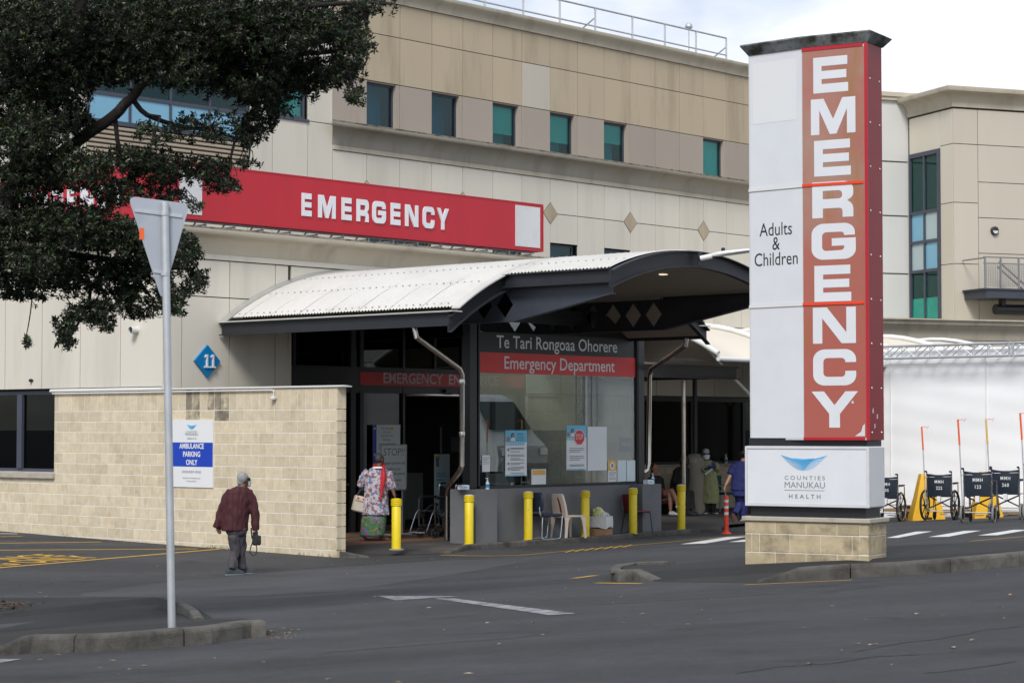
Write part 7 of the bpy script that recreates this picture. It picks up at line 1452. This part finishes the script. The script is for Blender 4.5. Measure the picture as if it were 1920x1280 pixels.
# ---- seated visitors against the wall and their bench
E_ = Person('seated visitor with bare crossed legs and white sneakers behind the grey pier', padhit(1258, 966)); P = E_.P
hd = P(1228, 878, .35); b = MB(); head(b, hd, .98, (.6, -.8, 0)); b.tube([P(1229, 893, .4), hd + Vector((0, 0, -.06))], [.06, .053], 10); b.loft([ell(P(x, y, dy), w_, d_, 14) for x, y, dy, w_, d_ in ((1229, 893, .4, .1, .08), (1230, 905, .42, .17, .12), (1232, 930, .42, .17, .14))])
b.tube([P(1235, 925, .4), P(1260, 919, .05), P(1269, 938, -.05), P(1270, 947, -.1)], [.085, .06, .05, .035], 9); b.tube([P(1236, 928, .4), P(1256, 925, .1), P(1257, 945, .02), P(1257, 957, .02)], [.085, .06, .05, .035], 9); b.tube([P(1220, 897, .4), P(1219, 912, .3), P(1232, 918, .1)], [.05, .04, .03], 8); hand(b, P(1232, 918, .1), (1, -.2, -.1), (0, 0, 1), 1, .95, .5); fuse(b, 'body', 'skin_tan', E_.o, .0095, 2)
b = MB(); b.loft([ell(P(x, y, dy), w_, d_, 16) for x, y, dy, w_, d_ in ((1229, 891, .4, .1, .09), (1229.5, 897, .4, .19, .12), (1231, 915, .42, .2, .15), (1232, 930, .42, .2, .16))]); b.tube([P(1220, 896, .4), P(1219, 908, .33)], [.07, .07], 10); fuse(b, 'top', 'black_cloth', E_.o, .014, 3)
b = MB(); b.tube([P(1232, 927, .42), P(1246, 921.5, .22)], [.12, .1], 12); b.tube([P(1234, 929, .42), P(1246, 925, .24)], [.12, .1], 12); fuse(b, 'shorts', 'maroon_plastic', E_.o, .014, 3, .01)
b = MB(); ball(b, hd + Vector((-.02, .04, .025)), (.095, .1, .1)); ball(b, hd + Vector((-.03, .05, -.12)), (.08, .06, .12)); fuse(b, 'hair', 'hair_black', E_.o, .009, 2, .006)
h_ = P(1256, 965, .03); h_.z = 0; b = MB(); shoe(b, h_, (.8, -.6, 0), .25); fuse(b, 'shoe', 'shoe_white', E_.o, .0095, 2); h_ = P(1269, 949, -.08); b = MB(); shoe(b, h_ - Vector((0, 0, .05)), (.8, -.6, 0), .24); fuse(b, 'shoe', 'shoe_white', E_.o, .0095, 2)
F_ = Person('seated visitor in a black hooded top behind the steel pipe', padhit(1276, 966)); P = F_.P
hd = P(1283, 862, .45); b = MB(); head(b, hd, .98, (.5, -.85, 0)); b.tube([P(1281, 878, .48), hd + Vector((0, 0, -.06))], [.06, .053], 10); b.loft([ell(P(x, y, .5), w_, d_, 14) for x, y, w_, d_ in ((1279, 879, .1, .08), (1277, 895, .17, .12), (1275, 928, .18, .14))]); b.tube([P(1274, 927, .45), P(1288, 925, .1), P(1290, 957, .05)], [.085, .06, .04], 9); b.tube([P(1280, 927, .5), P(1296, 925, .15), P(1298, 957, .1)], [.085, .06, .04], 9); fuse(b, 'body', 'skin_brown', F_.o, .009, 2)
b = MB(); b.loft([ell(P(x, y, .5), w_, d_, 16) for x, y, w_, d_ in ((1281, 874, .1, .09), (1279, 879, .19, .13), (1276, 895, .215, .17), (1273, 915, .225, .19), (1273, 931, .23, .2))]); ball(b, P(1283, 864, .52), (.12, .12, .14)); b.tube([P(1268, 882, .48), P(1266, 905, .4), P(1278, 915, .2)], [.085, .08, .06], 10); fuse(b, 'hooded_top', 'black_cloth', F_.o, .014, 3, .014, 21)
b = MB(); b.tube([P(1274, 927, .45), P(1288, 924, .1), P(1290, 955, .05)], [.11, .085, .065], 10); b.tube([P(1280, 927, .5), P(1296, 924, .15), P(1298, 955, .1)], [.11, .085, .065], 10); fuse(b, 'trousers', 'black_cloth', F_.o, .014, 3, .01, 23)
for xx, dy in ((1290, .05), (1298, .1)): h_ = P(xx, 964, dy); h_.z = 0; b = MB(); shoe(b, h_, (.6, -.8, 0), .26); fuse(b, 'shoe', 'shoe_dark', F_.o, .009, 2)
bb = toB(E_.b + E_.P(1235, 935, .45)); be = bthing('waiting_bench', 'dark waiting bench along the block wall behind the grey pier', 'bench', bb.x, 30.75, .1)
zs_ = bb.z - .06; MB().cbox(bb.x - .8, bb.x + 1.9, min(bb.y - .2, 30.4), 31.0, zs_ - .05, zs_, .01).build('seat', 'maroon_plastic', be)
for q in (bb.x - .6, bb.x + .5, bb.x + 1.7): P_ = BF(q, 30.7); MB().box(q - .03, q + .03, 30.5, 30.9, pad(P_.x, P_.y), zs_ - .05).build('leg', 'black_frame', be)
# ================================================================== pohutukawa tree on the left island
tb = hit(-125, 1137, isl_z); tree = thing('tree', 'large dark-leaved tree reaching in over the island from the left', 'tree', tb)
TY = gb.y + 1.35
def tp(x, y, d=0.0): return ony(x, y, TY + d) - tb
def limb(pts, r0, r1, n=9):
    V = [tp(p[0], p[1], p[2] + .3) for p in pts]; out = []
    for i in range(len(V) - 1):
        p0, p1, p2, p3 = V[max(0, i - 1)], V[i], V[i + 1], V[min(len(V) - 1, i + 2)]
        for k in range(4):
            t = k / 4; out.append(.5 * ((2 * p1) + (p2 - p0) * t + (2 * p0 - 5 * p1 + 4 * p2 - p3) * t * t + (3 * p1 - p0 - 3 * p2 + p3) * t ** 3))
    out.append(V[-1]); m = len(out); tr = random.Random(int(pts[0][0] * 7 + pts[-1][1])); return [o + Vector((tr.uniform(-1, 1), tr.uniform(-1, 1), tr.uniform(-1, 1))) * r0 * .12 for o in out], [r0 + (r1 - r0) * i / (m - 1) for i in range(m)]
LIMBS = [([(-125, 1137, 0), (-122, 1150, 0)], .0, .0)]
limbs = [([(-128, 1160, -.3), (-120, 900, -.2), (-100, 640, 0), (-40, 480, .1), (8, 400, .1), (35, 310, .1), (85, 190, 0), (140, 60, -.2), (180, -120, -.4)], .17, .04), ([(20, 360, .1), (70, 320, .2), (150, 262, .2), (215, 215, .1), (246, 183, 0), (282, 140, -.1), (330, 105, -.2), (420, 70, -.2), (520, 30, -.1)], .065, .022),
         ([(-60, 500, .1), (40, 470, .3), (140, 478, .3), (230, 492, .2), (310, 500, .2), (360, 505, .1)], .045, .015), ([(-100, 640, 0), (-90, 350, .3), (-40, 160, .4), (30, 60, .4), (110, -60, .5)], .09, .03), ([(246, 183, 0), (275, 215, .1), (330, 235, .2), (400, 245, .2), (450, 262, .2)], .026, .012),
         ([(330, 105, -.2), (400, 120, 0), (470, 110, .1), (560, 100, .2), (640, 95, .2), (690, 60, .2)], .04, .012), ([(215, 215, .1), (225, 280, .2), (260, 310, .3), (330, 325, .3)], .022, .01), ([(85, 190, 0), (170, 130, .3), (260, 60, .4), (350, 10, .4), (460, -20, .4)], .035, .015), ([(140, 478, .3), (170, 540, .4), (150, 600, .4), (125, 640, .4)], .02, .008), ([(230, 492, .2), (270, 540, .2), (300, 580, .2)], .02, .008), ([(60, 560, .3), (55, 600, .3), (48, 636, .3)], .006, .004), ([(520, 30, -.1), (600, 10, -.1), (680, 5, 0), (735, 8, 0)], .025, .008)]
b = MB(); LP = []
for pts, r0, r1 in limbs:
    V, rr = limb(pts, r0, r1); b.tube(V, rr, 10); LP += V
b.build('trunk', 'bark', tree, True)
blobs = [(60, 55, 90, 75, 1), (180, 55, 105, 75, 1), (300, 55, 100, 75, 1), (420, 45, 100, 65, 1), (520, 55, 85, 62, 1), (605, 45, 72, 50, 1), (690, 14, 48, 16, .8), (660, 88, 36, 42, .9), (632, 135, 50, 26, .9), (664, 176, 20, 17, .9), (560, 140, 62, 42, 1), (480, 150, 70, 50, 1), (505, 195, 42, 26, .9), (478, 236, 38, 24, .9), (462, 262, 22, 14, .8), (400, 130, 60, 48, 1), (335, 125, 60, 42, 1),
         (40, 165, 58, 60, 1), (115, 150, 55, 55, 1), (60, 255, 62, 55, 1), (130, 225, 40, 38, .9), (175, 120, 50, 50, 1), (235, 115, 50, 45, 1), (60, 330, 66, 45, 1), (145, 318, 58, 38, 1), (240, 300, 45, 26, .8), (300, 318, 55, 34, 1), (392, 318, 42, 24, .95), (420, 350, 34, 13, .8), (466, 305, 20, 9, .7), (232, 362, 58, 26, .85), (320, 372, 34, 15, .7), (365, 385, 16, 9, .7), (390, 240, 70, 30, .4), (290, 255, 45, 25, .3),
         (60, 415, 78, 45, 1), (150, 425, 78, 45, 1), (240, 445, 64, 36, .9), (60, 492, 62, 36, 1), (130, 515, 66, 36, 1), (220, 515, 58, 36, .95), (290, 495, 46, 36, .95), (350, 470, 26, 36, .9), (368, 528, 22, 24, .9), (318, 562, 38, 30, .95), (235, 565, 46, 28, .8), (172, 585, 46, 26, .85), (120, 612, 22, 22, .9), (125, 638, 18, 14, .9), (50, 640, 9, 9, .9), (55, 540, 40, 26, .8), (203, 612, 15, 12, .8), (8, 535, 20, 26, .8), (-60, 200, 90, 200, .7), (-70, 450, 80, 110, .7), (262, 590, 22, 12, .6)]
up_ = [(x, y, 120, 90, .45) for x in range(-500, 700, 170) for y in (-110, -260, -400)]
tip = []; tr = random.Random(31); tw = MB()
for k, (cx, cy, rx_, ry_, dn) in enumerate(blobs + up_):
    out = k >= len(blobs); n = int(rx_ * ry_ * (math.pi * .0145 if not out else math.pi * .004) * dn * 2.9 * (1.02 if not out else 1)); dz = tr.uniform(-.35, .55); dd = .55 if not out else 1.6
    pts_ = []
    for _ in range(max(4, n)):
        a = tr.uniform(0, 2 * math.pi); r = math.sqrt(tr.random()) * (1 + .18 * tr.gauss(0, 1)); h = tr.uniform(-1, 1)
        pts_.append(tp(cx + rx_ * r * math.cos(a), cy + ry_ * r * math.sin(a), dz + dd * h * math.sqrt(max(.1, 1 - min(1, r) ** 2)) + (.25 if not out else tr.uniform(-1, 1.4))))
    tip += pts_
    if out: continue
    c_ = tp(cx, cy, dz + .35); near = min(LP, key=lambda q_: (q_ - c_).length); mid = near.lerp(c_, .5) + Vector((tr.uniform(-.08, .08), tr.uniform(-.1, .1), tr.uniform(-.05, .1)))
    tw.tube([near, mid, c_], [.014, .01, .006], 5)
    for q_ in pts_[::4]:
        s0 = near.lerp(c_, tr.uniform(.3, 1)); m_ = s0.lerp(q_, .55) + Vector((tr.uniform(-.03, .03), tr.uniform(-.03, .03), tr.uniform(.0, .05))); tw.tube([s0, m_, q_], [.006, .0045, .0025], 4, False)
tw.build('twigs', 'twig', tree, 'all')['kind'] = 'stuff'
V = []; Fc = []
for q_ in tip:
    ax = Vector((tr.gauss(0, .6), tr.gauss(-.25, .6), tr.gauss(.35, .6))).normalized(); u_ = ax.orthogonal().normalized(); w_ = ax.cross(u_); n = tr.randint(8, 12); ph = tr.uniform(0, 6.3)
    for i in range(n):
        a = ph + i * 2.4; sp = .35 + .75 * i / n; d = (ax * math.cos(sp * 1.25) + (u_ * math.cos(a) + w_ * math.sin(a)) * math.sin(sp * 1.25)).normalized(); L_ = tr.uniform(.032, .06); o_ = q_ - ax * (.03 * i / n); s_ = d.cross(ax); s_ = (s_.normalized() if s_.length > 1e-4 else u_) * L_ * .19; nn_ = s_.cross(d).normalized() * L_ * .05
        k = len(V); V += [o_ + d * .006, o_ + d * L_ * .5 + s_ + nn_, o_ + d * L_ * .55 - nn_ * .4, o_ + d * L_ * .5 - s_ + nn_, o_ + d * L_ * .98 - nn_]; Fc += [(k, k + 1, k + 2), (k, k + 2, k + 3), (k + 1, k + 4, k + 2), (k + 2, k + 4, k + 3)]
m = bpy.data.materials.new('leaf'); t = nodes(m); N = t.nodes.new; K = t.links.new; out = N('ShaderNodeOutputMaterial'); bs = N('ShaderNodeBsdfPrincipled'); g = N('ShaderNodeNewGeometry'); crn = N('ShaderNodeValToRGB'); K(g.outputs['Random Per Island'], crn.inputs[0])
e = crn.color_ramp.elements; e[0].color = (.008, .009, .006, 1); e[1].color = (.014, .020, .010, 1); e[1].position = .72; x_ = e.new(.86); x_.color = (.03, .054, .018, 1); x_ = e.new(.97); x_.color = (.07, .11, .035, 1)
K(crn.outputs[0], bs.inputs['Base Color']); bs.inputs['Roughness'].default_value = .42; bs.inputs['Specular IOR Level'].default_value = .4; tl = N('ShaderNodeBsdfTranslucent'); tl.inputs[0].default_value = (.06, .12, .02, 1); ms = N('ShaderNodeMixShader'); ms.inputs[0].default_value = .06; K(bs.outputs[0], ms.inputs[1]); K(tl.outputs[0], ms.inputs[2]); K(ms.outputs[0], out.inputs[0])
me = bpy.data.meshes.new('crown'); me.from_pydata([tuple(v) for v in V], [], Fc); me.materials.append(m); cr_ = bpy.data.objects.new('crown', me); col.objects.link(cr_); cr_.parent = tree; cr_['kind'] = 'stuff'
# dry seed heads among the leaves
b = MB(); mat('seed_head', (.16, .125, .08), .9, var=.4, scale=30)
for q_ in tr.sample(tip, 420):
    for k in range(7):
        c_ = q_ + Vector((tr.gauss(0, .022), -.03 + tr.gauss(0, .02), tr.gauss(.01, .022))); r = tr.uniform(.005, .009); b.add([c_ + Vector(v) * r for v in ((1, 0, 0), (-1, 0, 0), (0, 1, 0), (0, -1, 0), (0, 0, 1), (0, 0, -1))], [(0, 2, 4), (2, 1, 4), (1, 3, 4), (3, 0, 4), (2, 0, 5), (1, 2, 5), (3, 1, 5), (0, 3, 5)])
b.build('seed_heads', 'seed_head', tree)['kind'] = 'stuff'
